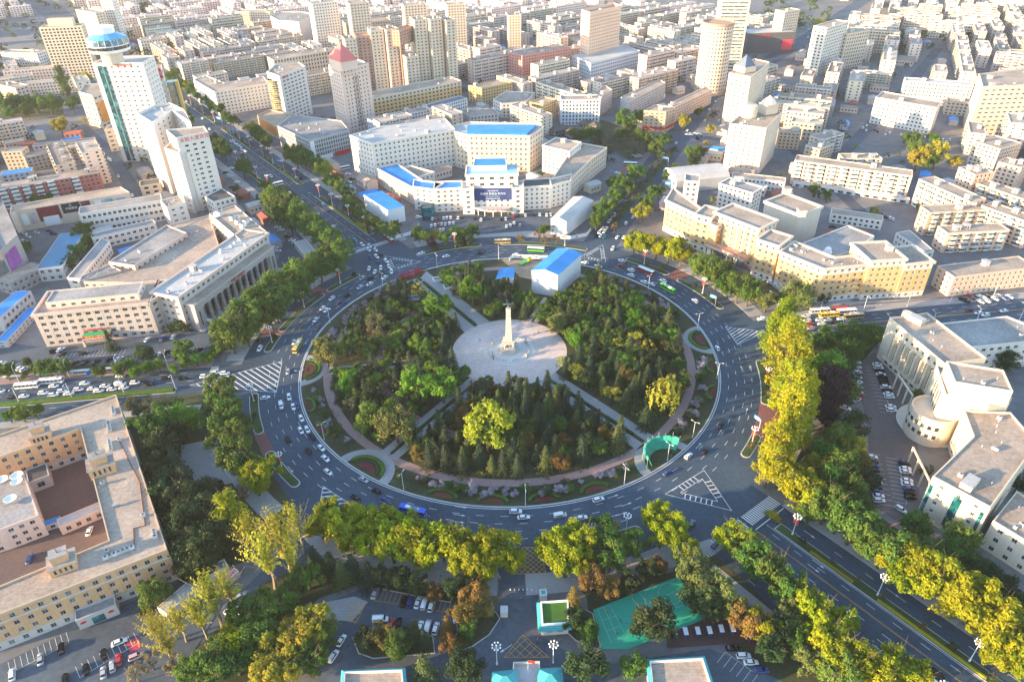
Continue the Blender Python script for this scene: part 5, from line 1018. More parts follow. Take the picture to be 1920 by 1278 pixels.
ROADS = [(fr(126.9, 100, 0), fr(126.9, 1500, 0), 30), ((40, 90), NE_PTS[1], 22), (NE_PTS[1], NE_PTS[2], 18), (NE_PTS[2], NE_PTS[3], 20), (NE_PTS[3], NE_PTS[4], 20), (fr(6.9, 100, 0), fr(6.9, 600, 0), 24), (fr(186.9, 100, 0), fr(186.9, 400, 0), 30),
         (fr(126.9, 430, 21), fr(126.9, 430, 420), 10), (fr(126.9, 640, -400), fr(126.9, 640, 700), 12), (G2(1245, 250), G2(1480, 275), 8), (G2(1480, 275), G2(1640, 420), 8), (G2(1540, 330), G2(1700, 165), 9), (G2(1700, 165), G2(1760, 90), 9), (G2(150, 235), G2(205, 285), 9), (G2(205, 285), G2(262, 375), 9)]
KEEP = [[G2(*q) for q in t] for t in (((1030, 262), (1130, 222), (1285, 262), (1180, 330), (1060, 270)), ((1580, 262), (1640, 230), (1790, 250), (1800, 330), (1700, 320), (1590, 290)), ((0, 190), (130, 178), (190, 250), (60, 250), (0, 235)), ((640, 215), (690, 215), (690, 245), (640, 245)), ((1462, 340), (1730, 385), (1775, 430), (1760, 480), (1690, 480), (1600, 430), (1480, 400)), ((600, 190), (680, 205), (640, 250)), ((440, 215), (510, 190), (520, 225), (480, 240)), ((0, 40), (80, 60), (90, 130), (0, 130)), ((0, 400), (150, 400), (100, 660), (0, 660)), ((1480, 30), (1530, 25), (1510, 60), (1470, 60)))]
FARB = []; CAND = []
def fits(P):
    c = cen(P); rad = max(math.hypot(p[0] - c[0], p[1] - c[1]) for p in P)
    samp = [along(P[i], P[(i + 1) % 4], t) for i in range(4) for t in (0, .25, .5, .75)] + [c, along(cen(P[:2]), cen(P[2:]), .3), along(cen((P[0], P[3])), c, .5), along(cen((P[1], P[2])), c, .5)]
    for a, b, w_ in ROADS:
        for p in samp:
            if segdist(p, a, b) < w_: return False
    for K in KEEP:
        for p in samp:
            if inside(p, K): return False
    for K in OCC:
        kc = cen(K); kr = max(math.hypot(p[0] - kc[0], p[1] - kc[1]) for p in K)
        if math.hypot(kc[0] - c[0], kc[1] - c[1]) > kr + rad + 4: continue
        for p in samp:
            if inside(p, K): return False
        for p in list(K) + [along(K[i], K[(i + 1) % len(K)], t) for i in range(len(K)) for t in (.25, .5, .75)] + [kc]:
            if inside(p, inset(P, -3.5)): return False
    return True
ZN = [((-2000, -900), 'x'),]
def fill(theta, x0, x1, y0, y1, org, place, rowgap, wts, test, seed, maxn=400):
    """rows of slabs in one quarter: theta is the long axis, place names the quarter"""
    rr = random.Random(seed); ca, sa = cos(R(theta)), sin(R(theta)); y = y0; n = 0
    while y < y1 and n < maxn:
        x = x0 + rr.uniform(0, 20); dmax = 12
        while x < x1 and n < maxn:
            k = rr.choices(range(len(KINDS)), wts)[0]; K = KINDS[k]; L, D = K['L'], K['D']; dmax = max(dmax, D)
            cx, cy = x + L / 2, y + rr.uniform(-2.5, 2.5); th = theta
            if (math.floor(x / 150) + math.floor(y / 120)) % 3 == 0 or rr.random() < .08: L, D = D, L; th += 90; cx = x + L / 2; cy += (D - L) / 2
            wx, wy = org[0] + cx * ca - cy * sa, org[1] + cx * sa + cy * ca
            P = [(wx + a * ca - b * sa, wy + a * sa + b * ca) for a, b in ((-L / 2, -D / 2), (L / 2, -D / 2), (L / 2, D / 2), (-L / 2, D / 2))]
            if test((wx, wy)) and rr.random() < .96 and fits(P):
                px_, py_ = pix((wx, wy, 8))
                if -120 < px_ < 2040 and -75 < py_ < 700:
                    CAND.append((k, wx, wy, R(th) + (pi if rr.random() < .5 else 0), rr.choice((.85, 1, 1, 1.1, 1.2)), place)); OCC.append(P); n += 1
            x += L + rr.uniform(3, 9)
        y += dmax + rowgap + rr.uniform(-1, 3)
    return n
def ang_of(p): return math.degrees(math.atan2(p[1], p[0])) % 360
WT = (3, 4, 3, 3, 2, 2, 1.5, .7)
n1 = fill(36.9, -420, 760, 180, 1500, (0, 0), 'slabs between the two avenues', 10, WT, lambda p: 60 < ang_of(p) < 126.9 and math.hypot(*p) > 185, 3, 999)
n2 = fill(64.5, -520, 1250, -1350, -8, (120, 130), 'slabs right of the north-east road', 8, WT, lambda p: (ang_of(p) < 64 or ang_of(p) > 350) and math.hypot(*p) > 190 and p[1] > 45, 5, 999)
n3 = fill(34, -1300, 300, 60, 1400, (-250, 150), 'slabs left of the far avenue', 15, WT, lambda p: 126.9 < ang_of(p) < 180 and math.hypot(*p) > 190, 8, 999)
CAND.sort(key=lambda c: depth((c[1], c[2])))
for k, x, y, rz, sz, place in CAND[:290]:
    FARB.append(inst('apartment_building', KINDS[k]['parts'], (x, y, 0), rz, (1, 1, sz), '-', 'apartments', place))
# the rest, too far away to be picked out: one mass
fm = MB()
for k, x, y, rz, sz, place in CAND[290:]:
    K = KINDS[k]; L, D, h = K['L'], K['D'], K['h'] * sz; ca, sa = cos(rz), sin(rz); wm = W['apt' if k % 3 else 'apt3']
    def q(a, b, z): return (x + a * ca - b * sa, y + a * sa + b * ca, z)
    for A, B in (((-L / 2, -D / 2), (L / 2, -D / 2)), ((L / 2, -D / 2), (L / 2, D / 2)), ((L / 2, D / 2), (-L / 2, D / 2)), ((-L / 2, D / 2), (-L / 2, -D / 2))):
        nfl = max(3, int(h / 3)); fh = h / nfl; u = Vector((B[0] - A[0], B[1] - A[1])); ln = u.length; u /= ln; nn = Vector((u.y, -u.x))
        fm.face([q(*A, 0), q(*B, 0), q(*B, h), q(*A, h)], wm)
        if nn.x * sa + nn.y * ca > .3 and ln < 20: continue
        nb = int(ln / 4.2)
        for f in range(nfl):
            for b_ in range(nb):
                a0 = Vector(A) + u * (ln * (b_ + .28) / nb) + nn * .04; a1 = Vector(A) + u * (ln * (b_ + .76) / nb) + nn * .04
                fm.face([q(a0.x, a0.y, fh * (f + .3)), q(a1.x, a1.y, fh * (f + .3)), q(a1.x, a1.y, fh * (f + .75)), q(a0.x, a0.y, fh * (f + .75))], GL)
    fm.face([q(-L / 2, -D / 2, h), q(L / 2, -D / 2, h), q(L / 2, D / 2, h), q(-L / 2, D / 2, h)], RFV)
    for b_ in range(int(L / 16)): c = q(-L / 2 + 8 + 16 * b_, 0, h + 1.3); fm.box(c, (3.6, 3.4, 2.6), wm, rz, top=RFV)
o = fm.build('distant_town'); tag(o, 'hazy mass of apartment roofs at the top of the picture', 'buildings', None, 'stuff')
print('FAR', n1, n2, n3, len(fm.f))
# low sheds and shops squeezed between the slabs
SHEDK = []
for nm, rm, wl, (L, D, h) in (('blue', BLUE, 'grey', (14, 7, 4)), ('rust', M('roof_rust', (.30, .10, .07), .8, .2), 'red', (12, 7, 4)), ('grey', RFG, 'apt2', (16, 9, 5)), ('pale', RFL, 'apt3', (11, 8, 6)), ('felt', RF, 'pinkish', (18, 9, 7))):
    wb = MB(); P = [(-L / 2, -D / 2), (L / 2, -D / 2), (L / 2, D / 2), (-L / 2, D / 2)]
    wb.prism(P, 0, h, W[wl]); g_ = MB()
    for k in range(int(L / 3)): g_.box((-L / 2 + 1.6 + 3 * k, -D / 2 - .02, h * .5), (1.4, .1, 1.3), GL); g_.box((-L / 2 + 1.6 + 3 * k, D / 2 + .02, h * .5), (1.4, .1, 1.3), GL)
    r_ = MB(); e = .5
    r_.face([(-L / 2 - e, -D / 2 - e, h), (L / 2 + e, -D / 2 - e, h), (L / 2 + e, 0, h + 1.3), (-L / 2 - e, 0, h + 1.3)], rm); r_.face([(-L / 2 - e, 0, h + 1.3), (L / 2 + e, 0, h + 1.3), (L / 2 + e, D / 2 + e, h), (-L / 2 - e, D / 2 + e, h)], rm)
    r_.face([(L / 2 + e, -D / 2 - e, h), (L / 2 + e, D / 2 + e, h), (L / 2 + e, 0, h + 1.3)], W[wl]); r_.face([(-L / 2 - e, D / 2 + e, h), (-L / 2 - e, -D / 2 - e, h), (-L / 2 - e, 0, h + 1.3)], W[wl])
    SHEDK.append((nm, L, D, [('wall', wb.mesh('wall'), None, [('window_glass', g_.mesh('window_glass'))]), ('roof', r_.mesh('roof'))]))
SHEDS = []; rr = random.Random(77); tries = 0
while len(SHEDS) < 240 and tries < 9000:
    tries += 1; px_, py_ = rr.uniform(0, 1920), 80 + 400 * rr.random() ** 1.3; wx, wy = G2(px_, py_)
    if math.hypot(wx, wy) < 200 or (wy < 60) or ang_of((wx, wy)) > 188: continue
    k = rr.choices(range(5), (1.6, 1.0, 1.6, 2, 2))[0]; nm, L, D, parts = SHEDK[k]; th = rr.choice((36.9, 126.9)) if ang_of((wx, wy)) > 62 else rr.choice((64.5, 154.5)); ca, sa = cos(R(th)), sin(R(th))
    P = [(wx + a * ca - b * sa, wy + a * sa + b * ca) for a, b in ((-L / 2, -D / 2), (L / 2, -D / 2), (L / 2, D / 2), (-L / 2, D / 2))]
    if fits(P): SHEDS.append((inst('small_shed', parts, (wx, wy, 0), R(th), None, '-', 'shed', 'low sheds and shops among the apartments'), {'blue': 'blue-roofed', 'rust': 'rust-red roofed', 'grey': 'grey-roofed', 'pale': 'pale-roofed', 'felt': 'brown-roofed'}[nm])); OCC.append(P)
# unseen towers added left of the picture to block the low sun
for k, (x, y, nf) in enumerate(((-405, 66, 10), (-398, 22, 11), (-392, -22, 11), (-398, -66, 8), (-470, 110, 13), (-460, 150, 12))):
    b = Bld('unseen_shade_tower', f'{ordn(k)} pale apartment tower counted towards the viewer, beyond the left edge of the west road', 'tower', (x, y), 'unseen towers added for shade')
    ca, sa = cos(R(97)), sin(R(97)); P = [(x + a * ca - c * sa, y + a * sa + c * ca) for a, c in ((-17, -8), (17, -8), (17, 8), (-17, 8))]; b.block(P, 0, nf * 3.0 + 1, nf, wall='apt3', bay=3.6, ww=.5, wh=.45, indiv=False, huts=1)
# ------------------------------------------------------------------ trees
BARK = M('bark', (.10, .075, .055), .9, .3, 2); BARKP = M('bark_pale', (.26, .22, .16), .9, .25, 2)
LEAF = dict(
    green=leafM('leaf_green', (.055, .125, .020), (.115, .195, .028)), bright=leafM('leaf_bright', (.085, .20, .016), (.15, .28, .022)), dark=leafM('leaf_dark', (.028, .058, .020), (.050, .085, .026)),
    pine=leafM('needle_dark', (.022, .046, .024), (.042, .072, .030), .15), pine2=leafM('needle_mid', (.045, .075, .022), (.09, .115, .030), .15), yellow=leafM('leaf_yellow', (.26, .27, .025), (.42, .38, .035)), lime=leafM('leaf_lime', (.17, .24, .016), (.28, .33, .02)),
    bronze=leafM('leaf_bronze', (.15, .11, .030), (.26, .17, .035)), plum=leafM('leaf_plum', (.035, .020, .028), (.065, .032, .04)), willow=leafM('leaf_willow', (.110, .150, .040), (.19, .21, .055)), poplar=leafM('leaf_poplar', (.19, .25, .010), (.37, .375, .010), .42), grey=leafM('leaf_greygreen', (.07, .085, .05), (.12, .125, .07)),
    lilac=leafM('lilac_bloom', (.20, .17, .20), (.56, .50, .56), .2), hedge=leafM('hedge_leaf', (.045, .100, .016), (.085, .16, .022), .2, scale=2), hedgey=leafM('hedge_yellow', (.26, .24, .012), (.42, .35, .02), .25, scale=2), redfl=leafM('flower_red', (.42, .02, .05), (.60, .05, .08), .2, scale=2), maroon=leafM('bed_maroon', (.10, .028, .022), (.17, .05, .035), .1, scale=2), twig=leafM('twig_bud', (.17, .14, .08), (.26, .21, .11), .3))
def leafquads(vs, fs, c, n, size, rr, flat=.0):
    """one small leaf spray: a kinked pair of quads facing n"""
    n = Vector(n).normalized() if Vector(n).length > 1e-5 else Vector((0, 0, 1)); u = n.orthogonal().normalized(); a = rr.uniform(0, 6.28); v = n.cross(u); u2 = u * cos(a) + v * sin(a); v2 = n.cross(u2); s = size * rr.uniform(.65, 1.3); i = len(vs); d = n * (s * .25)
    vs += [c - u2 * s - d, c - v2 * s * .55, c + u2 * s - d, c + v2 * s * .55 + d * .3]; fs.append((i, i + 1, i + 2, i + 3))
def crown(kind, seed):
    """crown 1 m in radius, its middle at the origin; a cloud of leaf sprays gathered in clumps"""
    rr = random.Random(seed); vs, fs = [], []
    def clump(c, r, n, size, sq=1.0, up=0.25):
        ax, ay, az = rr.uniform(.7, 1.25), rr.uniform(.7, 1.25), rr.uniform(.65, 1.2) * sq
        for _ in range(int(n * 1.35)):
            d = Vector((rr.gauss(0, 1), rr.gauss(0, 1), rr.gauss(0, 1))).normalized(); p = c + Vector((d.x * ax, d.y * ay, d.z * az)) * (r * (rr.uniform(.5, 1.06) if rr.random() < .92 else rr.uniform(1.0, 1.5)))
            nn = d + Vector((rr.uniform(-.6, .6), rr.uniform(-.6, .6), rr.uniform(-.3, .6) + up)); leafquads(vs, fs, p, nn, size * .85, rr)
    if kind == 'round':
        for k in range(30):
            t = rr.uniform(0, 6.28); z = rr.uniform(-.62, .95); q = math.sqrt(max(0, 1 - (z * .92) ** 2)) * rr.uniform(.35, .82); clump(Vector((q * cos(t), q * sin(t), z * .8)), rr.uniform(.2, .36), 62, .085)
        clump(Vector((0, 0, 0)), .6, 160, .12)
    elif kind == 'tall':
        for k in range(40):
            z = rr.uniform(-1.35, 1.5); w_ = (.78 if z < .3 else .78 * (1 - (z - .3) / 1.6)); t = rr.uniform(0, 6.28); q = w_ * rr.uniform(.3, 1.0); clump(Vector((q * cos(t), q * sin(t), z)), rr.uniform(.18, .34), 56, .08)
        clump(Vector((0, 0, 0)), .5, 160, .12, 2.2)
    elif kind == 'lumpy':
        for k in range(15):
            t = rr.uniform(0, 6.28); z = rr.uniform(-.5, .8); q = math.sqrt(max(0, 1 - z * z)) * rr.uniform(.5, .8); c = Vector((q * cos(t), q * sin(t), z * .75))
            for j in range(4): clump(c + Vector((rr.uniform(-.18, .18), rr.uniform(-.18, .18), rr.uniform(-.1, .2))), rr.uniform(.14, .24), 46, .075)
        clump(Vector((0, 0, -.05)), .55, 170, .12)
    elif kind == 'open':
        for k in range(17):
            t = rr.uniform(0, 6.28); z = rr.uniform(-.4, .9); q = math.sqrt(max(0, 1 - z * z)) * rr.uniform(.3, .9); clump(Vector((q * cos(t), q * sin(t), z * .8)), rr.uniform(.16, .28), 48, .075)
    elif kind == 'pine':                                  # tiers of drooping boughs
        T = 9
        for k in range(T):
            f = k / (T - 1); z = -1.05 + 2.35 * f; r0 = (1.0 - .86 * f) * rr.uniform(.88, 1.08); nb = max(5, int(11 - 6 * f)); o = rr.uniform(0, 6.28)
            for b_ in range(nb):
                a = o + 6.283 * b_ / nb + rr.uniform(-.15, .15); L = r0 * rr.uniform(.75, 1.1)
                for s in range(7):
                    g_ = (s + .6) / 7; p0 = Vector((cos(a) * L * g_, sin(a) * L * g_, z + .10 * g_ - .22 * g_ * g_))
                    for j in range(3):
                        p = p0 + Vector((rr.uniform(-1, 1), rr.uniform(-1, 1), rr.uniform(-.5, .5))) * (.075 + .05 * g_); leafquads(vs, fs, p, Vector((cos(a) * .5 + rr.uniform(-.4, .4), sin(a) * .5 + rr.uniform(-.4, .4), 1)), .085, rr)
        clump(Vector((0, 0, 1.36)), .10, 16, .06)
    elif kind == 'brush':                                 # upswept twigs like a besom
        for k in range(46):
            t = rr.uniform(0, 6.28); sp = rr.uniform(.05, .95); z1 = 1.75 - .95 * sp * sp + rr.uniform(-.3, .2); b0 = Vector((0, 0, -1.1 + rr.uniform(0, .7)))
            e = Vector((cos(t) * sp, sin(t) * sp, z1))
            for s in range(26):
                g_ = .2 + .8 * (s + rr.random()) / 26; p = b0.lerp(e, g_); p.x *= (.55 + .45 * g_); p.y *= (.55 + .45 * g_); p += Vector((rr.uniform(-1, 1), rr.uniform(-1, 1), rr.uniform(-1, 1))) * .055; leafquads(vs, fs, p, Vector((cos(t) + rr.uniform(-.7, .7), sin(t) + rr.uniform(-.7, .7), .4)), .055, rr)
    elif kind == 'weep':
        for k in range(54):
            t = rr.uniform(0, 6.28); q = rr.uniform(.1, 1.0); z0 = .95 - .5 * q * q; ln = rr.uniform(.5, 1.3)
            for s in range(24):
                g_ = s / 24; p = Vector((cos(t) * q, sin(t) * q, z0 - ln * g_)) + Vector((rr.uniform(-1, 1), rr.uniform(-1, 1), rr.uniform(-1, 1))) * .07; leafquads(vs, fs, p, Vector((cos(t) + rr.uniform(-.5, .5), sin(t) + rr.uniform(-.5, .5), .7)), .07, rr)
    elif kind == 'shrub':
        for k in range(14):
            t = rr.uniform(0, 6.28); q = rr.uniform(.2, .75); clump(Vector((q * cos(t), q * sin(t), rr.uniform(-.2, .5))), rr.uniform(.25, .4), 44, .10)
    elif kind == 'ballbush': clump(Vector((0, 0, 0)), .95, 420, .11)
    me = bpy.data.meshes.new('crown'); me.from_pydata([tuple(v) for v in vs], [], fs); me.update(); return me
def trunk(kind, seed, mat):
    """tapered trunk with limbs, crown middle at the origin, ground at z = -lo"""
    rr = random.Random(seed + 50); m = MB(); lo = {'pine': 1.25, 'tall': 1.75, 'brush': 1.6}.get(kind, 1.12); top = {'pine': 1.2, 'tall': 1.1, 'brush': .9}.get(kind, .35)
    p = Vector((0, 0, -lo)); r0 = .075
    for s in range(4):
        q = Vector((rr.uniform(-.04, .04), rr.uniform(-.04, .04), -lo + (lo + top) * (s + 1) / 4)); m.tube(p, q, r0, r0 * .72, mat, 6, False); r0 *= .72; p = q
    for k in range(8 if kind != 'pine' else 0):
        t = k * 2.4 + rr.uniform(-.4, .4); z = -lo * .4 + rr.uniform(0, .75) * (lo * .4 + top); a = Vector((0, 0, z)); b = Vector((cos(t) * rr.uniform(.35, .75), sin(t) * rr.uniform(.35, .75), z + rr.uniform(.25, .75))); m.tube(a, b, .034, .01, mat, 5, False)
        for j in range(2): e = b + Vector((rr.uniform(-.3, .3), rr.uniform(-.3, .3), rr.uniform(.05, .3))); m.tube(a.lerp(b, .6), e, .016, .005, mat, 4, False)
    return m.mesh('trunk'), lo
CR = {}; TRK = {}
for kind, nv in (('round', 4), ('tall', 4), ('lumpy', 4), ('open', 3), ('pine', 4), ('brush', 3), ('weep', 2), ('shrub', 3), ('ballbush', 2)):
    CR[kind] = [crown(kind, 100 * i + len(kind)) for i in range(nv)]
    TRK[kind] = [trunk(kind, i, BARKP if kind == 'brush' else BARK) for i in range(nv)]
CRM = {}
def crown_of(kind, i, leaf):
    k = (kind, i, leaf)
    if k not in CRM: me = CR[kind][i].copy(); me.materials.clear(); me.materials.append(LEAF[leaf]); CRM[k] = me
    return CRM[k]
TR = random.Random(5); NAMES = {'pine': 'pine_tree', 'tall': 'poplar_tree', 'brush': 'upright_poplar', 'weep': 'willow_tree', 'shrub': 'shrub', 'ballbush': 'clipped_bush'}
CATS = {'pine': 'pine tree', 'tall': 'poplar', 'brush': 'poplar', 'weep': 'willow', 'shrub': 'shrub', 'ballbush': 'bush'}
DESC = {'green': 'mid-green', 'bright': 'bright green', 'dark': 'dark green', 'pine': 'dark', 'pine2': 'olive-green', 'yellow': 'yellow-green', 'lime': 'glowing lime', 'bronze': 'bronze-leaved', 'plum': 'purple-leaved', 'willow': 'pale green', 'poplar': 'golden green', 'grey': 'grey-green', 'lilac': 'lilac flowering', 'hedge': 'green', 'hedgey': 'yellow', 'redfl': 'red', 'maroon': 'maroon', 'twig': 'half-bare'}
TREES = []; BIG = 1.22
def tree(x, y, r, kind='round', leaf='green', place='', zc=None, zs=1.0, zbase=0.0):
    """a tree of crown radius r standing at x, y"""
    i = TR.randrange(len(CR[kind])); lo = TRK[kind][i][1]; z = zbase + lo * r * zs if kind not in ('shrub', 'ballbush') else zbase + r * .62 * zs
    nm = NAMES.get(kind) or ('park_tree' if 'wood' in place and 'bottom' not in place else 'sapling' if ('median' in place or 'island' in place) else 'garden_tree' if ('compound' in place or 'garden' in place or 'yard' in place or 'forecourt' in place or 'bottom' in place) else 'street_tree')
    if nm == 'sapling': pass
    o = thing(nm, '-', CATS.get(kind, 'sapling' if nm == 'sapling' else 'tree'), (x, y, z), TR.uniform(0, 6.28), place, (r * TR.uniform(.92, 1.08), r * TR.uniform(.92, 1.08), r * zs * TR.uniform(.94, 1.08)))
    # the trunk's foot meets the ground whatever the scale
    o.location.z = zbase + (lo * o.scale.z if kind not in ('shrub', 'ballbush') else .62 * o.scale.z)
    link('crown', crown_of(kind, i, leaf), o)
    if kind not in ('shrub', 'ballbush'): link('trunk', TRK[kind][i][0], o)
    TREES.append(o); later(o, DESC[leaf] + ' ' + nm.replace('_', ' '), place); return o
def tpx(px_, py_, rpx, kind='round', leaf='green', place='', zs=1.0):
    """a tree whose crown is seen at (px_, py_) with radius rpx pixels"""
    p = G(px_, py_, 6); r = rpx * depth(p) / FPX * BIG
    lo = TRK[kind][0][1] if kind not in ('shrub', 'ballbush') else .62
    p = G(px_, py_, lo * r * zs); return tree(p.x, p.y, r, kind, leaf, place, zs=zs)
# --- the park: woods between the paths
def park_free(x, y, m=2.2):
    r = math.hypot(x, y); t = math.degrees(math.atan2(y, x))
    if math.hypot(x - PC[0], y - PC[1]) < 31.5 + m * .3 or r > 101: return False
    if r > 89.6: return False
    for th, hw in PATHS:
        a = x * cos(R(th)) + y * sin(R(th)); o = x * sin(R(th)) - y * cos(R(th))
        if a > 0 and abs(o) < hw + m * .8: return False
    if 64.6 - m * .5 < r < 69.2 + m * .5 and 128 < t % 360 < 192: return False
    if inside((x, y), HALLK): return False
    for th, rr_, rc in BOWS:
        c = pol(rc + 6.5, th)
        if math.hypot(x - c[0], y - c[1]) < rr_ + 5.5: return False
    return True
HALLK = [G2(*q) for q in ((900, 500), (905, 540), (965, 545), (985, 570), (1080, 560), (1110, 500), (1080, 470), (930, 478))]
pts = []
def sector(x, y):
    t = math.degrees(math.atan2(y, x)) % 360
    for a, b, nm in ((124.2, 188, 'left park wood'), (188, 235, 'lower left park wood'), (235, 310.5, 'front park wood'), (310.5, 364, 'lower right park wood'), (4, 67, 'right park wood'), (67, 124.2, 'rear park wood')):
        if a <= t < b or a <= t + 360 < b: return nm
def mix(sec, x, y):
    r = TR.random()
    if sec == 'front park wood':
        return ('pine', 'pine') if r < .34 else ('pine', 'pine2') if r < .60 else ('lumpy', 'bronze') if r < .70 else ('round', 'dark') if r < .80 else ('lumpy', 'green') if r < .93 else ('lumpy', 'grey')
    if sec == 'lower right park wood': return ('pine', 'pine') if r < .30 else ('pine', 'pine2') if r < .5 else ('lumpy', 'bronze') if r < .58 else ('lumpy', 'green') if r < .76 else ('round', 'dark') if r < .9 else ('open', 'yellow')
    if sec == 'right park wood': return ('pine', 'pine2') if r < .14 else ('lumpy', 'green') if r < .5 else ('round', 'green') if r < .66 else ('round', 'dark') if r < .8 else ('open', 'grey') if r < .92 else ('round', 'bright')
    if sec == 'left park wood': return ('pine', 'pine') if r < .24 else ('round', 'bright') if r < .36 else ('lumpy', 'green') if r < .6 else ('open', 'yellow') if r < .68 else ('open', 'grey') if r < .78 else ('round', 'dark')
    if sec == 'rear park wood': return ('pine', 'pine') if r < .34 else ('round', 'bright') if r < .6 else ('lumpy', 'green') if r < .85 else ('round', 'dark')
    return ('pine', 'pine') if r < .22 else ('round', 'bright') if r < .36 else ('lumpy', 'green') if r < .58 else ('open', 'grey') if r < .72 else ('round', 'dark')
SPECIAL = [(915, 806, 40, 'lumpy', 'lime'), (742, 795, 33, 'round', 'willow'), (1248, 745, 30, 'weep', 'yellow'), (610, 660, 24, 'round', 'willow'), (1046, 606, 18, 'round', 'willow'), (705, 610, 20, 'open', 'twig'), (690, 785, 26, 'round', 'green'), (650, 722, 14, 'round', 'bright'), (780, 642, 16, 'round', 'bright'), (820, 575, 24, 'lumpy', 'bright'), (885, 545, 22, 'lumpy', 'bright'), (780, 720, 30, 'lumpy', 'bright'), (830, 725, 28, 'lumpy', 'bright'), (1165, 675, 16, 'round', 'green'), (945, 560, 14, 'round', 'grey')]
for q in SPECIAL:
    o = tpx(*q, 'in the ' + sector(*G2(q[0], q[1] + 20))); pts.append((o.location.x, o.location.y, o.scale.x * .8))
tries = 0
while tries < 14000:
    tries += 1; r_ = 95 * math.sqrt(TR.random()); t = TR.uniform(0, 2 * pi); x, y = r_ * cos(t), r_ * sin(t)
    rad = TR.uniform(3.5, 5.4)
    if not park_free(x, y, rad * .2): continue
    if any((x - a) ** 2 + (y - b_) ** 2 < (rad * .55 + c * .55) ** 2 for a, b_, c in pts): continue
    if len(pts) > 400: break
    pts.append((x, y, rad)); k, lf = mix(sector(x, y), x, y); tree(x, y, rad * (1.0 if k != 'pine' else .95), k, lf, 'in the ' + sector(x, y), zs=.95 if k != 'pine' else 1.12)
print('PARK', len(pts))
# low shrubs under the trees and the lilacs along the ring path
for k in range(300):
    t = TR.uniform(0, 360); r_ = TR.choice((89, 97.0, 98.5, 97.8, 99.4)); x, y = pol(r_ + TR.uniform(-1, 1), t)
    if any(abs(((t - th + 180) % 360) - 180) < 9 for th, _, _ in BOWS) or inside((x, y), HALLK) or abs(((t - 124.2 + 180) % 360) - 180) < 9: continue
    lf = 'lilac' if (r_ > 95 and (TR.random() < .55)) else TR.choice(('green', 'dark', 'grey')); tree(x, y, TR.uniform(1.6, 3.0), 'shrub', lf, 'beside the pink ring path', zbase=.16)
for t, lf in ((-107, 'hedgey'), (-103, 'hedge'), (-118, 'hedgey'), (-117, 'hedge'), (-64, 'hedgey'), (-63.2, 'hedge'), (-142, 'hedgey'), (-141, 'hedge'), (-160, 'hedgey'), (-159, 'hedge'), (-76, 'bright'), (-34, 'hedge')): x, y = pol(99.8, t); tree(x, y, 1.1 if lf != 'bright' else 2.3, 'ballbush', lf, 'at the rim of the round park', zbase=.16)
# --- street and compound trees, each where it stands
def row(L, kind, leaf, place, zs=1.0):
    for q in L: tpx(q[0], q[1], q[2], q[3] if len(q) > 3 else kind, q[4] if len(q) > 4 else leaf, place, zs)
row([(432, 628, 30), (462, 596, 30), (490, 570, 30), (520, 545, 32), (548, 526, 30), (575, 512, 28), (520, 575, 24), (505, 592, 24), (560, 545, 24), (460, 620, 26), (598, 500, 26), (445, 605, 26)], 'lumpy', 'green', 'on the pavement below the colonnade')
row([(630, 495, 24), (612, 480, 22), (640, 470, 22), (620, 455, 22), (600, 440, 22), (585, 425, 22), (565, 410, 22), (548, 395, 22), (530, 382, 22), (515, 372, 20), (545, 415, 20), (520, 400, 18)], 'lumpy', 'green', 'beside the kiosk hall')
row([(410, 728, 26), (420, 755, 30), (425, 790, 32), (430, 825, 34), (445, 862, 34), (410, 800, 26), (455, 800, 22)], 'lumpy', 'green', 'at the left mouth of the ring')
row([(470, 880, 26), (492, 885, 30), (480, 905, 24)], 'lumpy', 'poplar', 'below the left mouth of the ring')
row([(345, 780, 26, 'round', 'bright'), (285, 800, 34, 'lumpy', 'green'), (270, 770, 24, 'open', 'grey'), (320, 760, 20, 'open', 'willow'), (250, 760, 18, 'open', 'grey'), (300, 840, 30), (320, 810, 24), (290, 880, 28), (320, 900, 28), (345, 940, 32), (310, 940, 30), (350, 985, 34), (385, 960, 30), (400, 1000, 34), (370, 1030, 34), (340, 1040, 28), (395, 920, 26), (430, 960, 30, 'tall', 'poplar'), (445, 930, 24, 'open', 'twig'), (380, 1060, 26), (360, 1075, 22), (420, 1010, 26), (290, 1110, 28, 'round', 'green'), (330, 870, 22, 'pine', 'pine'), (350, 905, 22, 'pine', 'pine')], 'round', 'dark', 'in the garden of the yellow brick office')
row([(560, 995, 34), (530, 1020, 44), (500, 1050, 44), (470, 1010, 34), (545, 1050, 36), (400, 1130, 40), (430, 1110, 34), (375, 1160, 34), (310, 1205, 42), (335, 1170, 30), (290, 1180, 26)], 'brush', 'yellow', 'along the tree-lined lot', .9)
row([(280, 1240, 20), (330, 1250, 22), (255, 1265, 18)], 'open', 'twig', 'by the parked cars at the bottom left')
row([(620, 965, 30), (645, 985, 32), (600, 985, 26), (665, 975, 26), (690, 985, 30), (720, 985, 34), (745, 1000, 36), (775, 1005, 36), (800, 1015, 38), (735, 1025, 32), (830, 1020, 36), (860, 1030, 36), (890, 1035, 36), (915, 1035, 34), (945, 1030, 32), (960, 1045, 26), (870, 1055, 28), (905, 1065, 26), (790, 1045, 26), (700, 1015, 30), (660, 1010, 28)], 'lumpy', 'poplar', 'in the row along the bottom of the ring')
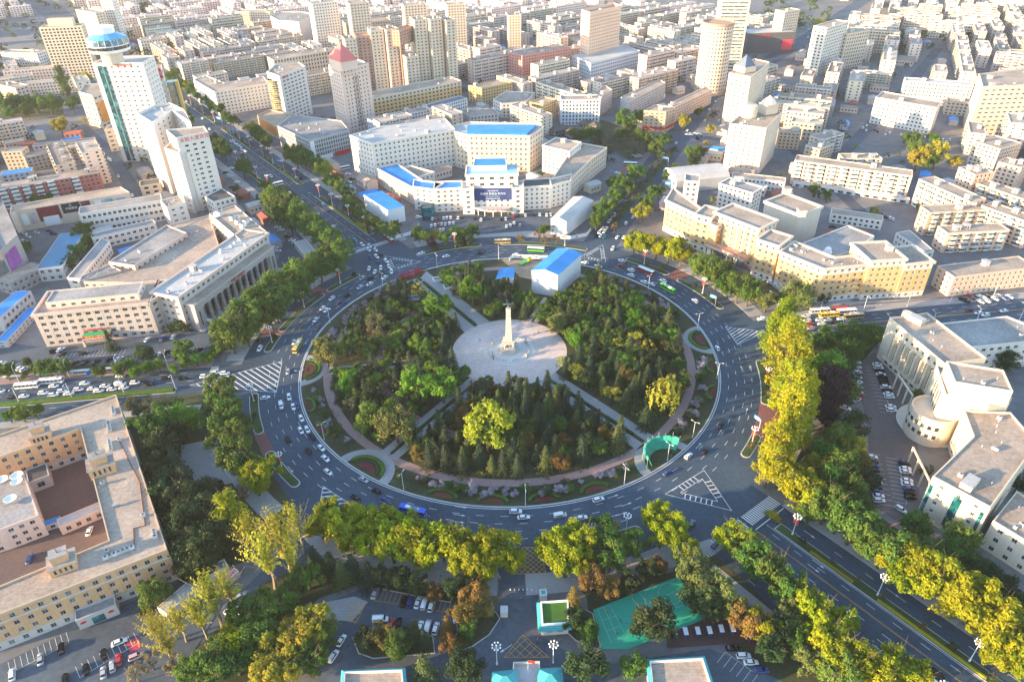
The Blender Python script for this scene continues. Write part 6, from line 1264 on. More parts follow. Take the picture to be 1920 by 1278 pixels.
row([(1035, 1030, 30), (1060, 1020, 34), (1085, 1010, 32), (1060, 1055, 30), (1085, 1045, 28), (1130, 1000, 30, 'lumpy', 'green'), (1150, 1015, 32, 'lumpy', 'green'), (1145, 1045, 26, 'lumpy', 'green'), (1190, 1020, 24, 'lumpy', 'green'), (1235, 970, 28), (1255, 990, 30), (1270, 1010, 26), (1240, 1005, 24), (1285, 1030, 24)], 'lumpy', 'poplar', 'right of the gate drive')
row([(1370, 1005, 28), (1395, 1025, 30, 'lumpy', 'green'), (1420, 1055, 32, 'lumpy', 'green'), (1450, 1075, 34, 'lumpy', 'green'), (1480, 1100, 32, 'lumpy', 'green'), (1510, 1120, 30), (1530, 1150, 32), (1550, 1185, 34), (1580, 1165, 26), (1560, 1220, 36), (1600, 1240, 38), (1640, 1265, 36), (1680, 1250, 36), (1570, 1262, 36, 'lumpy', 'green'), (1500, 1140, 22, 'lumpy', 'green'), (1720, 1270, 30)], 'lumpy', 'poplar', 'on the left side of the near avenue')
row([(1480, 895, 32), (1500, 915, 34), (1525, 930, 32), (1550, 950, 34, 'lumpy', 'green'), (1575, 965, 36, 'lumpy', 'green'), (1600, 985, 38, 'lumpy', 'green'), (1630, 1005, 40, 'lumpy', 'green'), (1660, 1030, 38, 'lumpy', 'green'), (1690, 1045, 40), (1720, 1055, 40), (1750, 1085, 42), (1790, 1100, 44), (1830, 1130, 46), (1870, 1165, 44), (1900, 1200, 44), (1800, 1130, 34), (1700, 1080, 34), (1840, 1165, 34), (1880, 1225, 36), (1925, 1235, 40), (1520, 955, 26, 'lumpy', 'green'), (1755, 1035, 26, 'lumpy', 'green')], 'lumpy', 'poplar', 'on the right side of the near avenue')
row([(1470, 600, 27), (1455, 622, 23), (1480, 640, 30), (1475, 670, 32), (1490, 700, 34), (1480, 730, 34), (1495, 760, 34), (1480, 790, 34), (1470, 820, 34), (1455, 845, 32), (1500, 790, 26), (1510, 740, 26), (1500, 680, 26), (1445, 870, 26)], 'tall', 'poplar', 'in the tall row right of the ring', 1.06)
row([(1545, 640, 24), (1575, 635, 22), (1600, 632, 22), (1630, 632, 20), (1650, 630, 18), (1550, 690, 30, 'round', 'bright'), (1590, 660, 24), (1560, 720, 30, 'round', 'plum'), (1585, 700, 24, 'round', 'dark'), (1530, 665, 22, 'lumpy', 'bronze'), (1590, 735, 22, 'round', 'green'), (1560, 745, 22, 'round', 'plum'), (1550, 780, 22, 'round', 'plum'), (1600, 800, 24, 'round', 'dark'), (1575, 820, 28, 'round', 'green'), (1545, 850, 28, 'round', 'green'), (1600, 840, 24, 'lumpy', 'yellow'), (1580, 870, 28, 'round', 'green'), (1610, 870, 22, 'lumpy', 'bronze'), (1560, 900, 28, 'round', 'green'), (1600, 920, 28, 'round', 'green'), (1625, 905, 22, 'round', 'dark'), (1610, 955, 24, 'round', 'green'), (1530, 880, 24, 'lumpy', 'yellow')], 'round', 'green', 'in the courthouse garden')
row([(1718, 985, 24), (1800, 1010, 28), (1790, 1040, 26), (1850, 1075, 26, 'round', 'dark'), (1880, 1100, 26, 'round', 'dark'), (1830, 1060, 24), (1910, 1140, 24, 'round', 'dark'), (1720, 740, 10), (1735, 880, 12, 'shrub', 'grey'), (1890, 680, 18, 'round', 'dark'), (1910, 905, 20, 'round', 'dark')], 'round', 'green', 'at the foot of the courthouse')
row([(1190, 455, 18), (1210, 460, 20), (1232, 462, 20), (1255, 470, 20), (1278, 475, 18), (1268, 460, 16)], 'lumpy', 'poplar', 'in front of the yellow hotel')
row([(1325, 500, 24), (1345, 510, 26), (1310, 495, 18), (1385, 540, 24), (1405, 545, 24), (1365, 535, 20), (1438, 562, 20, 'lumpy', 'willow'), (1495, 555, 26, 'round', 'willow'), (1515, 570, 16, 'shrub', 'dark'), (1545, 560, 12, 'shrub', 'dark')], 'lumpy', 'green', 'along the pavement at the yellow hotel')
row([(1130, 405, 15), (1140, 385, 15), (1155, 365, 15), (1165, 345, 15), (1192, 325, 16), (1118, 415, 14), (1150, 345, 12), (1180, 350, 12), (1125, 395, 12)], 'lumpy', 'green', 'on the left of the north-east road')
row([(1152, 412, 9), (1160, 398, 9), (1168, 386, 9), (1177, 374, 9), (1186, 362, 9), (1196, 350, 9), (1205, 340, 9), (1214, 328, 9), (1223, 318, 9), (1232, 308, 9), (1241, 298, 9), (1250, 290, 8), (1262, 282, 8), (1152, 424, 8, 'open', 'bronze')], 'open', 'grey', 'on the median of the north-east road')
row([(1205, 398, 16, 'lumpy', 'yellow'), (1212, 380, 14), (1225, 362, 12), (1255, 330, 12), (1263, 318, 10), (1236, 360, 10), (1298, 290, 14), (1312, 285, 12), (1300, 300, 12, 'round', 'dark'), (1326, 270, 8, 'open', 'yellow'), (1333, 243, 8, 'lumpy', 'yellow'), (1340, 212, 8, 'open', 'grey'), (1282, 228, 12, 'lumpy', 'yellow'), (1310, 210, 9)], 'lumpy', 'green', 'on the right of the north-east road')
row([(1245, 262, 14), (1230, 280, 14), (1215, 262, 14), (1200, 255, 14), (1185, 280, 12, 'open', 'grey'), (1150, 265, 14, 'open', 'grey'), (1140, 280, 16, 'open', 'grey'), (1175, 225, 18), (1195, 222, 14), (1165, 250, 12), (1110, 250, 12), (1090, 255, 12), (1075, 250, 10), (990, 215, 8, 'round', 'dark'), (1005, 205, 9, 'round', 'dark'), (1180, 240, 12), (1125, 250, 12, 'pine', 'pine')], 'lumpy', 'green', 'in the small temple park')
row([(668, 398, 12), (680, 405, 12), (692, 413, 13), (704, 420, 13), (716, 428, 13), (730, 435, 14), (742, 425, 11), (655, 388, 12)], 'lumpy', 'green', 'beside the white box shed')
row([(785, 440, 12), (800, 445, 11), (820, 440, 10, 'ballbush', 'hedgey'), (835, 447, 12), (855, 436, 12), (870, 440, 12), (885, 432, 12), (810, 455, 9, 'round', 'plum'), (860, 452, 10, 'round', 'dark'), (880, 450, 10, 'round', 'dark'), (1020, 430, 10), (1038, 428, 8, 'open', 'bronze'), (1010, 440, 8, 'open', 'bronze'), (975, 448, 8, 'open', 'bronze'), (1042, 450, 9, 'open', 'bronze'), (1022, 452, 8, 'open', 'bronze')], 'lumpy', 'green', 'in front of the white complex')
row([(555, 292, 18), (570, 298, 16), (590, 303, 14), (607, 322, 16, 'lumpy', 'yellow'), (622, 340, 14), (640, 350, 14), (650, 360, 12), (545, 285, 14), (655, 375, 12), (470, 240, 12, 'lumpy', 'yellow'), (480, 250, 12), (492, 258, 12), (500, 268, 11), (352, 160, 10, 'lumpy', 'yellow'), (365, 170, 12), (378, 178, 12), (390, 190, 12), (400, 198, 10), (412, 205, 10), (425, 220, 10), (435, 225, 9), (320, 150, 13), (335, 158, 12), (328, 140, 11)], 'lumpy', 'green', 'on the right of the far avenue')
row([(410, 275, 16), (420, 285, 14), (455, 313, 14), (465, 318, 12), (345, 215, 12), (355, 225, 10), (400, 262, 12), (440, 355, 8), (500, 350, 14), (512, 362, 14), (505, 378, 14)], 'lumpy', 'green', 'on the left of the far avenue')
row([(15, 195, 16), (40, 192, 16), (65, 190, 16), (90, 192, 16), (105, 195, 12), (20, 210, 12), (50, 208, 12), (112, 235, 15, 'lumpy', 'yellow'), (118, 155, 14, 'tall', 'green'), (155, 150, 14, 'lumpy', 'yellow'), (135, 195, 12), (25, 180, 10, 'lumpy', 'yellow')], 'lumpy', 'green', 'in the railway strip at the upper left')
row([(150, 440, 14), (160, 430, 14), (145, 470, 14), (130, 490, 14), (118, 500, 12), (165, 450, 12), (50, 462, 10), (30, 130, 9), (70, 375, 12), (90, 372, 10)], 'lumpy', 'green', 'among the market sheds at the left')
row([(342, 655, 20), (270, 662, 17, 'round', 'dark'), (205, 640, 14, 'pine', 'pine'), (340, 612, 16, 'shrub', 'dark'), (355, 600, 14, 'shrub', 'dark'), (325, 615, 12, 'shrub', 'dark'), (395, 668, 14, 'shrub', 'bright'), (10, 695, 16), (90, 690, 16), (115, 688, 16), (70, 692, 14), (50, 678, 8, 'round', 'dark'), (225, 690, 16), (240, 685, 14), (255, 695, 12, 'round', 'bright'), (275, 690, 11, 'round', 'bright'), (297, 685, 11, 'round', 'bright'), (325, 692, 9, 'round', 'bright'), (347, 678, 11, 'round', 'bright'), (368, 674, 11, 'round', 'bright'), (185, 697, 12), (45, 705, 9, 'shrub', 'hedge'), (405, 655, 14, 'shrub', 'green'), (430, 648, 12, 'shrub', 'green')], 'lumpy', 'green', 'in the forecourt of the colonnade building')
row([(15, 778, 14), (40, 775, 16), (65, 772, 14)], 'lumpy', 'green', 'beside the yellow brick office on the west road')
row([(1750, 262, 12), (1708, 262, 13), (1718, 280, 14), (1722, 298, 17, 'lumpy', 'yellow'), (1757, 290, 20, 'lumpy', 'yellow'), (1740, 305, 14), (1790, 305, 11, 'lumpy', 'yellow'), (1527, 355, 10), (1550, 365, 8), (1580, 232, 8, 'open', 'bronze'), (1680, 180, 7), (1520, 228, 6), (1533, 165, 5, 'pine', 'pine'), (1550, 170, 5, 'pine', 'pine'), (1570, 172, 5, 'pine', 'pine')], 'lumpy', 'green', 'in the hospital yard')
# bottom compound
row([(660, 1060, 20, 'pine', 'pine'), (690, 1075, 22, 'pine', 'pine'), (620, 1060, 22, 'pine', 'pine'), (640, 1075, 20, 'pine', 'pine2'), (590, 1050, 22, 'pine', 'pine'), (745, 1085, 24, 'lumpy', 'dark'), (785, 1095, 22, 'lumpy', 'dark'), (720, 1080, 22, 'lumpy', 'dark'), (815, 1110, 18, 'lumpy', 'bronze'), (850, 1100, 22, 'lumpy', 'dark'), (885, 1120, 26, 'lumpy', 'bronze'), (910, 1135, 22, 'lumpy', 'bronze'), (870, 1145, 26, 'lumpy', 'bronze'), (895, 1100, 20, 'lumpy', 'bronze'), (880, 1175, 18, 'round', 'green'), (838, 1172, 16, 'pine', 'bronze'), (690, 1200, 24, 'lumpy', 'dark'), (715, 1195, 24, 'lumpy', 'bronze'), (745, 1210, 24, 'round', 'green'), (795, 1200, 16, 'pine', 'pine'), (775, 1190, 20, 'round', 'dark'), (840, 1210, 18, 'lumpy', 'bronze'), (870, 1195, 12, 'shrub', 'green'), (795, 1255, 30, 'pine', 'pine2'), (872, 1250, 34, 'round', 'dark'), (740, 1225, 18, 'shrub', 'dark')], 'lumpy', 'green', 'in the compound left of the gate')
row([(1075, 1125, 22, 'pine', 'bronze'), (1110, 1085, 24, 'lumpy', 'bronze'), (1145, 1100, 20, 'lumpy', 'bronze'), (1075, 1160, 22, 'lumpy', 'dark'), (1105, 1180, 20, 'round', 'green'), (1180, 1090, 20, 'round', 'dark'), (1215, 1070, 20, 'lumpy', 'dark'), (1230, 1060, 18, 'lumpy', 'bronze'), (1225, 1165, 38, 'round', 'dark'), (1100, 1245, 34, 'round', 'dark'), (1190, 1250, 24, 'round', 'green'), (1290, 1050, 26), (1310, 1080, 32), (1340, 1110, 36), (1325, 1140, 28, 'lumpy', 'dark'), (1370, 1140, 26), (1400, 1160, 30, 'lumpy', 'bronze'), (1425, 1170, 28, 'lumpy', 'poplar'), (1450, 1215, 26, 'lumpy', 'dark'), (1465, 1180, 26, 'round', 'dark'), (1480, 1150, 26), (1500, 1205, 24, 'round', 'green'), (1520, 1240, 26), (1300, 1120, 24, 'round', 'dark')], 'lumpy', 'willow', 'in the compound right of the gate')
row([(480, 1180, 34), (520, 1140, 34), (455, 1150, 30), (430, 1200, 32, 'lumpy', 'poplar'), (550, 1105, 26), (490, 1130, 28), (575, 1080, 26), (400, 1240, 34), (440, 1240, 30), (360, 1255, 30), (520, 1215, 30, 'lumpy', 'yellow'), (560, 1190, 34, 'lumpy', 'yellow'), (590, 1170, 34, 'lumpy', 'yellow'), (535, 1245, 32, 'lumpy', 'yellow'), (500, 1260, 30, 'lumpy', 'yellow'), (610, 1195, 24, 'lumpy', 'green'), (580, 1235, 30, 'lumpy', 'green'), (470, 1220, 26)], 'lumpy', 'green', 'in the wood at the bottom left')
# trees on the ring islands and medians
for t, lf in ((138.5, 'dark'), (151.5, 'plum'), (160, 'plum'), (173, 'dark'), (196, 'plum'), (203, 'plum'), (218, 'plum'), (42, 'dark'), (47, 'plum'), (23, 'dark'), (30, 'dark'), (103, 'dark'), (112, 'dark'), (342.5, 'bronze'), (345.5, 'bronze'), (324.5, 'bronze'), (326.5, 'bronze'), (252, 'dark'), (258, 'dark'), (280, 'dark'), (286, 'dark')): x, y = pol(127.4, t); tree(x, y, TR.uniform(1.5, 2.4), 'open' if lf != 'dark' else 'round', lf, 'on a traffic island of the ring')
for a in list(range(178, 250, 12)) + list(range(296, 370, 14)) + list(range(402, 620, 16)):
    for s in (-11.4, 11.4): x, y = fr(126.9, a + TR.uniform(-2, 2), s); tree(x, y, TR.uniform(1.3, 2.2), 'open', TR.choice(('dark', 'grey', 'green')), 'on a median of the far avenue')
for a in range(166, 330, 11):
    for s in (-11.4, 11.4): x, y = fr(306.9, a + TR.uniform(-2, 2), s); tree(x, y, TR.uniform(1.3, 2.0), 'open', TR.choice(('dark', 'bronze', 'grey')), 'on a median of the near avenue')
# far trees among the blocks: too small to be picked out one by one
fv, ff, fmi = [], [], []; FML = ('green', 'dark', 'yellow'); FC = {}
def far_tree(x, y, r):
    i = TR.randrange(3); me = CR['open'][i]
    if i not in FC: FC[i] = ([v.co.copy() for v in me.vertices], [tuple(p.vertices) for p in me.polygons])
    V, F = FC[i]; b0 = len(fv); a = TR.uniform(0, 6.28); ca, sa = cos(a), sin(a); mi = TR.choices((0, 1, 2), (5, 3, 1.5))[0]
    fv.extend([(x + r * (v.x * ca - v.y * sa), y + r * (v.x * sa + v.y * ca), r * (v.z + 1.0)) for v in V]); st = 1
    for f in F[::st]: ff.append(tuple(b0 + q for q in f)); fmi.append(mi)
for (x0, y0), (x1, y1), cnt in (((0, 0), (330, 130), 120), ((330, 120), (360, 40), 8), ((1430, 60), (1560, 0), 40), ((1640, 70), (1900, 100), 26), ((0, 130), (130, 180), 10)):
    for _ in range(cnt):
        x, y = G2(TR.uniform(x0, x1), TR.uniform(min(y0, y1), max(y0, y1)))
        if any(inside((x, y), inset(K, -2)) for K in OCC if abs(K[0][0] - x) < 90 and abs(K[0][1] - y) < 90): continue
        far_tree(x, y, TR.uniform(5, 8.5))
n = 0; tries = 0
while n < 170 and tries < 4000:
    tries += 1; x, y = G2(TR.uniform(0, 1920), 40 + 380 * TR.random() ** 1.2)
    if math.hypot(x, y) < 210 or y < 70 or any(segdist((x, y), a, b_) < w_ - 6 for a, b_, w_ in ROADS): continue
    if any(inside((x, y), inset(K, -2)) for K in OCC if abs(K[0][0] - x) < 90 and abs(K[0][1] - y) < 90): continue
    far_tree(x, y, TR.uniform(2.6, 4.6)); n += 1
me = bpy.data.meshes.new('far_trees'); me.from_pydata(fv, [], ff)
for l in FML: me.materials.append(LEAF[l])
me.polygons.foreach_set('material_index', fmi); me.update(); tag(link('distant_foliage', me), 'small dark tree crowns scattered between the far apartment blocks', 'trees', None, 'stuff')
print('TREES', len(TREES), 'far faces', len(ff))
# --- hedges, beds and strips of planting
def hedge_mesh(path, wd, h, mat, seed=1, dens=9):
    """clipped hedge along a path: a soft body with a skin of leaf sprays"""
    rr = random.Random(seed); m = MB(); n = len(path); prof = [(-.5, 0), (-.52, .6), (-.42, .95), (0, 1.03), (.42, .95), (.52, .6), (.5, 0)]; vs = []
    for i in range(n):
        a = Vector(path[max(0, i - 1)]); b = Vector(path[min(n - 1, i + 1)]); d = (b - a).normalized(); q = Vector((-d.y, d.x)); p = Vector(path[i])
        for o, z in prof: c = p + q * (o * wd * rr.uniform(.93, 1.07)); vs.append((c.x, c.y, z * h * rr.uniform(.93, 1.06)))
    k = len(prof); m.add(vs, [(i * k + j, i * k + j + 1, (i + 1) * k + j + 1, (i + 1) * k + j) for i in range(n - 1) for j in range(k - 1)], mat); m.add(vs, [tuple(range(k)), tuple((n - 1) * k + j for j in reversed(range(k)))], mat)
    lv, lf = [], []
    for i in range(n - 1):
        ln = (Vector(path[i + 1]) - Vector(path[i])).length
        for _ in range(int(ln * (wd + 2 * h) * dens / 3)):
            j = rr.randrange(k - 1); t = rr.random(); s = rr.random(); a = Vector(vs[i * k + j]).lerp(Vector(vs[(i + 1) * k + j]), t); b = Vector(vs[i * k + j + 1]).lerp(Vector(vs[(i + 1) * k + j + 1]), t); p = a.lerp(b, s)
            leafquads(lv, lf, p, Vector((rr.uniform(-.6, .6), rr.uniform(-.6, .6), 1)), .14, rr)
    m.add(lv, lf, mat); return m
def hedge(name, path, wd, h, leaf, label, cat='hedge', group=None, z=.16):
    m = hedge_mesh(path, wd, h, LEAF[leaf], len(path)); c = cen(path); m.v = [(x - c[0], y - c[1], zz) for x, y, zz in m.v]; o = m.build(name, None, False, (c[0], c[1], z)); return tag(o, label, cat, group)
def seg(p, q, st=2.0): n = max(2, int(math.hypot(q[0] - p[0], q[1] - p[1]) / st)); return [along(p, q, i / n) for i in range(n + 1)]
hedge('long_hedge', seg(fr(186.9, 166, -6.8), fr(186.9, 330, -6.8)), 2.8, 1.3, 'hedge', 'long clipped hedge on the median of the west road', z=.25)
BEDN = {-126.5: 'lower left', -173.5: 'left', 5.5: 'right', -50.5: 'lower right'}
def bed(th, rr_, rc, label, big):
    c = pol(rc, th); root = thing('topiary_bed', label, 'flower bed', (c[0], c[1], .16), R(th), 'curved topiary beds round the park')
    n = 16; path = [(-rr_ * cos(R(-86 + 172 * i / n)) * (.62 if not big else .8), rr_ * sin(R(-86 + 172 * i / n))) for i in range(n + 1)]
    hedge_mesh(path, 1.7 if big else 1.35, .9, LEAF['hedge'], int(abs(th)), 8).build('hedge', root)
    if big: path2 = [(x * .74 + .2, y * .74) for x, y in path]; hedge_mesh(path2, 1.3, .6, LEAF['dark'], int(abs(th)) + 1, 8).build('inner_hedge', root)
    m = MB(); f = .62 if big else .74; pts_ = [(x * f + (.5 if big else .3), y * f, .12) for x, y in path]; m.face(pts_[::-1], LEAF['maroon'])
    rr2 = random.Random(int(th * 3)); lv, lf = [], []
    for _ in range(260 if big else 130):
        p = Vector(pts_[rr2.randrange(n + 1)]).lerp(Vector((.6, 0, .12)), rr2.random() ** .7); leafquads(lv, lf, p + Vector((0, 0, .12)), Vector((rr2.uniform(-.5, .5), rr2.uniform(-.5, .5), 1)), .17, rr2)
    m.add(lv, lf, LEAF['maroon']); m.build('flower_bed', root); return root
for th, rr_, rc in BOWS[:3]: bed(th, 8.2, 103.2, f'large crescent topiary bed with maroon flowers at the {BEDN[th]} rim of the park', True)
for th, lb in ((-105.5, 'first'), (-94, 'second'), (-82.5, 'third'), (-70.5, 'fourth')): bed(th, 6.0, 103.4, f'{lb} from left of the four small topiary crescents at the bottom rim of the park', False)
for th, lb in ((-157, 'small topiary crescent at the left rim, just below the large left bed'), (-146, 'small topiary crescent at the left rim beside a bent lamp post'), (-20, 'small topiary crescent at the right rim beside the lilacs'), (-8, 'upper small topiary crescent at the right rim of the park')): bed(th, 5.2, 103.6, lb, False)
fb = MB()
def flowerstrip(name, th, a0, a1, off, wd, leaf, label, z=.3):
    return hedge(name, seg(fr(th, a0, off), fr(th, a1, off)), wd, .55, leaf, label, 'flowers', 'yellow flower strips on the avenue medians', z)
flowerstrip('flower_strip', 306.9, 170, 187, -10.3, 1.1, 'hedgey', 'first short yellow flower strip on the right median of the near avenue'); flowerstrip('flower_strip', 306.9, 196, 232, -10.3, 1.1, 'hedgey', 'long yellow flower strip on the right median of the near avenue')
flowerstrip('flower_strip', 306.9, 190, 215, 10.3, 1.1, 'hedgey', 'yellow flower strip on the left median of the near avenue'); flowerstrip('flower_strip', 126.9, 175, 235, 10.4, 1.2, 'hedgey', 'long yellow flower strip on the right median of the far avenue'); flowerstrip('flower_strip', 126.9, 300, 330, 10.4, 1.2, 'hedgey', 'yellow flower strip farther up the right median of the far avenue'); flowerstrip('flower_strip', 126.9, 305, 325, -10.4, 1.2, 'hedgey', 'yellow flower strip on the left median of the far avenue')
for x, y, lf, r_ in ((1448, 963, 'hedgey', 9), (1457, 972, 'hedgey', 8), (1440, 960, 'hedge', 6), (676, 420, 'hedgey', 7), (625, 432, 'hedgey', 7), (685, 426, 'hedgey', 6)): tpx(x, y, r_, 'ballbush', lf, "at an avenue median head")
for x, y, s in ((755, 520, 7), (770, 514, 8), (784, 508, 7)): tpx(x, y, s, 'ballbush', 'redfl', 'on the red park flower bed')
m = MB(); P = [G2(*q) for q in ((735, 527), (790, 502), (803, 505), (790, 520), (745, 533))]; m.prism(ccw(P), .1, .26, KERB, LAWN); o = m.build('flower_bed'); tag(o, 'kerbed grass bed with red flower balls at the top left of the park', 'flower bed')
for th in (124.2,):
    for a0, a1, lb in ((34, 60, 'clipped shrub strip in the middle of the top left park path, near the monument'), (66, 92, 'clipped shrub strip in the middle of the top left park path, near the ring')): hedge('shrub_strip', seg(fr(th, a0, 0), fr(th, a1, 0)), 1.8, .9, 'dark', lb, 'hedge', z=.18)
for th, a0, a1, lb in ((235, 46, 86, 'dark shrub strip along the lower left park path'), (310.5, 40, 62, 'dark shrub strip along the lower right park path, near the plaza'), (310.5, 68, 84, 'dark shrub strip along the lower right park path, near the ring'), (188, 36, 86, 'dark shrub strip along the left park path')): hedge('shrub_strip', seg(fr(th, a0, 0), fr(th, a1, 0)), 1.5, .8, 'dark', lb, 'hedge', z=.18)
# ------------------------------------------------------------------ vehicles
PAINT = {k: M('paint_' + k, c, .32, .03, 1, spec=.5 if k != 'black' else .2, coat=.5 if k not in ('black', 'blue', 'grey') else 0) for k, c in dict(white=(.72, .73, .74), black=(.006, .006, .008), silver=(.36, .38, .40), grey=(.10, .11, .12), blue=(.02, .06, .20), red=(.40, .02, .025), teal=(.02, .25, .26), green=(.10, .42, .05), yellow=(.62, .42, .05), tan=(.40, .30, .13), busblue=(.01, .10, .62), paleblue=(.35, .48, .60), pink=(.5, .33, .36)).items()}
CGL = M('car_glass', (.012, .016, .02), .08, 0, spec=.7); TYRE = M('tyre', (.015, .015, .016), .85, .1); RIM = M('rim', (.30, .30, .31), .35, .1, metal=.8); LAMPW = M('lamp_lens', (.7, .7, .68), .2, 0); LAMPR = M('tail_lens', (.40, .01, .01), .25, 0); PLAST = M('black_plastic', (.03, .03, .032), .6, .1)
def loft(m, st, mat):
    """closed body from cross sections (x, half width, bottom, top, shoulder)"""
    rings = []
    for x, hw, z0, z1, sh in st: rings.append([(x, -hw * .92, z0), (x, -hw, z0 + (z1 - z0) * .35), (x, -hw * .97, z1 - (z1 - z0) * .22), (x, -hw * sh, z1), (x, 0, z1 + .02), (x, hw * sh, z1), (x, hw * .97, z1 - (z1 - z0) * .22), (x, hw, z0 + (z1 - z0) * .35), (x, hw * .92, z0)])
    k = 9; vs = [p for r in rings for p in r]; fs = []
    for i in range(len(rings) - 1):
        for j in range(k): fs.append((i * k + j, (i + 1) * k + j, (i + 1) * k + (j + 1) % k, i * k + (j + 1) % k))
    fs += [tuple(range(k)), tuple(reversed(range((len(rings) - 1) * k, len(rings) * k)))]
    m.add(vs, [tuple(reversed(f)) for f in fs], mat)
def wheel_mesh(r, w_):
    m = MB(); m.tube((0, -w_ / 2, 0), (0, w_ / 2, 0), r, r, TYRE, 14); m.tube((0, -w_ / 2 - .01, 0), (0, w_ / 2 + .01, 0), r * .62, r * .62, RIM, 10); return m.mesh('wheel')
WH = wheel_mesh(.33, .22); WHB = wheel_mesh(.5, .3)
CARC = {}
def car_parts(kind, col):
    if (kind, col) in CARC: return CARC[(kind, col)]
    p = PAINT[col]; b = MB(); g_ = MB(); r = MB()
    if kind == 'suv': S = [(-2.32, .76, .40, .78, .9), (-2.22, .88, .32, 1.02, .92), (-1.2, .93, .30, 1.08, .9), (.2, .94, .30, 1.08, .9), (1.2, .92, .30, 1.04, .88), (2.1, .85, .34, .90, .85), (2.34, .72, .42, .74, .85)]; zb, zr, xs = 1.05, 1.68, (-2.15, -1.75, .35, 1.15)
    else: S = [(-2.34, .74, .36, .70, .9), (-2.22, .86, .28, .88, .9), (-1.3, .90, .26, .95, .88), (0, .91, .26, .96, .88), (1.1, .90, .26, .92, .86), (2.1, .82, .30, .76, .84), (2.36, .70, .38, .62, .84)]; zb, zr, xs = .93, 1.44, (-1.85, -1.2, .25, 1.1)
    loft(b, S, p)
    for s in (-1, 1): b.box((2.28, s * .56, S[-1][3] - .02), (.12, .30, .12), LAMPW); b.box((-2.29, s * .60, S[0][3] + .02), (.10, .26, .14), LAMPR); b.box((.95, s * 1.0, zb + .06), (.16, .18, .12), p)
    b.box((2.33, 0, .45), (.06, 1.1, .16), PLAST)
    hb, ht = .82, .64
    vs = [(xs[0], -hb, zb), (xs[3], -hb, zb), (xs[3], hb, zb), (xs[0], hb, zb), (xs[1], -ht, zr - .03), (xs[2], -ht, zr - .03), (xs[2], ht, zr - .03), (xs[1], ht, zr - .03)]; g_.add(vs, [(0, 1, 5, 4), (1, 2, 6, 5), (2, 3, 7, 6), (3, 0, 4, 7)], CGL)
    r.box(((xs[1] + xs[2]) / 2, 0, zr), (xs[2] - xs[1] + .18, ht * 2 + .06, .06), p, taper=.94)
    for s in (-1, 1):
        for a, c in (((xs[0], s * hb, zb), (xs[1], s * ht, zr)), ((xs[3], s * hb, zb), (xs[2], s * ht, zr)), ((-.45, s * hb * 1.005, zb), (-.45, s * ht, zr))): r.tube(a, c, .045, .045, p, 4)
    parts = [('body', b.mesh('body', True)), ('cabin_glass', g_.mesh('cabin_glass')), ('roof', r.mesh('roof'))]
    for x in (-1.38, 1.40):
        for s in (-1, 1): parts.append(('wheel', WH, (x, s * .82, .33)))
    CARC[(kind, col)] = parts; return parts
def van_parts(col):
    k = ('van', col)
    if k in CARC: return CARC[k]
    p = PAINT[col]; b = MB(); loft(b, [(-2.5, .86, .35, 1.95, .82), (-2.4, .95, .32, 2.08, .84), (0, .97, .32, 2.12, .84), (1.2, .96, .32, 2.05, .82), (1.75, .95, .34, 1.45, .86), (2.45, .88, .36, 1.12, .86), (2.62, .78, .42, .9, .86)], p); g_ = MB()
    for s in (-1, 1): g_.box((-.55, s * .965, 1.5), (2.9, .04, .5), CGL); b.box((2.56, s * .6, .86), (.12, .3, .16), LAMPW); b.box((-2.5, s * .8, 1.1), (.06, .14, .4), LAMPR)
    g_.add([(1.22, -.82, 2.0), (1.76, -.88, 1.45), (1.76, .88, 1.45), (1.22, .82, 2.0)], [(0, 1, 2, 3)], CGL); g_.v = [(x + (.03 if x > 1 else 0), y, z + (.03 if x > 1 else 0)) for x, y, z in g_.v]; g_.box((-2.49, 0, 1.55), (.06, 1.4, .5), CGL)
    parts = [('body', b.mesh('body', True)), ('cabin_glass', g_.mesh('cabin_glass'))] + [('wheel', WH, (x, s * .86, .33)) for x in (-1.6, 1.6) for s in (-1, 1)]
    CARC[k] = parts; return parts
def bus_parts(col, roofc, L=11.0):
    k = ('bus', col, roofc)
    if k in CARC: return CARC[k]
    p, q = PAINT[col], PAINT[roofc]; b = MB(); loft(b, [(-L / 2, 1.14, .40, 1.45, .99), (-L / 2 + .15, 1.25, .35, 1.5, 1.0), (L / 2 - .15, 1.25, .35, 1.5, 1.0), (L / 2, 1.14, .40, 1.45, .99)], p); g_ = MB(); g_.box((0, 0, 2.05), (L - .16, 2.42, 1.12), CGL); r = MB(); loft(r, [(-L / 2, 1.1, 2.58, 2.92, .8), (-L / 2 + .2, 1.25, 2.56, 3.05, .84), (L / 2 - .2, 1.25, 2.56, 3.05, .84), (L / 2, 1.1, 2.58, 2.92, .8)], q)
    for i in range(7): x = -L / 2 + L * i / 6; x = max(-L / 2 + .06, min(L / 2 - .06, x)); [b.box((x, s * 1.23, 2.05), (.12, .05, 1.12), p) for s in (-1, 1)]
    ac = MB(); ac.box((-1.8, 0, 3.14), (2.6, 1.5, .22), PAINT['white'], taper=.9); ac.box((2.4, 0, 3.12), (1.0, 1.0, .16), PAINT['white'], taper=.9)
    for s in (-1, 1): b.box((L / 2 + .02, s * .8, .75), (.06, .4, .2), LAMPW); b.box((-L / 2 - .02, s * .9, .95), (.06, .25, .35), LAMPR)
    parts = [('body', b.mesh('body')), ('window_band', g_.mesh('window_band')), ('roof', r.mesh('roof')), ('roof_unit', ac.mesh('roof_unit'))] + [('wheel', WHB, (x, s * 1.08, .5)) for x in (-L * .28, L * .30) for s in (-1, 1)]
    CARC[k] = parts; return parts
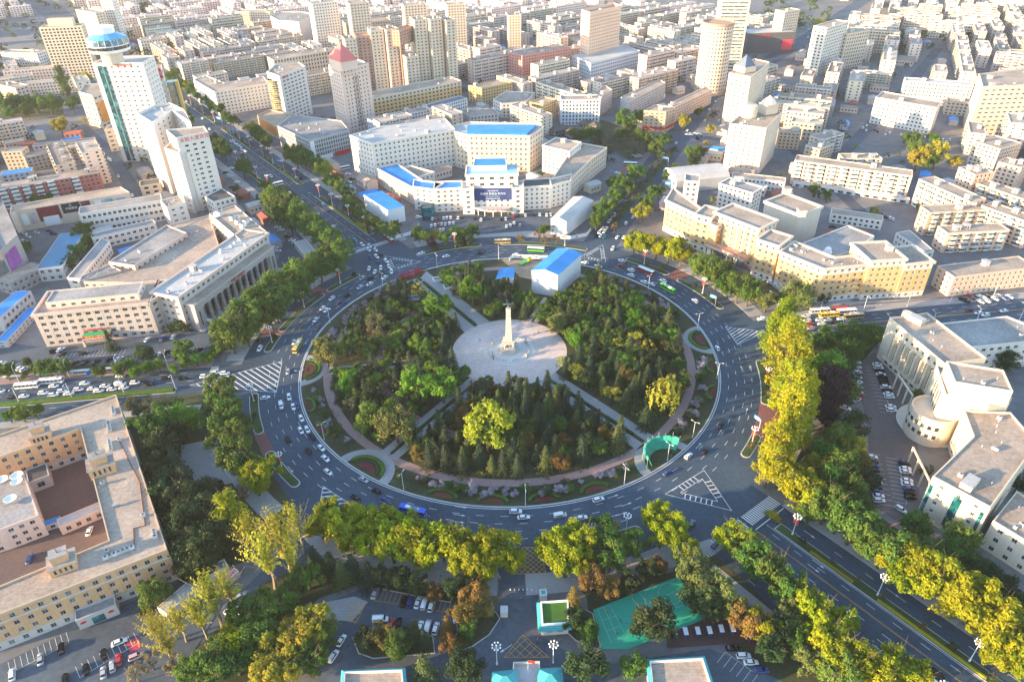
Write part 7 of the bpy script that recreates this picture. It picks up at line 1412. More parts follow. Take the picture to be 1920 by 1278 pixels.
VR = random.Random(21); COLW = {'w': 'white', 'k': 'black', 's': 'silver', 'g': 'grey', 'b': 'blue', 'r': 'red', 't': 'teal', 'n': 'green', 'p': 'paleblue', 'y': 'yellow', 'i': 'pink'}
CW = {'white': 'white', 'black': 'black', 'silver': 'silver', 'grey': 'dark grey', 'blue': 'dark blue', 'red': 'red', 'teal': 'teal', 'green': 'green', 'paleblue': 'pale blue', 'yellow': 'yellow', 'pink': 'pale pink'}
def zroad(x, y): r = math.hypot(x, y); return .035 if r < 137.6 else .03
CQ = []
def cars(place, head, items, kind=None, z=None):
    """cars seen at pixel positions; head: world degrees, or 'ring' for along the roundabout"""
    for it in items:
        px_, py_, c = it[0], it[1], COLW[it[2] if len(it) > 2 else 'w']; p = G(px_, py_, .7); h = it[3] if len(it) > 3 else head
        if h == 'ring':
            h = math.degrees(math.atan2(p.y, p.x)) + 90; q = math.hypot(p.x, p.y)
            if q < 108.4: p.x *= 108.4 / q; p.y *= 108.4 / q
        CQ.append((kind or ('suv' if VR.random() < .36 else 'sedan'), c, p.x, p.y, z if z is not None else zroad(p.x, p.y), R(h + VR.uniform(-2, 2)), place))
def park_cars():
    CQ.sort(key=lambda q: depth((q[2], q[3]))); mass = MB()
    for i, (k, c, x, y, z, h, place) in enumerate(CQ):
        parts = van_parts(c) if k == 'van' else car_parts(k, c)
        if i < 300:
            if depth((x, y)) > 520: parts = [q for q in parts if q[0] != 'wheel']
            o = inst('van' if k == 'van' else 'car', parts, (x, y, z), h, VR.uniform(.98, 1.06), '-', 'van' if k == 'van' else 'car', 'cars ' + place); later(o, CW[c] + (' van' if k == 'van' else ' car'), place)
        else:                                  # the farthest ones: one mass
            for q in parts[:3]:
                me = q[1]; vs = [(x + v.co.x * cos(h) - v.co.y * sin(h), y + v.co.x * sin(h) + v.co.y * cos(h), z + v.co.z) for v in me.vertices]
                for f in me.polygons: mass.face([vs[j] for j in f.vertices], me.materials[f.material_index])
    o = mass.build('distant_traffic'); tag(o, 'tiny cars in the far streets and yards at the top', 'cars', None, 'stuff')
def bus(px_, py_, col, roofc, h, label, z=.03, name='bus'):
    p = G(px_, py_, 1.6)
    if h == 'ring': h = math.degrees(math.atan2(p.y, p.x)) + 90
    return inst(name, bus_parts(col, roofc), (p.x, p.y, z), R(h), 1.0, label, 'bus', 'buses')
W_ = 'w'
cars('at the top left mouth of the ring', 306.9, [(666, 450, 't'), (679, 458), (691, 468), (693, 460), (704, 468), (706, 481), (713, 477, 'k'), (694, 482, 'b'), (724, 489), (712, 492, 'b'), (729, 499, 'w', 290), (714, 502, 'w', 275), (692, 503, 'w', 272), (703, 509, 'w', 262), (716, 512, 'k', 260), (734, 509, 'w', 275), (721, 520, 'w', 235), (679, 521, 's', 235), (694, 522, 'k', 235), (693, 532, 'w', 225), (696, 427, 'w', 126.9)])
cars('on the left half of the ring', 'ring', [(675, 538, 'p'), (650, 554, 'k'), (622, 559), (634, 568, 'g'), (644, 569, 'b'), (605, 577), (612, 581), (592, 599), (564, 612, 'g'), (595, 614, 'g'), (552, 641), (540, 696, 's'), (497, 745, 'w', 20), (542, 744), (550, 762), (563, 759, 'b'), (572, 782), (564, 807), (584, 802), (588, 819, 'k'), (540, 824, 'k'), (579, 845, 'k'), (610, 835), (610, 859), (615, 884), (686, 895, 's'), (706, 920, 'k'), (722, 936, 'b'), (667, 933, 'k')])
cars('in the service lane at the left of the ring', 'ring', [(563, 561), (517, 601), (487, 653), (485, 637, 'k')])
cars('on the bottom of the ring', 'ring', [(967, 954), (982, 969), (1090, 970), (1122, 936), (1251, 885, 'b'), (1291, 854), (1321, 846, 'k'), (1350, 797, 'k'), (1342, 1020, 'b', 40)])
cars('on the top of the ring', 'ring', [(790, 474), (836, 480), (901, 474, 'k'), (967, 477)])
cars('on the upper right of the ring', 'ring', [(1149, 466, 'w', 250), (1097, 492), (1120, 500), (1166, 488), (1165, 497, 'r'), (1183, 506), (1183, 516), (1207, 529), (1222, 532), (1244, 526), (1260, 561, 'g'), (1303, 564), (1342, 652), (1158, 444, 'w', 60)])
cars('on the ring', 'ring', [(527, 760), (1050, 966)], 'van'); cars('at the mouth of the east road', 186.9, [(1429, 598)], 'van')
cars('queuing on the west road', 6.9, [(0, 732), (101, 723), (159, 718), (226, 704), (45, 742), (81, 736), (100, 740), (116, 733), (129, 737), (147, 730), (173, 728), (185, 732), (197, 723), (210, 729), (232, 726), (253, 717), (275, 717, 'k'), (281, 720, 'k'), (310, 709, 'k'), (342, 709, 'k'), (384, 705), (23, 744, 'k'), (404, 698), (422, 699)]); cars('queuing on the west road', 6.9, [(226, 720)], 'van')
cars('in the forecourt of the colonnade building', 60, [(99, 658, 'k'), (114, 655), (117, 663, 'k'), (155, 662, 'k', 5), (277, 636, 'w', 75), (306, 635, 'b', 80), (325, 631, 'w', 85), (354, 619, 'k', 340), (140, 680, 'k'), (160, 679, 'k'), (181, 678, 'k'), (205, 675, 'k'), (224, 672), (293, 664), (302, 663), (312, 661, 'k'), (327, 662, 'g'), (373, 656, 'k'), (4, 681, 'w', 20), (38, 690), (46, 692), (56, 688), (69, 687), (78, 686, 'k')], z=.16)
cars('in the car park right of the colonnade', 20, [(487, 402), (496, 407, 'n'), (502, 410, 'k'), (506, 413, 'b'), (510, 417), (521, 426), (527, 431), (539, 444, 'k'), (548, 450), (553, 455), (557, 458, 'k'), (515, 465), (521, 471), (592, 491, 'k'), (486, 524), (465, 538), (472, 534, 'k'), (477, 531)], z=.16)
cars('in the lot at the bottom left', 118, [(224, 1203, 'w', 30), (194, 1226, 'k'), (223, 1236, 'r'), (211, 1249, 's'), (194, 1260, 's'), (161, 1254, 'k'), (76, 1235, 's'), (115, 1215, 'k'), (23, 1264), (122, 1273, 'k'), (256, 1230, 'i', 30), (272, 1147, 'k', 30)], z=.18)
cars('in the yellow brick courtyard', 100, [(168, 995), (57, 1047, 'b')], z=.17)
cars('under the poplars of the tree-lined lot', 45, [(457, 1147), (463, 1160), (433, 1142), (450, 1118, 's')], z=.1)
cars('in the yard left of the gate', 80, [(703, 1112, 's'), (757, 1127, 'k'), (769, 1128, 'b'), (783, 1130), (809, 1136), (733, 1171, 'r'), (747, 1168, 'k'), (775, 1174, 'k'), (788, 1175), (817, 1178), (625, 1230, 'w', 65), (640, 1200, 'w', 70), (863, 1162, 'w', 10)], z=.18); cars('in the yard left of the gate', 80, [(796, 1132), (802, 1175), (713, 1161, 'w', 0)], 'van', z=.18)
cars('in the yard at the bottom right', 0, [(1375, 1214, 'k'), (1394, 1229), (1408, 1241), (1426, 1256, 'b')], z=.18)
cars('on the near avenue', 306.9, [(1743, 1270), (1758, 1262, 'k'), (1297, 982, 'g', 60)])
L1 = [(1606 + i * .6, 680 + i * 9.3) for i in range(7)]
cars('in the left row of the courthouse car park', 10, [(x, y, 'w') for x, y in L1] + [(1612, 741, 'r'), (1607, 749, 'w', 30), (1585, 764, 'w', 330)], z=.19)
cars('in the right row of the courthouse car park', 355, [(1645 + i * 2.3, 683 + i * 6.1, c) for i, c in enumerate('wwkwkkkwkww')] + [(1670, 762), (1672, 769)], z=.19)
cars('in the lower left row of the courthouse car park', 355, [(1635, 856), (1637, 867, 'k'), (1638, 873, 'b'), (1639, 882, 'k'), (1643, 904), (1643, 914, 'k'), (1644, 921, 'b'), (1647, 929), (1648, 938)], z=.19)
cars('in the lower right row of the courthouse car park', 355, [(1695, 865, 'b'), (1696, 870, 'k'), (1697, 878), (1698, 884), (1700, 900), (1701, 907), (1705, 916, 'b'), (1706, 925, 'k'), (1707, 932, 'k'), (1689, 955, 'w', 305)], z=.19)
cars('queuing on the north-east road', 246, [(1117, 442, 'k'), (1126, 442), (1133, 444, 't'), (1124, 435), (1133, 434), (1130, 429), (1137, 428), (1142, 415), (1147, 409), (1152, 403)])
cars('on the north-east road', 64, [(1174, 418), (1170, 444), (1187, 407), (1227, 350), (1244, 327), (1268, 268), (1289, 244), (1289, 252, 'w', 330), (1295, 252, 'w', 330), (1304, 250, 'w', 330), (1311, 251, 'w', 330), (1322, 226), (1348, 226), (1235, 393, 'g', 20), (1157, 324, 'w', 340), (1330, 205), (1342, 190), (1360, 175)])
cars('on the far avenue', 306.9, [(433, 265), (438, 264), (441, 269), (446, 272), (451, 275), (453, 280), (460, 283), (508, 330), (393, 242), (455, 290, 'k')]); cars('going away on the far avenue', 126.9, [(556, 333), (563, 334, 'k'), (572, 327), (581, 363, 't'), (606, 382), (615, 395, 'b'), (470, 262), (380, 222), (365, 205), (350, 190)])
cars('beside the bank hotel tower', 20, [(445, 341), (431, 330), (423, 323, 'k'), (434, 315)])
cars('in the yard beside the white complex', 10, [(654, 342), (660, 335, 'k'), (652, 326)])
cars('in the front row before the white complex', 88, [(785, 407, 'w', 30)] + [(x, y, c) for x, y, c in ((796, 410, 'k'), (803, 410, 'k'), (811, 410, 'w'), (818, 411, 'r'), (825, 410, 'g'), (832, 409, 'w'), (838, 408, 'w'), (845, 408, 'w'), (859, 408, 'w'), (866, 408, 'k'), (890, 409, 'k'), (902, 412, 'w'), (940, 411, 'k'), (948, 410, 'w'), (962, 406, 'r'), (972, 405, 'k'), (985, 403, 'w'), (1000, 403, 'k'), (1012, 402, 'w'), (1025, 403, 'w'), (1032, 402, 'w'))], z=.19)
cars('in the second row before the white complex', 88, [(x, y, c) for x, y, c in ((809, 423, 'w'), (816, 422, 'w'), (823, 421, 'r'), (828, 420, 'w'), (835, 420, 'w'), (843, 419, 'w'), (850, 418, 'w'), (825, 431, 'w'), (831, 430, 'w'), (950, 424, 'w'), (957, 422, 'w'), (964, 418, 'w'), (975, 422, 's'))], z=.19)
cars('queuing on the east road', 186.9, [(1512, 592, 'w'), (1513, 601), (1517, 608, 'r'), (1536, 599), (1552, 599, 'p'), (1577, 597), (1540, 606), (1560, 604, 'k'), (1520, 615, 'i'), (1835, 586), (1848, 590), (1882, 582), (1815, 582, 'k')])
cars('parked before the yellow hotel', 320, [(1420, 520), (1426, 523), (1446, 530), (1459, 536), (1465, 539), (1445, 549), (1300, 470, 'k', 330), (1545, 556, 'k', 0), (1598, 557, 'w', 0)], z=.19)
cars('parked before the pink shop row', 300, [(1820 + i * 9, 556 + (i % 2) * 4, c) for i, c in enumerate('rkwwkwwbw')] + [(1805, 562, 'k'), (1812, 564, 'k'), (1838, 565), (1850, 564)], z=.19)
HL = [(1618, 240), (1624, 244), (1640, 243), (1646, 246), (1662, 246), (1668, 249), (1690, 252), (1694, 258), (1735, 258), (1742, 262), (1755, 262), (1768, 262), (1775, 265), (1781, 262), (1760, 270), (1752, 268), (1660, 252), (1625, 235), (1647, 238), (1770, 270), (1545, 245), (1533, 247), (1510, 262)]
cars('in the hospital car park', 64, [(x, y, VR.choice('wwwwwks')) for x, y in HL])
cars('in the yard behind the yellow hotel', 80, [(1668, 408), (1674, 410), (1660, 406, 'k'), (1485, 362), (1476, 360), (1500, 350), (1645, 395, 'k'), (1652, 400, 'k'), (1561, 425, 'k', 10), (1578, 428, 'b', 10)])
FR_ = [(x, y) for x, y in ((1520, 85), (1515, 70), (1524, 75), (1530, 60), (1518, 95), (1510, 100), (1500, 110), (1528, 50), (1535, 40), (1522, 62), (1508, 88), (1513, 112), (1495, 122), (1488, 130), (1534, 66), (1516, 55))]
cars('on the far right avenue', 54, [(x, y, VR.choice('wwwks')) for x, y in FR_])
cars('in the side street below the hotel tower', 300, [(180, 265), (185, 272), (190, 280, 'k'), (195, 288), (203, 297), (207, 300), (222, 330), (176, 258, 'r'), (248, 366)])
cars('by the shopping arcade', 350, [(45, 438, 'w'), (52, 444), (45, 452), (100, 438, 'k'), (92, 432, 'b'), (68, 436), (35, 432)])
bus(558, 648, 'tan', 'yellow', 'ring', 'tan and yellow bus on the left side of the ring'); bus(774, 956, 'busblue', 'busblue', 'ring', 'bright blue bus at the bottom left of the ring'); bus(1005, 467, 'green', 'white', 'ring', 'green and white bus on the top of the ring'); bus(1211, 507, 'red', 'white', 'ring', 'red and white bus on the upper right of the ring'); bus(1252, 540, 'green', 'green', 'ring', 'green-roofed bus on the right of the ring')
bus(942, 452, 'tan', 'tan', 'ring', 'tan bus in the service lane at the top of the ring'); bus(729, 447, 'red', 'white', 306.9, 'white bus with red skirt at the mouth of the far avenue'); bus(50, 722, 'white', 'white', 186.9, 'nearer of the two white buses on the west road'); bus(96, 713, 'white', 'white', 186.9, 'farther of the two white buses on the west road'); bus(386, 601, 'silver', 'white', 330, 'grey coach parked beside the colonnade', .16)
bus(1537, 582, 'white', 'white', 186.9, 'left white bus at the stop on the east road'); bus(1555, 589, 'yellow', 'yellow', 186.9, 'bright yellow coach on the east road'); bus(1587, 583, 'white', 'white', 186.9, 'right white bus at the stop on the east road'); bus(1601, 592, 'tan', 'tan', 186.9, 'tan coach behind the yellow one on the east road')
bus(518, 345, 'white', 'white', 36, 'white bus crossing the far avenue'); bus(455, 362, 'blue', 'white', 20, 'blue and white bus beside the bank hotel tower'); bus(644, 315, 'white', 'white', 30, 'white bus parked beside the lattice store', .1); bus(1240, 293, 'green', 'green', 64, 'green bus on the north-east road'); bus(1182, 307, 'green', 'white', 350, 'long green and white bus in the side street by the small temple park')
park_cars()
# golf carts under the trees
gc = MB(); gc.box((0, 0, .5), (2.3, 1.1, .35), PAINT['blue']); gc.box((-.3, 0, .8), (.5, 1.0, .3), PLAST); gc.box((.55, 0, .8), (.4, 1.0, .3), PLAST); gr_ = MB(); gr_.box((0, 0, 1.95), (2.5, 1.35, .1), PAINT['white'], taper=.92); gp = MB(); [gp.tube((x, s * .5, .6), (x * .95, s * .55, 1.9), .03, .03, PLAST, 5) for x in (-1, .9) for s in (-1, 1)]
GCP = [('body', gc.mesh('body')), ('canopy', gr_.mesh('canopy')), ('canopy_frame', gp.mesh('canopy_frame'))] + [('wheel', WH, (x, s * .5, .28)) for x in (-.8, .8) for s in (-1, 1)]
for x, y, h in ((1264, 1186, 90), (1285, 1185, 90), (1308, 1184, 90), (1330, 1183, 90), (1352, 1180, 90), (1373, 1179, 90), (1407, 1191, 45), (1426, 1207, 40)):
    p = G(x, y, 1.5); o = inst('golf_cart', GCP, (p.x, p.y, .19), R(h), 1.15, '-', 'golf cart', 'white-topped carts beside the sports court'); later(o, 'white-topped golf cart', 'in the row beside the green sports court')
# ------------------------------------------------------------------ monument
MST = M('monument_stone', (.52, .48, .42), .8, .12, .5, brick=(1.2, .6, .02, .93, (.38, .34, .29))); BRZ = M('bronze', (.22, .23, .19), .5, .15, 1, metal=.3)
mo = thing('monument', 'tall stone obelisk with an aeroplane on top in the middle of the plaza', 'monument', (PC[0] - .2, PC[1] + .6, .45))
m = MB(); m.lathe([(5.6, 0), (5.6, .3), (5.1, .3), (5.1, .6), (4.6, .6), (4.6, .9), (0, .9)], MST, 36); m.build('steps', mo)
m = MB(); m.box((0, 0, 1.5), (7.0, 7.0, 1.3), MST); m.box((0, 0, 4.0), (5.6, 5.6, 3.8), MST, taper=.97); m.box((0, 0, 6.1), (6.0, 6.0, .5), MST); pd = m.build('pedestal', mo)
for s in range(4):
    c, q = cos(s * pi / 2), sin(s * pi / 2); m = MB(); m.box((0, 0, 0), (2.6, .12, 1.6), BRZ); o = m.build('relief_panel', pd, loc=(q * 2.82, -c * 2.82, 4.1)); o.rotation_euler = (0, 0, s * pi / 2)
m = MB(); m.box((0, 0, 15.4), (3.5, 3.5, 18.2), MST, taper=.62); m.box((0, 0, 24.7), (2.5, 2.5, .6), MST); m.build('obelisk', mo)
pl = MB(); pl.tube((-2.6, 0, 27.2), (1.9, 0, 28.0), .22, .42, BRZ, 8); pl.tube((1.9, 0, 28.0), (2.8, 0, 28.15), .42, .1, BRZ, 8); pl.tube((0, 0, 25), (0, 0, 27.6), .3, .2, BRZ, 6)
pl.add([(.9, .2, 27.95), (-.3, .2, 27.75), (-1.0, 4.0, 28.2), (-.4, 4.0, 28.3), (.9, -.2, 27.95), (-.3, -.2, 27.75), (-1.0, -4.0, 28.2), (-.4, -4.0, 28.3)], [(0, 1, 2, 3), (3, 2, 1, 0), (4, 7, 6, 5), (5, 6, 7, 4)], BRZ); pl.add([(-1.9, 0, 27.4), (-2.6, 0, 27.3), (-2.9, 0, 28.7), (-2.5, 0, 28.7)], [(0, 1, 2, 3), (3, 2, 1, 0)], BRZ); pl.add([(-2.0, 0, 27.4), (-2.5, 0, 27.3), (-2.8, 1.4, 27.5), (-2.5, 1.4, 27.5), (-2.8, -1.4, 27.5), (-2.5, -1.4, 27.5)], [(0, 1, 2, 3), (3, 2, 1, 0), (0, 5, 4, 1), (1, 4, 5, 0)], BRZ); o = pl.build('aeroplane', mo); o.rotation_euler = (0, 0, R(200))
m = MB()
for k in range(40):
    t = 2 * pi * k / 40
    if k % 10 in (0,): continue
    m.box((10.6 * cos(t), 10.6 * sin(t), .5), (.3, .3, 1.0), MST, t)
    t2 = t + 2 * pi / 40
    if (k + 1) % 10: m.tube((10.6 * cos(t), 10.6 * sin(t), .8), (10.6 * cos(t2), 10.6 * sin(t2), .8), .1, .1, MST, 4)
m.build('balustrade', mo)
# ------------------------------------------------------------------ people
def person_mesh(stride, arm):
    bm = bmesh.new(); sk_ = bm.verts.layers.skin.verify(); V = {}
    def v(n, co_, r, link_=None):
        x = bm.verts.new(co_); x[sk_].radius = (r, r) if not isinstance(r, tuple) else r; V[n] = x
        if link_: bm.edges.new((V[link_], x))
    v('pel', (0, 0, .95), (.16, .12)); v('wai', (0, 0, 1.12), (.14, .11), 'pel'); v('che', (0, 0, 1.32), (.18, .12), 'wai'); v('nec', (0, 0, 1.50), .06, 'che'); v('hd1', (.01, 0, 1.60), .085, 'nec'); v('hd2', (.015, 0, 1.70), .08, 'hd1')
    for s, sg in (('l', 1), ('r', -1)):
        f = stride * sg; v(s + 'hip', (0, .09 * sg, .90), .105, 'pel'); v(s + 'kne', (f * .55, .10 * sg, .50), .07, s + 'hip'); v(s + 'ank', (f * .75 - .03, .10 * sg, .09), .045, s + 'kne'); v(s + 'toe', (f * .75 + .16, .11 * sg, .04), .04, s + 'ank')
        v(s + 'sho', (0, .19 * sg, 1.40), .06, 'che'); v(s + 'elb', (-f * .5, .26 * sg, 1.13), .045, s + 'sho'); v(s + 'wri', (-f * .4 + .10 + arm, .25 * sg, .90 + arm), .032, s + 'elb'); v(s + 'han', (-f * .4 + .13 + arm, .24 * sg, .82 + arm), .035, s + 'wri')
    for x in bm.verts: x[sk_].use_root = False
    V['pel'][sk_].use_root = True
    me = bpy.data.meshes.new('person'); bm.to_mesh(me); bm.free(); o = bpy.data.objects.new('person', me); COL.objects.link(o); o.modifiers.new('s', 'SKIN').use_smooth_shade = True; o.modifiers.new('d', 'SUBSURF').levels = 1
    r = bpy.data.meshes.new_from_object(o.evaluated_get(bpy.context.evaluated_depsgraph_get())); COL.objects.unlink(o); bpy.data.objects.remove(o); return r
PM = [person_mesh(.22, 0), person_mesh(.05, .05), person_mesh(.30, .2)]
SKIN = M('skin', (.45, .29, .21), .6, 0); HAIR = M('hair', (.015, .012, .01), .6, 0); CL = {k: M('cloth_' + k, c, .85, .05) for k, c in dict(black=(.02, .02, .022), blue=(.04, .08, .22), red=(.4, .04, .05), white=(.6, .6, .6), grey=(.14, .14, .15), khaki=(.25, .2, .12), orange=(.6, .2, .03)).items()}
PC_ = {}
def person_of(i, top, leg):
    k = (i, top, leg)
    if k in PC_: return PC_[k]
    me = PM[i].copy(); me.materials.clear()
    for x in (CL[top], CL[leg], SKIN, HAIR, CL['black']): me.materials.append(x)
    for p in me.polygons:
        c = p.center; p.material_index = 4 if c.z < .09 else 1 if c.z < 1.0 and abs(c.y) < .2 else 3 if c.z > 1.68 or (c.z > 1.58 and c.x < -.01) else 2 if c.z > 1.47 or (c.z < .90 and abs(c.y) > .2) else 0
    PC_[k] = me; return me
PR = random.Random(3)
def person(px_, py_, place, z=.16, h=None, top=None):
    p = G(px_, py_, z); t = top or PR.choice(list(CL)); l = PR.choice(('black', 'blue', 'grey')); o = link('person', person_of(PR.randrange(3), t, l), None, (p.x, p.y, z), R(h if h is not None else PR.uniform(0, 360))); tag(o, '-', 'person', 'people on foot'); later(o, f'person in {t} top and {l} trousers', place)
for q in ((827, 1082), (675, 1015), (672, 1035), (790, 1062), (1180, 1062), (1205, 1052)): person(*q, 'on the bottom pavement', .16)
for q in ((1139, 1147), (1163, 1164), (1157, 1189), (1268, 1118)): person(*q, 'on the green sports court', .205)
for q in ((1008, 1200), (1012, 1203), (1006, 1206), (1010, 1128), (958, 1120), (977, 1124), (1050, 1204), (1065, 1208)): person(*q, 'on the gate drive', .2)
for q in ((512, 952), (520, 965), (548, 985), (432, 665), (455, 655), (412, 680), (282, 694), (330, 700), (366, 690), (515, 595), (600, 530), (628, 510)): person(*q, 'on the left pavement', .16)
for q in ((1455, 905), (1450, 915), (1358, 545), (1400, 575), (1280, 505), (1700, 585), (1760, 580), (1650, 575), (1590, 575)): person(*q, 'on the right pavements', .16)
for q in ((900, 640), (1010, 625), (925, 675), (880, 600), (805, 553), (870, 590)): person(*q, 'on the plaza', .24)
for k in range(8):                       # carved soldiers and workers round the foot of the obelisk
    t = R(45 * k + 12); me = PM[k % 3].copy(); me.materials.clear(); me.materials.append(MST); link('carved_figure', me, mo, (3.9 * cos(t), 3.9 * sin(t), 2.1 if k % 2 else 1.9), t, 1.7)
# stone figures round the obelisk
for k, t in enumerate((35, 150, 215, 325)):
    x, y = PC[0] + 10.6 * cos(R(t)), PC[1] + 10.6 * sin(R(t)); r = thing('statue', f'stone figure on a pedestal round the obelisk, {("far right", "far left", "near left", "near right")[k]} one', 'statue', (x, y, .45), R(t), 'stone figures round the obelisk'); m = MB(); m.box((0, 0, .9), (1.3, 1.3, 1.8), MST, taper=.9); m.build('pedestal', r); me = PM[1].copy(); me.materials.clear(); me.materials.append(BRZ); link('figure', me, r, (0, 0, 1.8), 0, 1.35)
# ------------------------------------------------------------------ lamps
LW = M('lamp_white', (.66, .66, .66), .4, .05); GLOBE = M('globe_white', (.78, .78, .76), .25, .03); LRED = M('lantern_red', (.52, .03, .02), .6, .1); LGOLD = M('lantern_gold', (.55, .33, .05), .5, .1)
pm = MB(); pm.lathe([(.35, 0), (.35, .8), (.16, 1.0), (.11, 9.0), (.18, 9.2), (.1, 10.0)], LW, 8)
for k in range(8): t = 2 * pi * k / 8; pm.tube((0, 0, 8.9), (1.35 * cos(t), 1.35 * sin(t), 9.3), .05, .04, LW, 4); pm.tube((1.35 * cos(t), 1.35 * sin(t), 9.2), (1.35 * cos(t), 1.35 * sin(t), 9.55), .06, .06, LW, 4)
LP = pm.mesh('post', True); gm = MB(); gm.ball((0, 0, 0), .29, GLOBE, 10, 6); GM = gm.mesh('globe', True); lm = MB(); lm.lathe([(.12, -.42), (.42, -.25), (.52, 0), (.42, .25), (.12, .42)], LRED, 12); lm.lathe([(.14, .42), (.14, .5), (0, .5)], LGOLD, 8); lm.lathe([(.1, -.75), (.14, -.42)], LGOLD, 8); LM = lm.mesh('lantern', True)
def globe_lamp(x, y, place, lant=True, z=.2):
    parts = [('post', LP)] + [('globe', GM, (1.35 * cos(2 * pi * k / 8), 1.35 * sin(2 * pi * k / 8), 9.8)) for k in range(8)] + [('globe', GM, (0, 0, 10.3))]
    if lant: parts += [('lantern', LM, (.62, 0, 7.6)), ('lantern', LM, (-.62, 0, 7.6)), ('lantern', LM, (.62, 0, 6.3)), ('lantern', LM, (-.62, 0, 6.3))]
    o = inst('globe_lamp', parts, (x, y, z), PR.uniform(0, 6), 1.0, '-', 'street lamp', 'globe cluster lamps'); later(o, 'globe cluster lamp' + (' with red lanterns' if lant else ''), place)
for t, l in ((143.3, 1), (157.5, 1), (174.0, 0), (196.5, 0), (221, 1), (251, 0), (283.5, 1), (290, 0), (325.5, 1), (346.5, 1), (27, 1), (48, 1), (106, 1), (73, 1)): x, y = pol(127.4, t); globe_lamp(x, y, 'on a ring island', l)
for a in (180, 205, 232, 254, 298, 322, 346, 368, 400, 425, 450, 495, 530, 570):
    for s in (-11.4, 11.4): x, y = fr(126.9, a, s); globe_lamp(x, y, 'on a far avenue median', True)
for a in (161, 195, 226): x, y = fr(306.9, a, -12.2); globe_lamp(x, y, 'on the right median of the near avenue', a < 170)
for a in (158, 196, 226): x, y = fr(306.9, a, 9.9); globe_lamp(x, y, 'on the left median of the near avenue', a < 170)
def arm_parts(h, arms, L, tilt=.4):
    m = MB(); m.lathe([(.2, 0), (.2, .6), (.12, .8), (.07, h)], LW, 8); parts = [('post', m.mesh('post', True))]
    for s in arms:
        a = MB(); a.tube((0, 0, h - .2), (s * L * .6, 0, h + tilt * .8), .06, .05, LW, 5); a.tube((s * L * .6, 0, h + tilt * .8), (s * L, 0, h + tilt), .05, .05, LW, 5); a.box((s * (L + .35), 0, h + tilt), (.9, .32, .14), LW); parts.append(('lamp_arm', a.mesh('lamp_arm')))
    return parts
A2 = arm_parts(9, (-1, 1), 1.3); A1 = arm_parts(9.5, (1,), 2.2)
for x, y in ((714, 535), (614, 605), (817, 499), (587, 720), (613, 822), (761, 912), (985, 944), (1171, 907), (1301, 822), (1347, 710), (1310, 615), (1216, 542), (1250, 862), (935, 487), (1095, 500)):
    p = G(x, y); t = math.atan2(p.y, p.x); x_, y_ = 104.6 * cos(t), 104.6 * sin(t); o = inst('arm_lamp', A2, (x_, y_, .16), t, 1.0, '-', 'street lamp', 'white twin-arm lamps round the park'); later(o, 'white twin-arm lamp', 'on the rim of the round park')
for a in range(165, 330, 24):
    for off, rot in ((-6.8, 90), (11.6, 270)): x, y = fr(186.9, a + (8 if off > 0 else 0), off); o = inst('arm_lamp', A1, (x, y, .2), R(186.9 + rot), 1.0, '-', 'street lamp', 'single-arm lamps on the west road'); later(o, 'single-arm lamp', 'on the median of the west road' if off < 0 else 'on the far pavement of the west road')
for a in range(150, 330, 26):
    for off, rot in ((-12.4, 270), (9.6, 90)): x, y = fr(6.9, a, off); o = inst('arm_lamp', A1, (x, y, .15), R(6.9 + rot), 1.0, '-', 'street lamp', 'single-arm lamps on the east road'); later(o, 'single-arm lamp', 'on the far pavement of the east road' if off < 0 else 'on the near kerb of the east road')
# ------------------------------------------------------------------ road signs, shelters, hoardings
SGB = M('sign_panel_blue', (.03, .20, .52), .5, .05)
def road_sign(x, y, rz, label, wd=3.6, ht=2.0, h=6.5, mat=SGB, z=.2):
    r = thing('road_sign', label, 'road sign', (x, y, z), rz); m = MB(); m.tube((0, 0, 0), (0, 0, h), .13, .1, LW, 8); m.tube((0, 0, h - .6), (-wd * .6, 0, h - .6), .07, .06, LW, 6); m.build('post', r); m = MB(); m.box((-wd * .55, -.12, h - .5), (wd, .08, ht), mat); pn = m.build('panel', r); m = MB()
    for k, (a, b_, zz) in enumerate(((-.3, .3, .5), (-.38, -.1, 0), (.1, .38, 0), (-.25, .25, -.5))): m.box((-wd * .55 + wd * (a + b_) / 2, -.17, h - .5 + zz), (wd * (b_ - a), .02, .22), SWHITE)
    m.build('legend', pn); return r
for x, y, rz, lb in ((1340, 575, -40, 'blue direction sign on the right ring island'), (1422, 808, -60, 'pale blue direction sign at the lower right of the ring'), (576, 560, 110, 'grey direction sign seen from behind on the left ring island')): p = G(x, y); road_sign(p.x, p.y, R(rz), lb, mat=SGB if 'blue' in lb else ACM)
for x, y, lb in ((1252, 312, 'upper blue direction sign over the north-east road'), (1258, 360, 'lower blue direction sign over the north-east road'), (1200, 345, 'grey sign beside the north-east road trees')): p = G(x, y); road_sign(p.x, p.y, R(-20), lb, 5, 2.6, 7, SGB if 'blue' in lb else ACM)
for a, lb in ((330, 'nearest blue direction sign over the far avenue'), (440, 'middle blue direction sign over the far avenue'), (480, 'farthest blue direction sign over the far avenue')): x, y = fr(126.9, a, 14); road_sign(x, y, R(-20), lb, 5.5, 3, 7)
def shelter(x, y, rz, label, mat=ACM, L=9):
    r = thing('bus_shelter', label, 'bus shelter', (x, y, .16), rz, 'bus shelters'); m = MB(); m.box((0, 0, 2.6), (L, 1.8, .12), mat); m.build('canopy', r); m = MB(); m.box((0, .7, 1.3), (L * .9, .06, 1.7), GLB); m.build('back_panel', r)
    for k in range(4): m = MB(); m.tube((-L / 2 + .4 + (L - .8) * k / 3, .6, 0), (-L / 2 + .4 + (L - .8) * k / 3, .6, 2.6), .06, .06, ACM, 6); m.build('post', r)
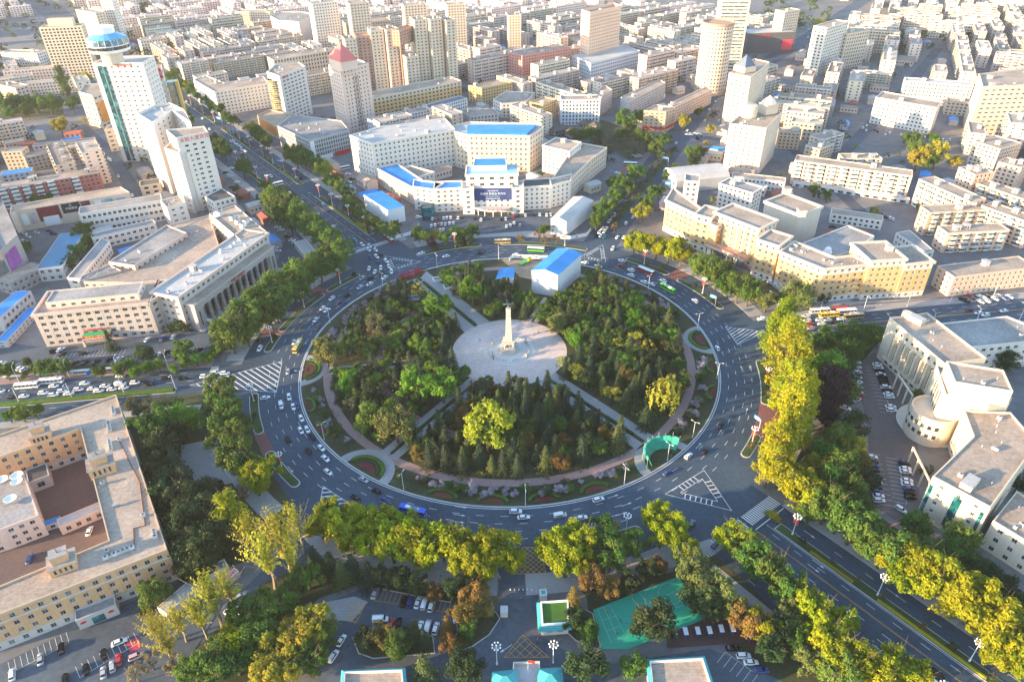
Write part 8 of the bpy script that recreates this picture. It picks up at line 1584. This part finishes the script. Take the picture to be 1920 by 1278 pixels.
for a, o_, th, lb in ((200, 13.4, 186.9, 'rightmost bus shelter on the west road'), (216, 13.4, 186.9, 'second bus shelter from the right on the west road'), (232, 13.4, 186.9, 'third bus shelter from the right on the west road'), (248, 13.4, 186.9, 'leftmost bus shelter on the west road')): x, y = fr(th, a, o_); shelter(x, y, R(6.9), lb)
for a, lb in ((176, 'left bus shelter with red trim before the yellow hotel'), (188, 'right bus shelter with red trim before the yellow hotel')): x, y = fr(6.9, a, -13.6); shelter(x, y, R(6.9), lb, RED)
for a, lb in ((180, 'upper red-roofed stop on the right pavement of the near avenue'), (199, 'middle red-roofed stop on the right pavement of the near avenue'), (222, 'lower red-roofed stop on the right pavement of the near avenue')): x, y = fr(306.9, a, -24); shelter(x, y, R(306.9), lb, RED, 6)
def hoarding(pts, label):
    P = [G2(*q) for q in pts]; r = thing('hoarding', label, 'hoarding', (*P[0], .1))
    for a, b_ in zip(P, P[1:]):
        n = max(1, int(math.hypot(b_[0] - a[0], b_[1] - a[1]) / 3))
        for k in range(n):
            p, q = along(a, b_, k / n), along(a, b_, (k + .96) / n); m = MB(); d = Vector((q[0] - p[0], q[1] - p[1])).normalized(); nn = Vector((d.y, -d.x)) * .05; pp, qq = Vector(p), Vector(q); m.prism(ccw([tuple(t) for t in (pp - nn, qq - nn, qq + nn, pp + nn)]), 0, 2.4, SWHITE); c = (pp + qq) / 2; m.box((c.x, c.y, 1.2), ((qq - pp).length * .5, .14, 1.0), PAINT['grey'] if k % 3 == 1 else SWHITE, math.atan2(d.y, d.x)); m.v = [(x - P[0][0], y - P[0][1], z) for x, y, z in m.v]; m.build('hoarding_panel', r)
hoarding(((742, 448), (782, 437), (785, 424)), 'white site hoarding with pictures at the corner of the white box shed'); hoarding(((1040, 446), (1070, 449), (1100, 443), (1108, 432)), 'white site hoarding round the pale vaulted shed'); hoarding(((955, 490), (962, 483), (1040, 486)), 'grey-white hoarding along the ring beside the big park hall')
# green netted scaffold on the lower right rim
c = pol(99 + 6.5, -50.5); r = thing('netted_scaffold', 'curved scaffold under green netting at the lower right rim of the park', 'scaffold', (c[0], c[1], .16)); NET = M('net_green', (.03, .33, .22), .8, .2, 2); m = MB(); n = 18; rows = []
for i in range(n + 1):
    t = R(-50.5 + 180 - 74 + 148 * i / n); q = [(8.0 * cos(t), 8.0 * sin(t), .1), (9.0 * cos(t), 9.0 * sin(t), 3.2 + .3 * sin(i * 1.7)), (10.2 * cos(t), 10.2 * sin(t), 5.6 + .5 * sin(i * 2.3)), (11.0 * cos(t), 11.0 * sin(t), 5.1)]; rows.append(q)
for i in range(n):
    for j in range(3): m.face([rows[i][j], rows[i + 1][j], rows[i + 1][j + 1], rows[i][j + 1]], NET)
m.build('netting', r)
for i in range(0, n + 1, 2): t = R(-50.5 + 180 - 74 + 148 * i / n); m = MB(); m.tube((10.9 * cos(t), 10.9 * sin(t), 0), (10.9 * cos(t), 10.9 * sin(t), 6.4 + .5 * (i % 4)), .07, .07, ACM, 5); m.build('scaffold_pole', r)
for x, y in ((1200, 880), (1205, 888), (1262, 850), (1258, 858), (1252, 862)): person(x, y, 'beside the green netting', .2, top='orange')
# stair huts in the park, site machines
for x, y, lb in ((825, 525, 'upper white-framed stair pit beside the top left park path'), (845, 538, 'lower white-framed stair pit beside the top left park path'), (774, 561, 'small glazed hut left of the top left park path')):
    p = G(x, y); r = thing('stair_pit', lb, 'stair entrance', (p.x, p.y, .18), R(20)); m = MB(); 
    for a, s in (((0, -2.2, .7), (8.4, .4, 1.4)), ((0, 2.2, .7), (8.4, .4, 1.4)), ((-4, 0, .7), (.4, 4.0, 1.4)), ((4, 0, .7), (.4, 4.0, 1.4))): m.box(a, s, SWHITE)
    m.build('rim_wall', r); m = MB(); m.box((0, 0, .4), (7.6, 4.0, .3), GLB if 'glazed' in lb else RFG); m.build('stair_cover', r)
sheet('site_soil', [G2(*q) for q in ((940, 487), (1030, 490), (1040, 505), (1000, 525), (975, 520), (960, 505))], .24, M('site_earth', (.28, .22, .16), .95, .3, .4))
p = G(985, 494); r = thing('truck_crane', 'green truck crane parked beside the big park hall', 'crane', (p.x, p.y, .25), R(40)); m = MB(); m.box((0, 0, .9), (9, 2.4, .7), PAINT['green']); m.box((3.4, 0, 1.9), (1.8, 2.3, 1.4), PAINT['yellow']); m.build('chassis', r); m = MB(); m.box((3.5, 0, 2.2), (1.85, 2.1, .6), CGL); m.build('cab_glass', r); m = MB(); m.tube((-1.5, 0, 2.2), (6.5, 0, 3.2), .45, .3, PAINT['green'], 4); m.build('boom', r)
for x in (-3, -1.6, 2.8):
    for s in (-1, 1): link('wheel', WHB, r, (x, s * 1.05, .5))
# gatehouse and the pavilions at the bottom
b = Bld('gatehouse', 'gatehouse with turquoise eaves and a lawn on its roof beside the gate drive', 'gatehouse', G2(1040, 1160)); P = polyh(((1013, 1130), (1066, 1126), (1066, 1170), (1016, 1174)), 5); w_, r_ = b.block(P, 0, 5, 1, wall='white', bay=3, ww=.55, wh=.5, par=0, roof=RFL, indiv=True); cp = ccw(P); out = inset(cp, -1.3); m = MB()
for i in range(4): j = (i + 1) % 4; m.face([(*out[i], 3.9), (*out[j], 3.9), (*cp[j], 5.1), (*cp[i], 5.1)], TEAL)
b.mb(m, 'eaves'); m = MB(); i1 = inset(cp, .5); i2 = inset(cp, 1.3)
for i in range(4): j = (i + 1) % 4; m.prism(ccw([cp[i], cp[j], i1[j], i1[i]]), 5.0, 5.9, SWHITE)
b.mb(m, 'parapet'); m = MB(); m.face([(*p, 5.3) for p in i1], M('roof_lawn', (.05, .13, .02), .9, .25, 1)); b.mb(m, 'roof_lawn')
def hip(b, poly, h, rise, mat, over=.8, name='roof'):
    cp = ccw(poly); e = inset(cp, -over); c = cen(cp); L0 = (Vector(cp[1]) - Vector(cp[0])).length; L1 = (Vector(cp[2]) - Vector(cp[1])).length; m = MB()
    if L0 >= L1: r0 = along(along(cp[0], cp[3], .5), along(cp[1], cp[2], .5), min(.45, L1 / L0 / 2)); r1 = along(along(cp[0], cp[3], .5), along(cp[1], cp[2], .5), 1 - min(.45, L1 / L0 / 2)); q = e
    else: cp = cp[1:] + cp[:1]; e = e[1:] + e[:1]; r0 = along(along(cp[0], cp[3], .5), along(cp[1], cp[2], .5), min(.45, L0 / L1 / 2)); r1 = along(along(cp[0], cp[3], .5), along(cp[1], cp[2], .5), 1 - min(.45, L0 / L1 / 2)); q = e
    z0, z1 = h - .2, h + rise; m.face([(*q[0], z0), (*q[1], z0), (*r1, z1), (*r0, z1)], mat); m.face([(*q[1], z0), (*q[2], z0), (*r1, z1)], mat); m.face([(*q[2], z0), (*q[3], z0), (*r0, z1), (*r1, z1)], mat); m.face([(*q[3], z0), (*q[0], z0), (*r0, z1)], mat)
    m.tube((*r0, z1), (*r1, z1), .15, .15, mat, 6); return b.mb(m, name)
for pts, lb in ((((927, 1262), (965, 1258), (968, 1290), (926, 1294)), 'turquoise-roofed pavilion left of the flag at the bottom edge'), (((1013, 1256), (1050, 1254), (1052, 1288), (1012, 1290)), 'turquoise-roofed pavilion right of the flag at the bottom edge')):
    P = polyh(pts, 7); b = Bld('pavilion', lb, 'pavilion', cen(P)); b.block(P, 0, 7, 2, wall='white', bay=2.6, par=0, roof=RFL, indiv=True); hip(b, P, 7, 2.6, TEAL)
P = polyh(((962, 1240), (1012, 1238), (1014, 1282), (960, 1284)), 6); b = Bld('porte_cochere', 'pale stone terrace with parapet between the two turquoise pavilions', 'building', cen(P)); b.block(P, 0, 6, 1, wall='stone', bay=0, roof=RFL, par=1.0)
p = G(990, 1262, 6); r = thing('flagpole', 'red flag on a pole above the pale terrace at the bottom edge', 'flag', (p.x, p.y, 5.2)); m = MB(); m.tube((0, 0, 0), (0, 0, 8), .07, .04, ACM, 6); m.build('pole', r); m = MB()
for i in range(6): m.face([(i * .35, .12 * sin(i), 6.5 - i * .06), ((i + 1) * .35, .12 * sin(i + 1), 6.5 - (i + 1) * .06), ((i + 1) * .35, .12 * sin(i + 1), 7.9 - (i + 1) * .06), (i * .35, .12 * sin(i), 7.9 - i * .06)], LRED)
m.build('flag_cloth', r)
for pts, lb in ((((645, 1258), (754, 1254), (760, 1320), (640, 1325)), 'flat-roofed block with turquoise edge at the bottom left of the gate'), (((1218, 1238), (1318, 1232), (1340, 1300), (1225, 1310)), 'flat-roofed block with turquoise edge at the bottom right of the gate')):
    P = polyh(pts, 9); b = Bld('compound_block', lb, 'building', cen(P)); b.block(P, 0, 9, 2, wall='white', bay=3.2, roof=RF, par=.9, indiv=True); cp = ccw(P); out = inset(cp, -1.0); m = MB()
    for i in range(4): j = (i + 1) % 4; m.face([(*out[i], 8.2), (*out[j], 8.2), (*cp[j], 9.05), (*cp[i], 9.05)], TEAL)
    b.mb(m, 'eaves')
simple('guard_booth', 'small grey guard booth left of the gate drive', (938, 1147), (952, 1147), 2.6, 3, 1, 'booth', wall='white', bay=1.4, ww=.7, wh=.5, roof=ACM, par=.2, indiv=True)
simple('guard_hut', 'turquoise-capped gate hut right of the gate drive', (1013, 1116), (1026, 1115), 2.6, 3.4, 1, 'booth', wall='white', bay=1.4, ww=.7, wh=.5, roof=TEAL, par=.1, indiv=True)
simple('lean_to', 'pale curved stall roof among the poplars of the tree-lined lot', (312, 1150), (372, 1098), 5, 4, 1, 'shed', wall='white', bay=0, roof=RFL, par=.1); simple('lean_to', 'blue stall roof behind the poplars of the tree-lined lot', (390, 1080), (428, 1060), 4, 3.5, 1, 'shed', wall='white', bay=0, roof=M('roof_bluegrey', (.12, .2, .32), .6, .1), par=.1); simple('lean_to', 'bright pink stall roof among the poplars', (420, 1092), (448, 1070), 2.6, 3, 1, 'shed', wall='white', bay=0, roof=M('roof_pink', (.6, .06, .42), .6, .05), par=.1)
m = MB(); grid = [G2(*q) for q in ((236, 1205), (258, 1192), (266, 1212), (246, 1226))]; m.face([(*p, .185) for p in ccw(grid)], M('red_stall', (.5, .05, .09), .7, .2)); o = struct('red_stall_paint', m)
# kerbed beds, studs and lamps along the gate drive
for pts_ in (((850, 1140), (930, 1147), (938, 1160), (918, 1190), (885, 1213), (848, 1226), (840, 1215), (858, 1185)), ((1055, 1178), (1078, 1200), (1104, 1213), (1128, 1219), (1112, 1150), (1072, 1130)), ((660, 1195), (690, 1180), (812, 1192), (816, 1225), (700, 1235), (672, 1225)), ((690, 1100), (700, 1092), (850, 1118), (845, 1130))):
    P = ccw([G2(*q) for q in pts_]); m = MB(); m.prism(P, .05, .34, KERB); o = struct('garden_bed', m); m = MB(); m.prism(ccw(inset(P, .3)), .2, .4, PARKG); m.build('planting', o)
sm = MB(); sm.lathe([(.2, 0), (.2, .5), (.12, .65), (0, .7)], SWHITE, 8); sm = sm.mesh('bollard')
for k in range(6): p = G(957 + 8 * k, 1106); o = link('bollard', sm, None, (p.x, p.y, .18)); tag(o, '-', 'bollard', 'white studs across the gate drive'); later(o, 'white stud', 'across the gate drive')
for x, y in ((932, 1245), (1037, 1242)): p = G(x, y); globe_lamp(p.x, p.y, 'beside the bottom terrace', False, .2)
p = G(948, 1216); dash(AV_SE, p.x, p.y, R(215), .2, ARM, 'lane_arrow')
# temple park
def pav(px_, py_, label, s, rz, body, roofm, h=3.2):
    p = G(px_, py_); r = thing('pavilion', label, 'pavilion', (p.x, p.y, .1), rz); m = MB(); m.box((0, 0, .25), (s * 1.2, s * 1.2, .5), W['stone']); m.build('base', r)
    for x in (-1, 1):
        for y in (-1, 1): m = MB(); m.tube((x * s * .42, y * s * .42, .5), (x * s * .42, y * s * .42, h), .14, .14, body, 8); m.build('column', r)
    for z0, k in ((h, 1.0), (h + 1.7, .6)):
        m = MB(); n = 4; e = [(s * .8 * k * a, s * .8 * k * b_) for a, b_ in ((-1, -1), (1, -1), (1, 1), (-1, 1))]
        for i in range(4):
            a, c = e[i], e[(i + 1) % 4]; mid = ((a[0] + c[0]) / 2 * .88, (a[1] + c[1]) / 2 * .88, z0 - .1); t0, t1 = (a[0] * .35, a[1] * .35, z0 + 1.1), (c[0] * .35, c[1] * .35, z0 + 1.1); m.face([(*a, z0 + .35), mid, (0, 0, z0 + 1.9) if k < 1 else t1, t0] if k == 1 else [(*a, z0 + .35), mid, (0, 0, z0 + 1.9)], roofm); m.face([mid, (*c, z0 + .35), t1] if k == 1 else [mid, (*c, z0 + .35), (0, 0, z0 + 1.9)], roofm)
        m.build('roof', r)
    m = MB(); m.box((0, 0, h + .9), (s * .55, s * .55, 1.5), body); m.build('upper_storey', r)
pav(1195, 292, 'small red two-tier pavilion in the temple park', 6, R(20), M('temple_red', (.25, .05, .04), .6, .1), M('temple_tile', (.12, .10, .09), .7, .2, 1, brick=(40, .3, .03, .8, (.07, .06, .06))))
TT = M('temple_tile', (.12, .10, .09))
for A, B, d, lb in (((1040, 246), (1066, 239), 9, 'dark tiled temple hall left, behind the white complex'), ((1072, 250), (1098, 243), 9, 'dark tiled temple hall right, behind the white complex'), ((1085, 232), (1118, 236), 8, 'long grey tiled hall behind the temple park')):
    P = rect(A, B, d, 4.5); b = Bld('temple_hall', lb, 'temple', cen(P)); b.block(P, 0, 4.5, 1, wall='old', bay=3, par=0, roof=RFD); hip(b, P, 4.5, 3.4, TT, 1.4)
p = G(1172, 330); r = thing('red_arch', 'red inflatable style arch beside the white complex', 'arch', (p.x, p.y, .1), R(60)); m = MB(); m.tube((-6, 0, 0), (-6, 0, 6.5), .6, .6, RED, 8); m.tube((6, 0, 0), (6, 0, 6.5), .6, .6, RED, 8); m.tube((-6.5, 0, 6.5), (6.5, 0, 6.5), .65, .65, RED, 8); m.build('arch_tube', r)
p = G(1512, 578); r = thing('billboard', 'tilted white billboard at the corner of the yellow hotel garden', 'billboard', (p.x, p.y, .1), R(-50)); m = MB(); m.tube((-1.5, 0, 0), (-1.5, 0, 3), .12, .12, ACM, 6); m.tube((1.5, 0, 0), (1.5, 0, 3), .12, .12, ACM, 6); m.build('post', r); m = MB(); m.box((0, 0, 3.6), (5, .25, 2.8), SWHITE); m.build('panel', r)
p = G(170, 705); r = thing('billboard', 'leaning blue notice board on the west road pavement', 'billboard', (p.x, p.y, .16), R(60)); m = MB(); m.tube((0, 0, 0), (0, 0, 1), .12, .12, ACM, 6); m.build('post', r); m = MB(); m.box((0, 0, 2.2), (3.2, .2, 2.4), SGB); m.build('panel', r)
# parking stall lines in the yards
def stalls(A, B, n, L, mat, z=.2):
    a, b_ = Vector(G2(*A)), Vector(G2(*B)); u = (b_ - a).normalized(); q = Vector((-u.y, u.x)) * L; mb = MB()
    for k in range(n + 1): p = a.lerp(b_, k / n); ribbon(mb, [p, p + q], .14, z, mat)
    ribbon(mb, [a, b_], .14, z + .003, mat); o = struct('stall_lines', mb)
stalls((695, 1124), (848, 1150), 18, 5, YEL); stalls((700, 1175), (870, 1180), 16, -5, YEL); stalls((1642, 690), (1672, 775), 12, -5, WHITE, .2); stalls((1625, 850), (1650, 945), 10, 5, WHITE, .2); stalls((1684, 862), (1700, 945), 11, -5, WHITE, .2); stalls((300, 668), (380, 660), 12, 5, WHITE, .18); stalls((100, 672), (230, 665), 18, 5, WHITE, .18); stalls((20, 1262), (130, 1205), 10, 5, WHITE, .19); stalls((150, 1270), (260, 1205), 10, 5, WHITE, .19); stalls((1360, 1222), (1420, 1265), 5, -5, WHITE, .2); stalls((510, 400), (590, 480), 26, -5, WHITE, .18); stalls((395, 850), (440, 905), 9, 5, WHITE, .18)
grid_marks('box_marking', AV_SE, [G2(*q) for q in ((980, 1190), (1030, 1232), (945, 1232))], YEL, 2.2, 45, .2, .16)
grid_marks('box_marking', AV_SE, [G2(*q) for q in ((660, 1130), (686, 1130), (668, 1168), (648, 1162))], YEL, 1.6, 45, .2, .14)
# ------------------------------------------------------------------ the evening haze
hm = bpy.data.materials.new('haze'); hm.use_nodes = True; t = hm.node_tree; t.nodes.clear(); mo_ = t.nodes.new('ShaderNodeOutputMaterial'); pv = t.nodes.new('ShaderNodeVolumePrincipled')
pv.inputs['Color'].default_value = (1.0, .965, .93, 1); pv.inputs['Density'].default_value = 0.000045; pv.inputs['Anisotropy'].default_value = 0.2; t.links.new(pv.outputs[0], mo_.inputs['Volume'])
m = MB(); m.box((0, 0, 113), (8200, 8200, 230), hm); m.face([(-4100, -4100, -2), (-4100, 4100, -2), (4100, 4100, -2), (4100, -4100, -2)], hm) if False else None
o = m.build('haze'); tag(o, 'thin pale evening haze lying over the whole town', 'haze', None, 'stuff')
settle()
# far slabs: told apart by quarter, by the nearest landmark and by their order from the left
LMK = [('the pink pyramid tower', (660, 245)), ('the peach tower', (1130, 120)), ('the round tower', (1348, 165)), ('the round-crowned tower', (240, 300)), ('the brown towers', (780, 170)), ('the hospital tower', (1880, 230)), ('the spire tower', (1400, 235)), ('the white slab tower', (1575, 120)), ('the ribbed slab tower', (120, 150)), ('the red brick hotel', (1010, 140)), ('the dark mall', (1450, 90)), ('the gold glass tower', (545, 235)), ('the peach apartment row', (1600, 350)), ('the zigzag hotel', (1090, 225))]
LMK = [(a, G2(*b)) for a, b in LMK]; grp = {}
for o, kd in [(o, 'apartment building') for o in FARB] + [(o, d + ' low shed') for o, d in SHEDS]:
    p = o.location; nm, q = min(LMK, key=lambda t: (t[1][0] - p.x) ** 2 + (t[1][1] - p.y) ** 2); dx, dy = p.x - q[0], p.y - q[1]
    side = ('behind' if dy > 0 else 'in front of') if abs(dy) > abs(dx) else ('right of' if dx > 0 else 'left of'); far = 'just' if math.hypot(dx, dy) < 110 else ('well' if math.hypot(dx, dy) < 260 else 'far')
    grp.setdefault((far, side, nm, kd), []).append(o)
for (far, side, nm, kd), L in grp.items():
    L.sort(key=lambda o: pix(o.location)[0]); n = len(L)
    for i, o in enumerate(L):
        o['label'] = f'{kd} {far} {side} {nm}' + ('' if n == 1 else f', {ordn(i)} from left' if i < (n + 1) // 2 else f', {ordn(n - 1 - i)} from right')
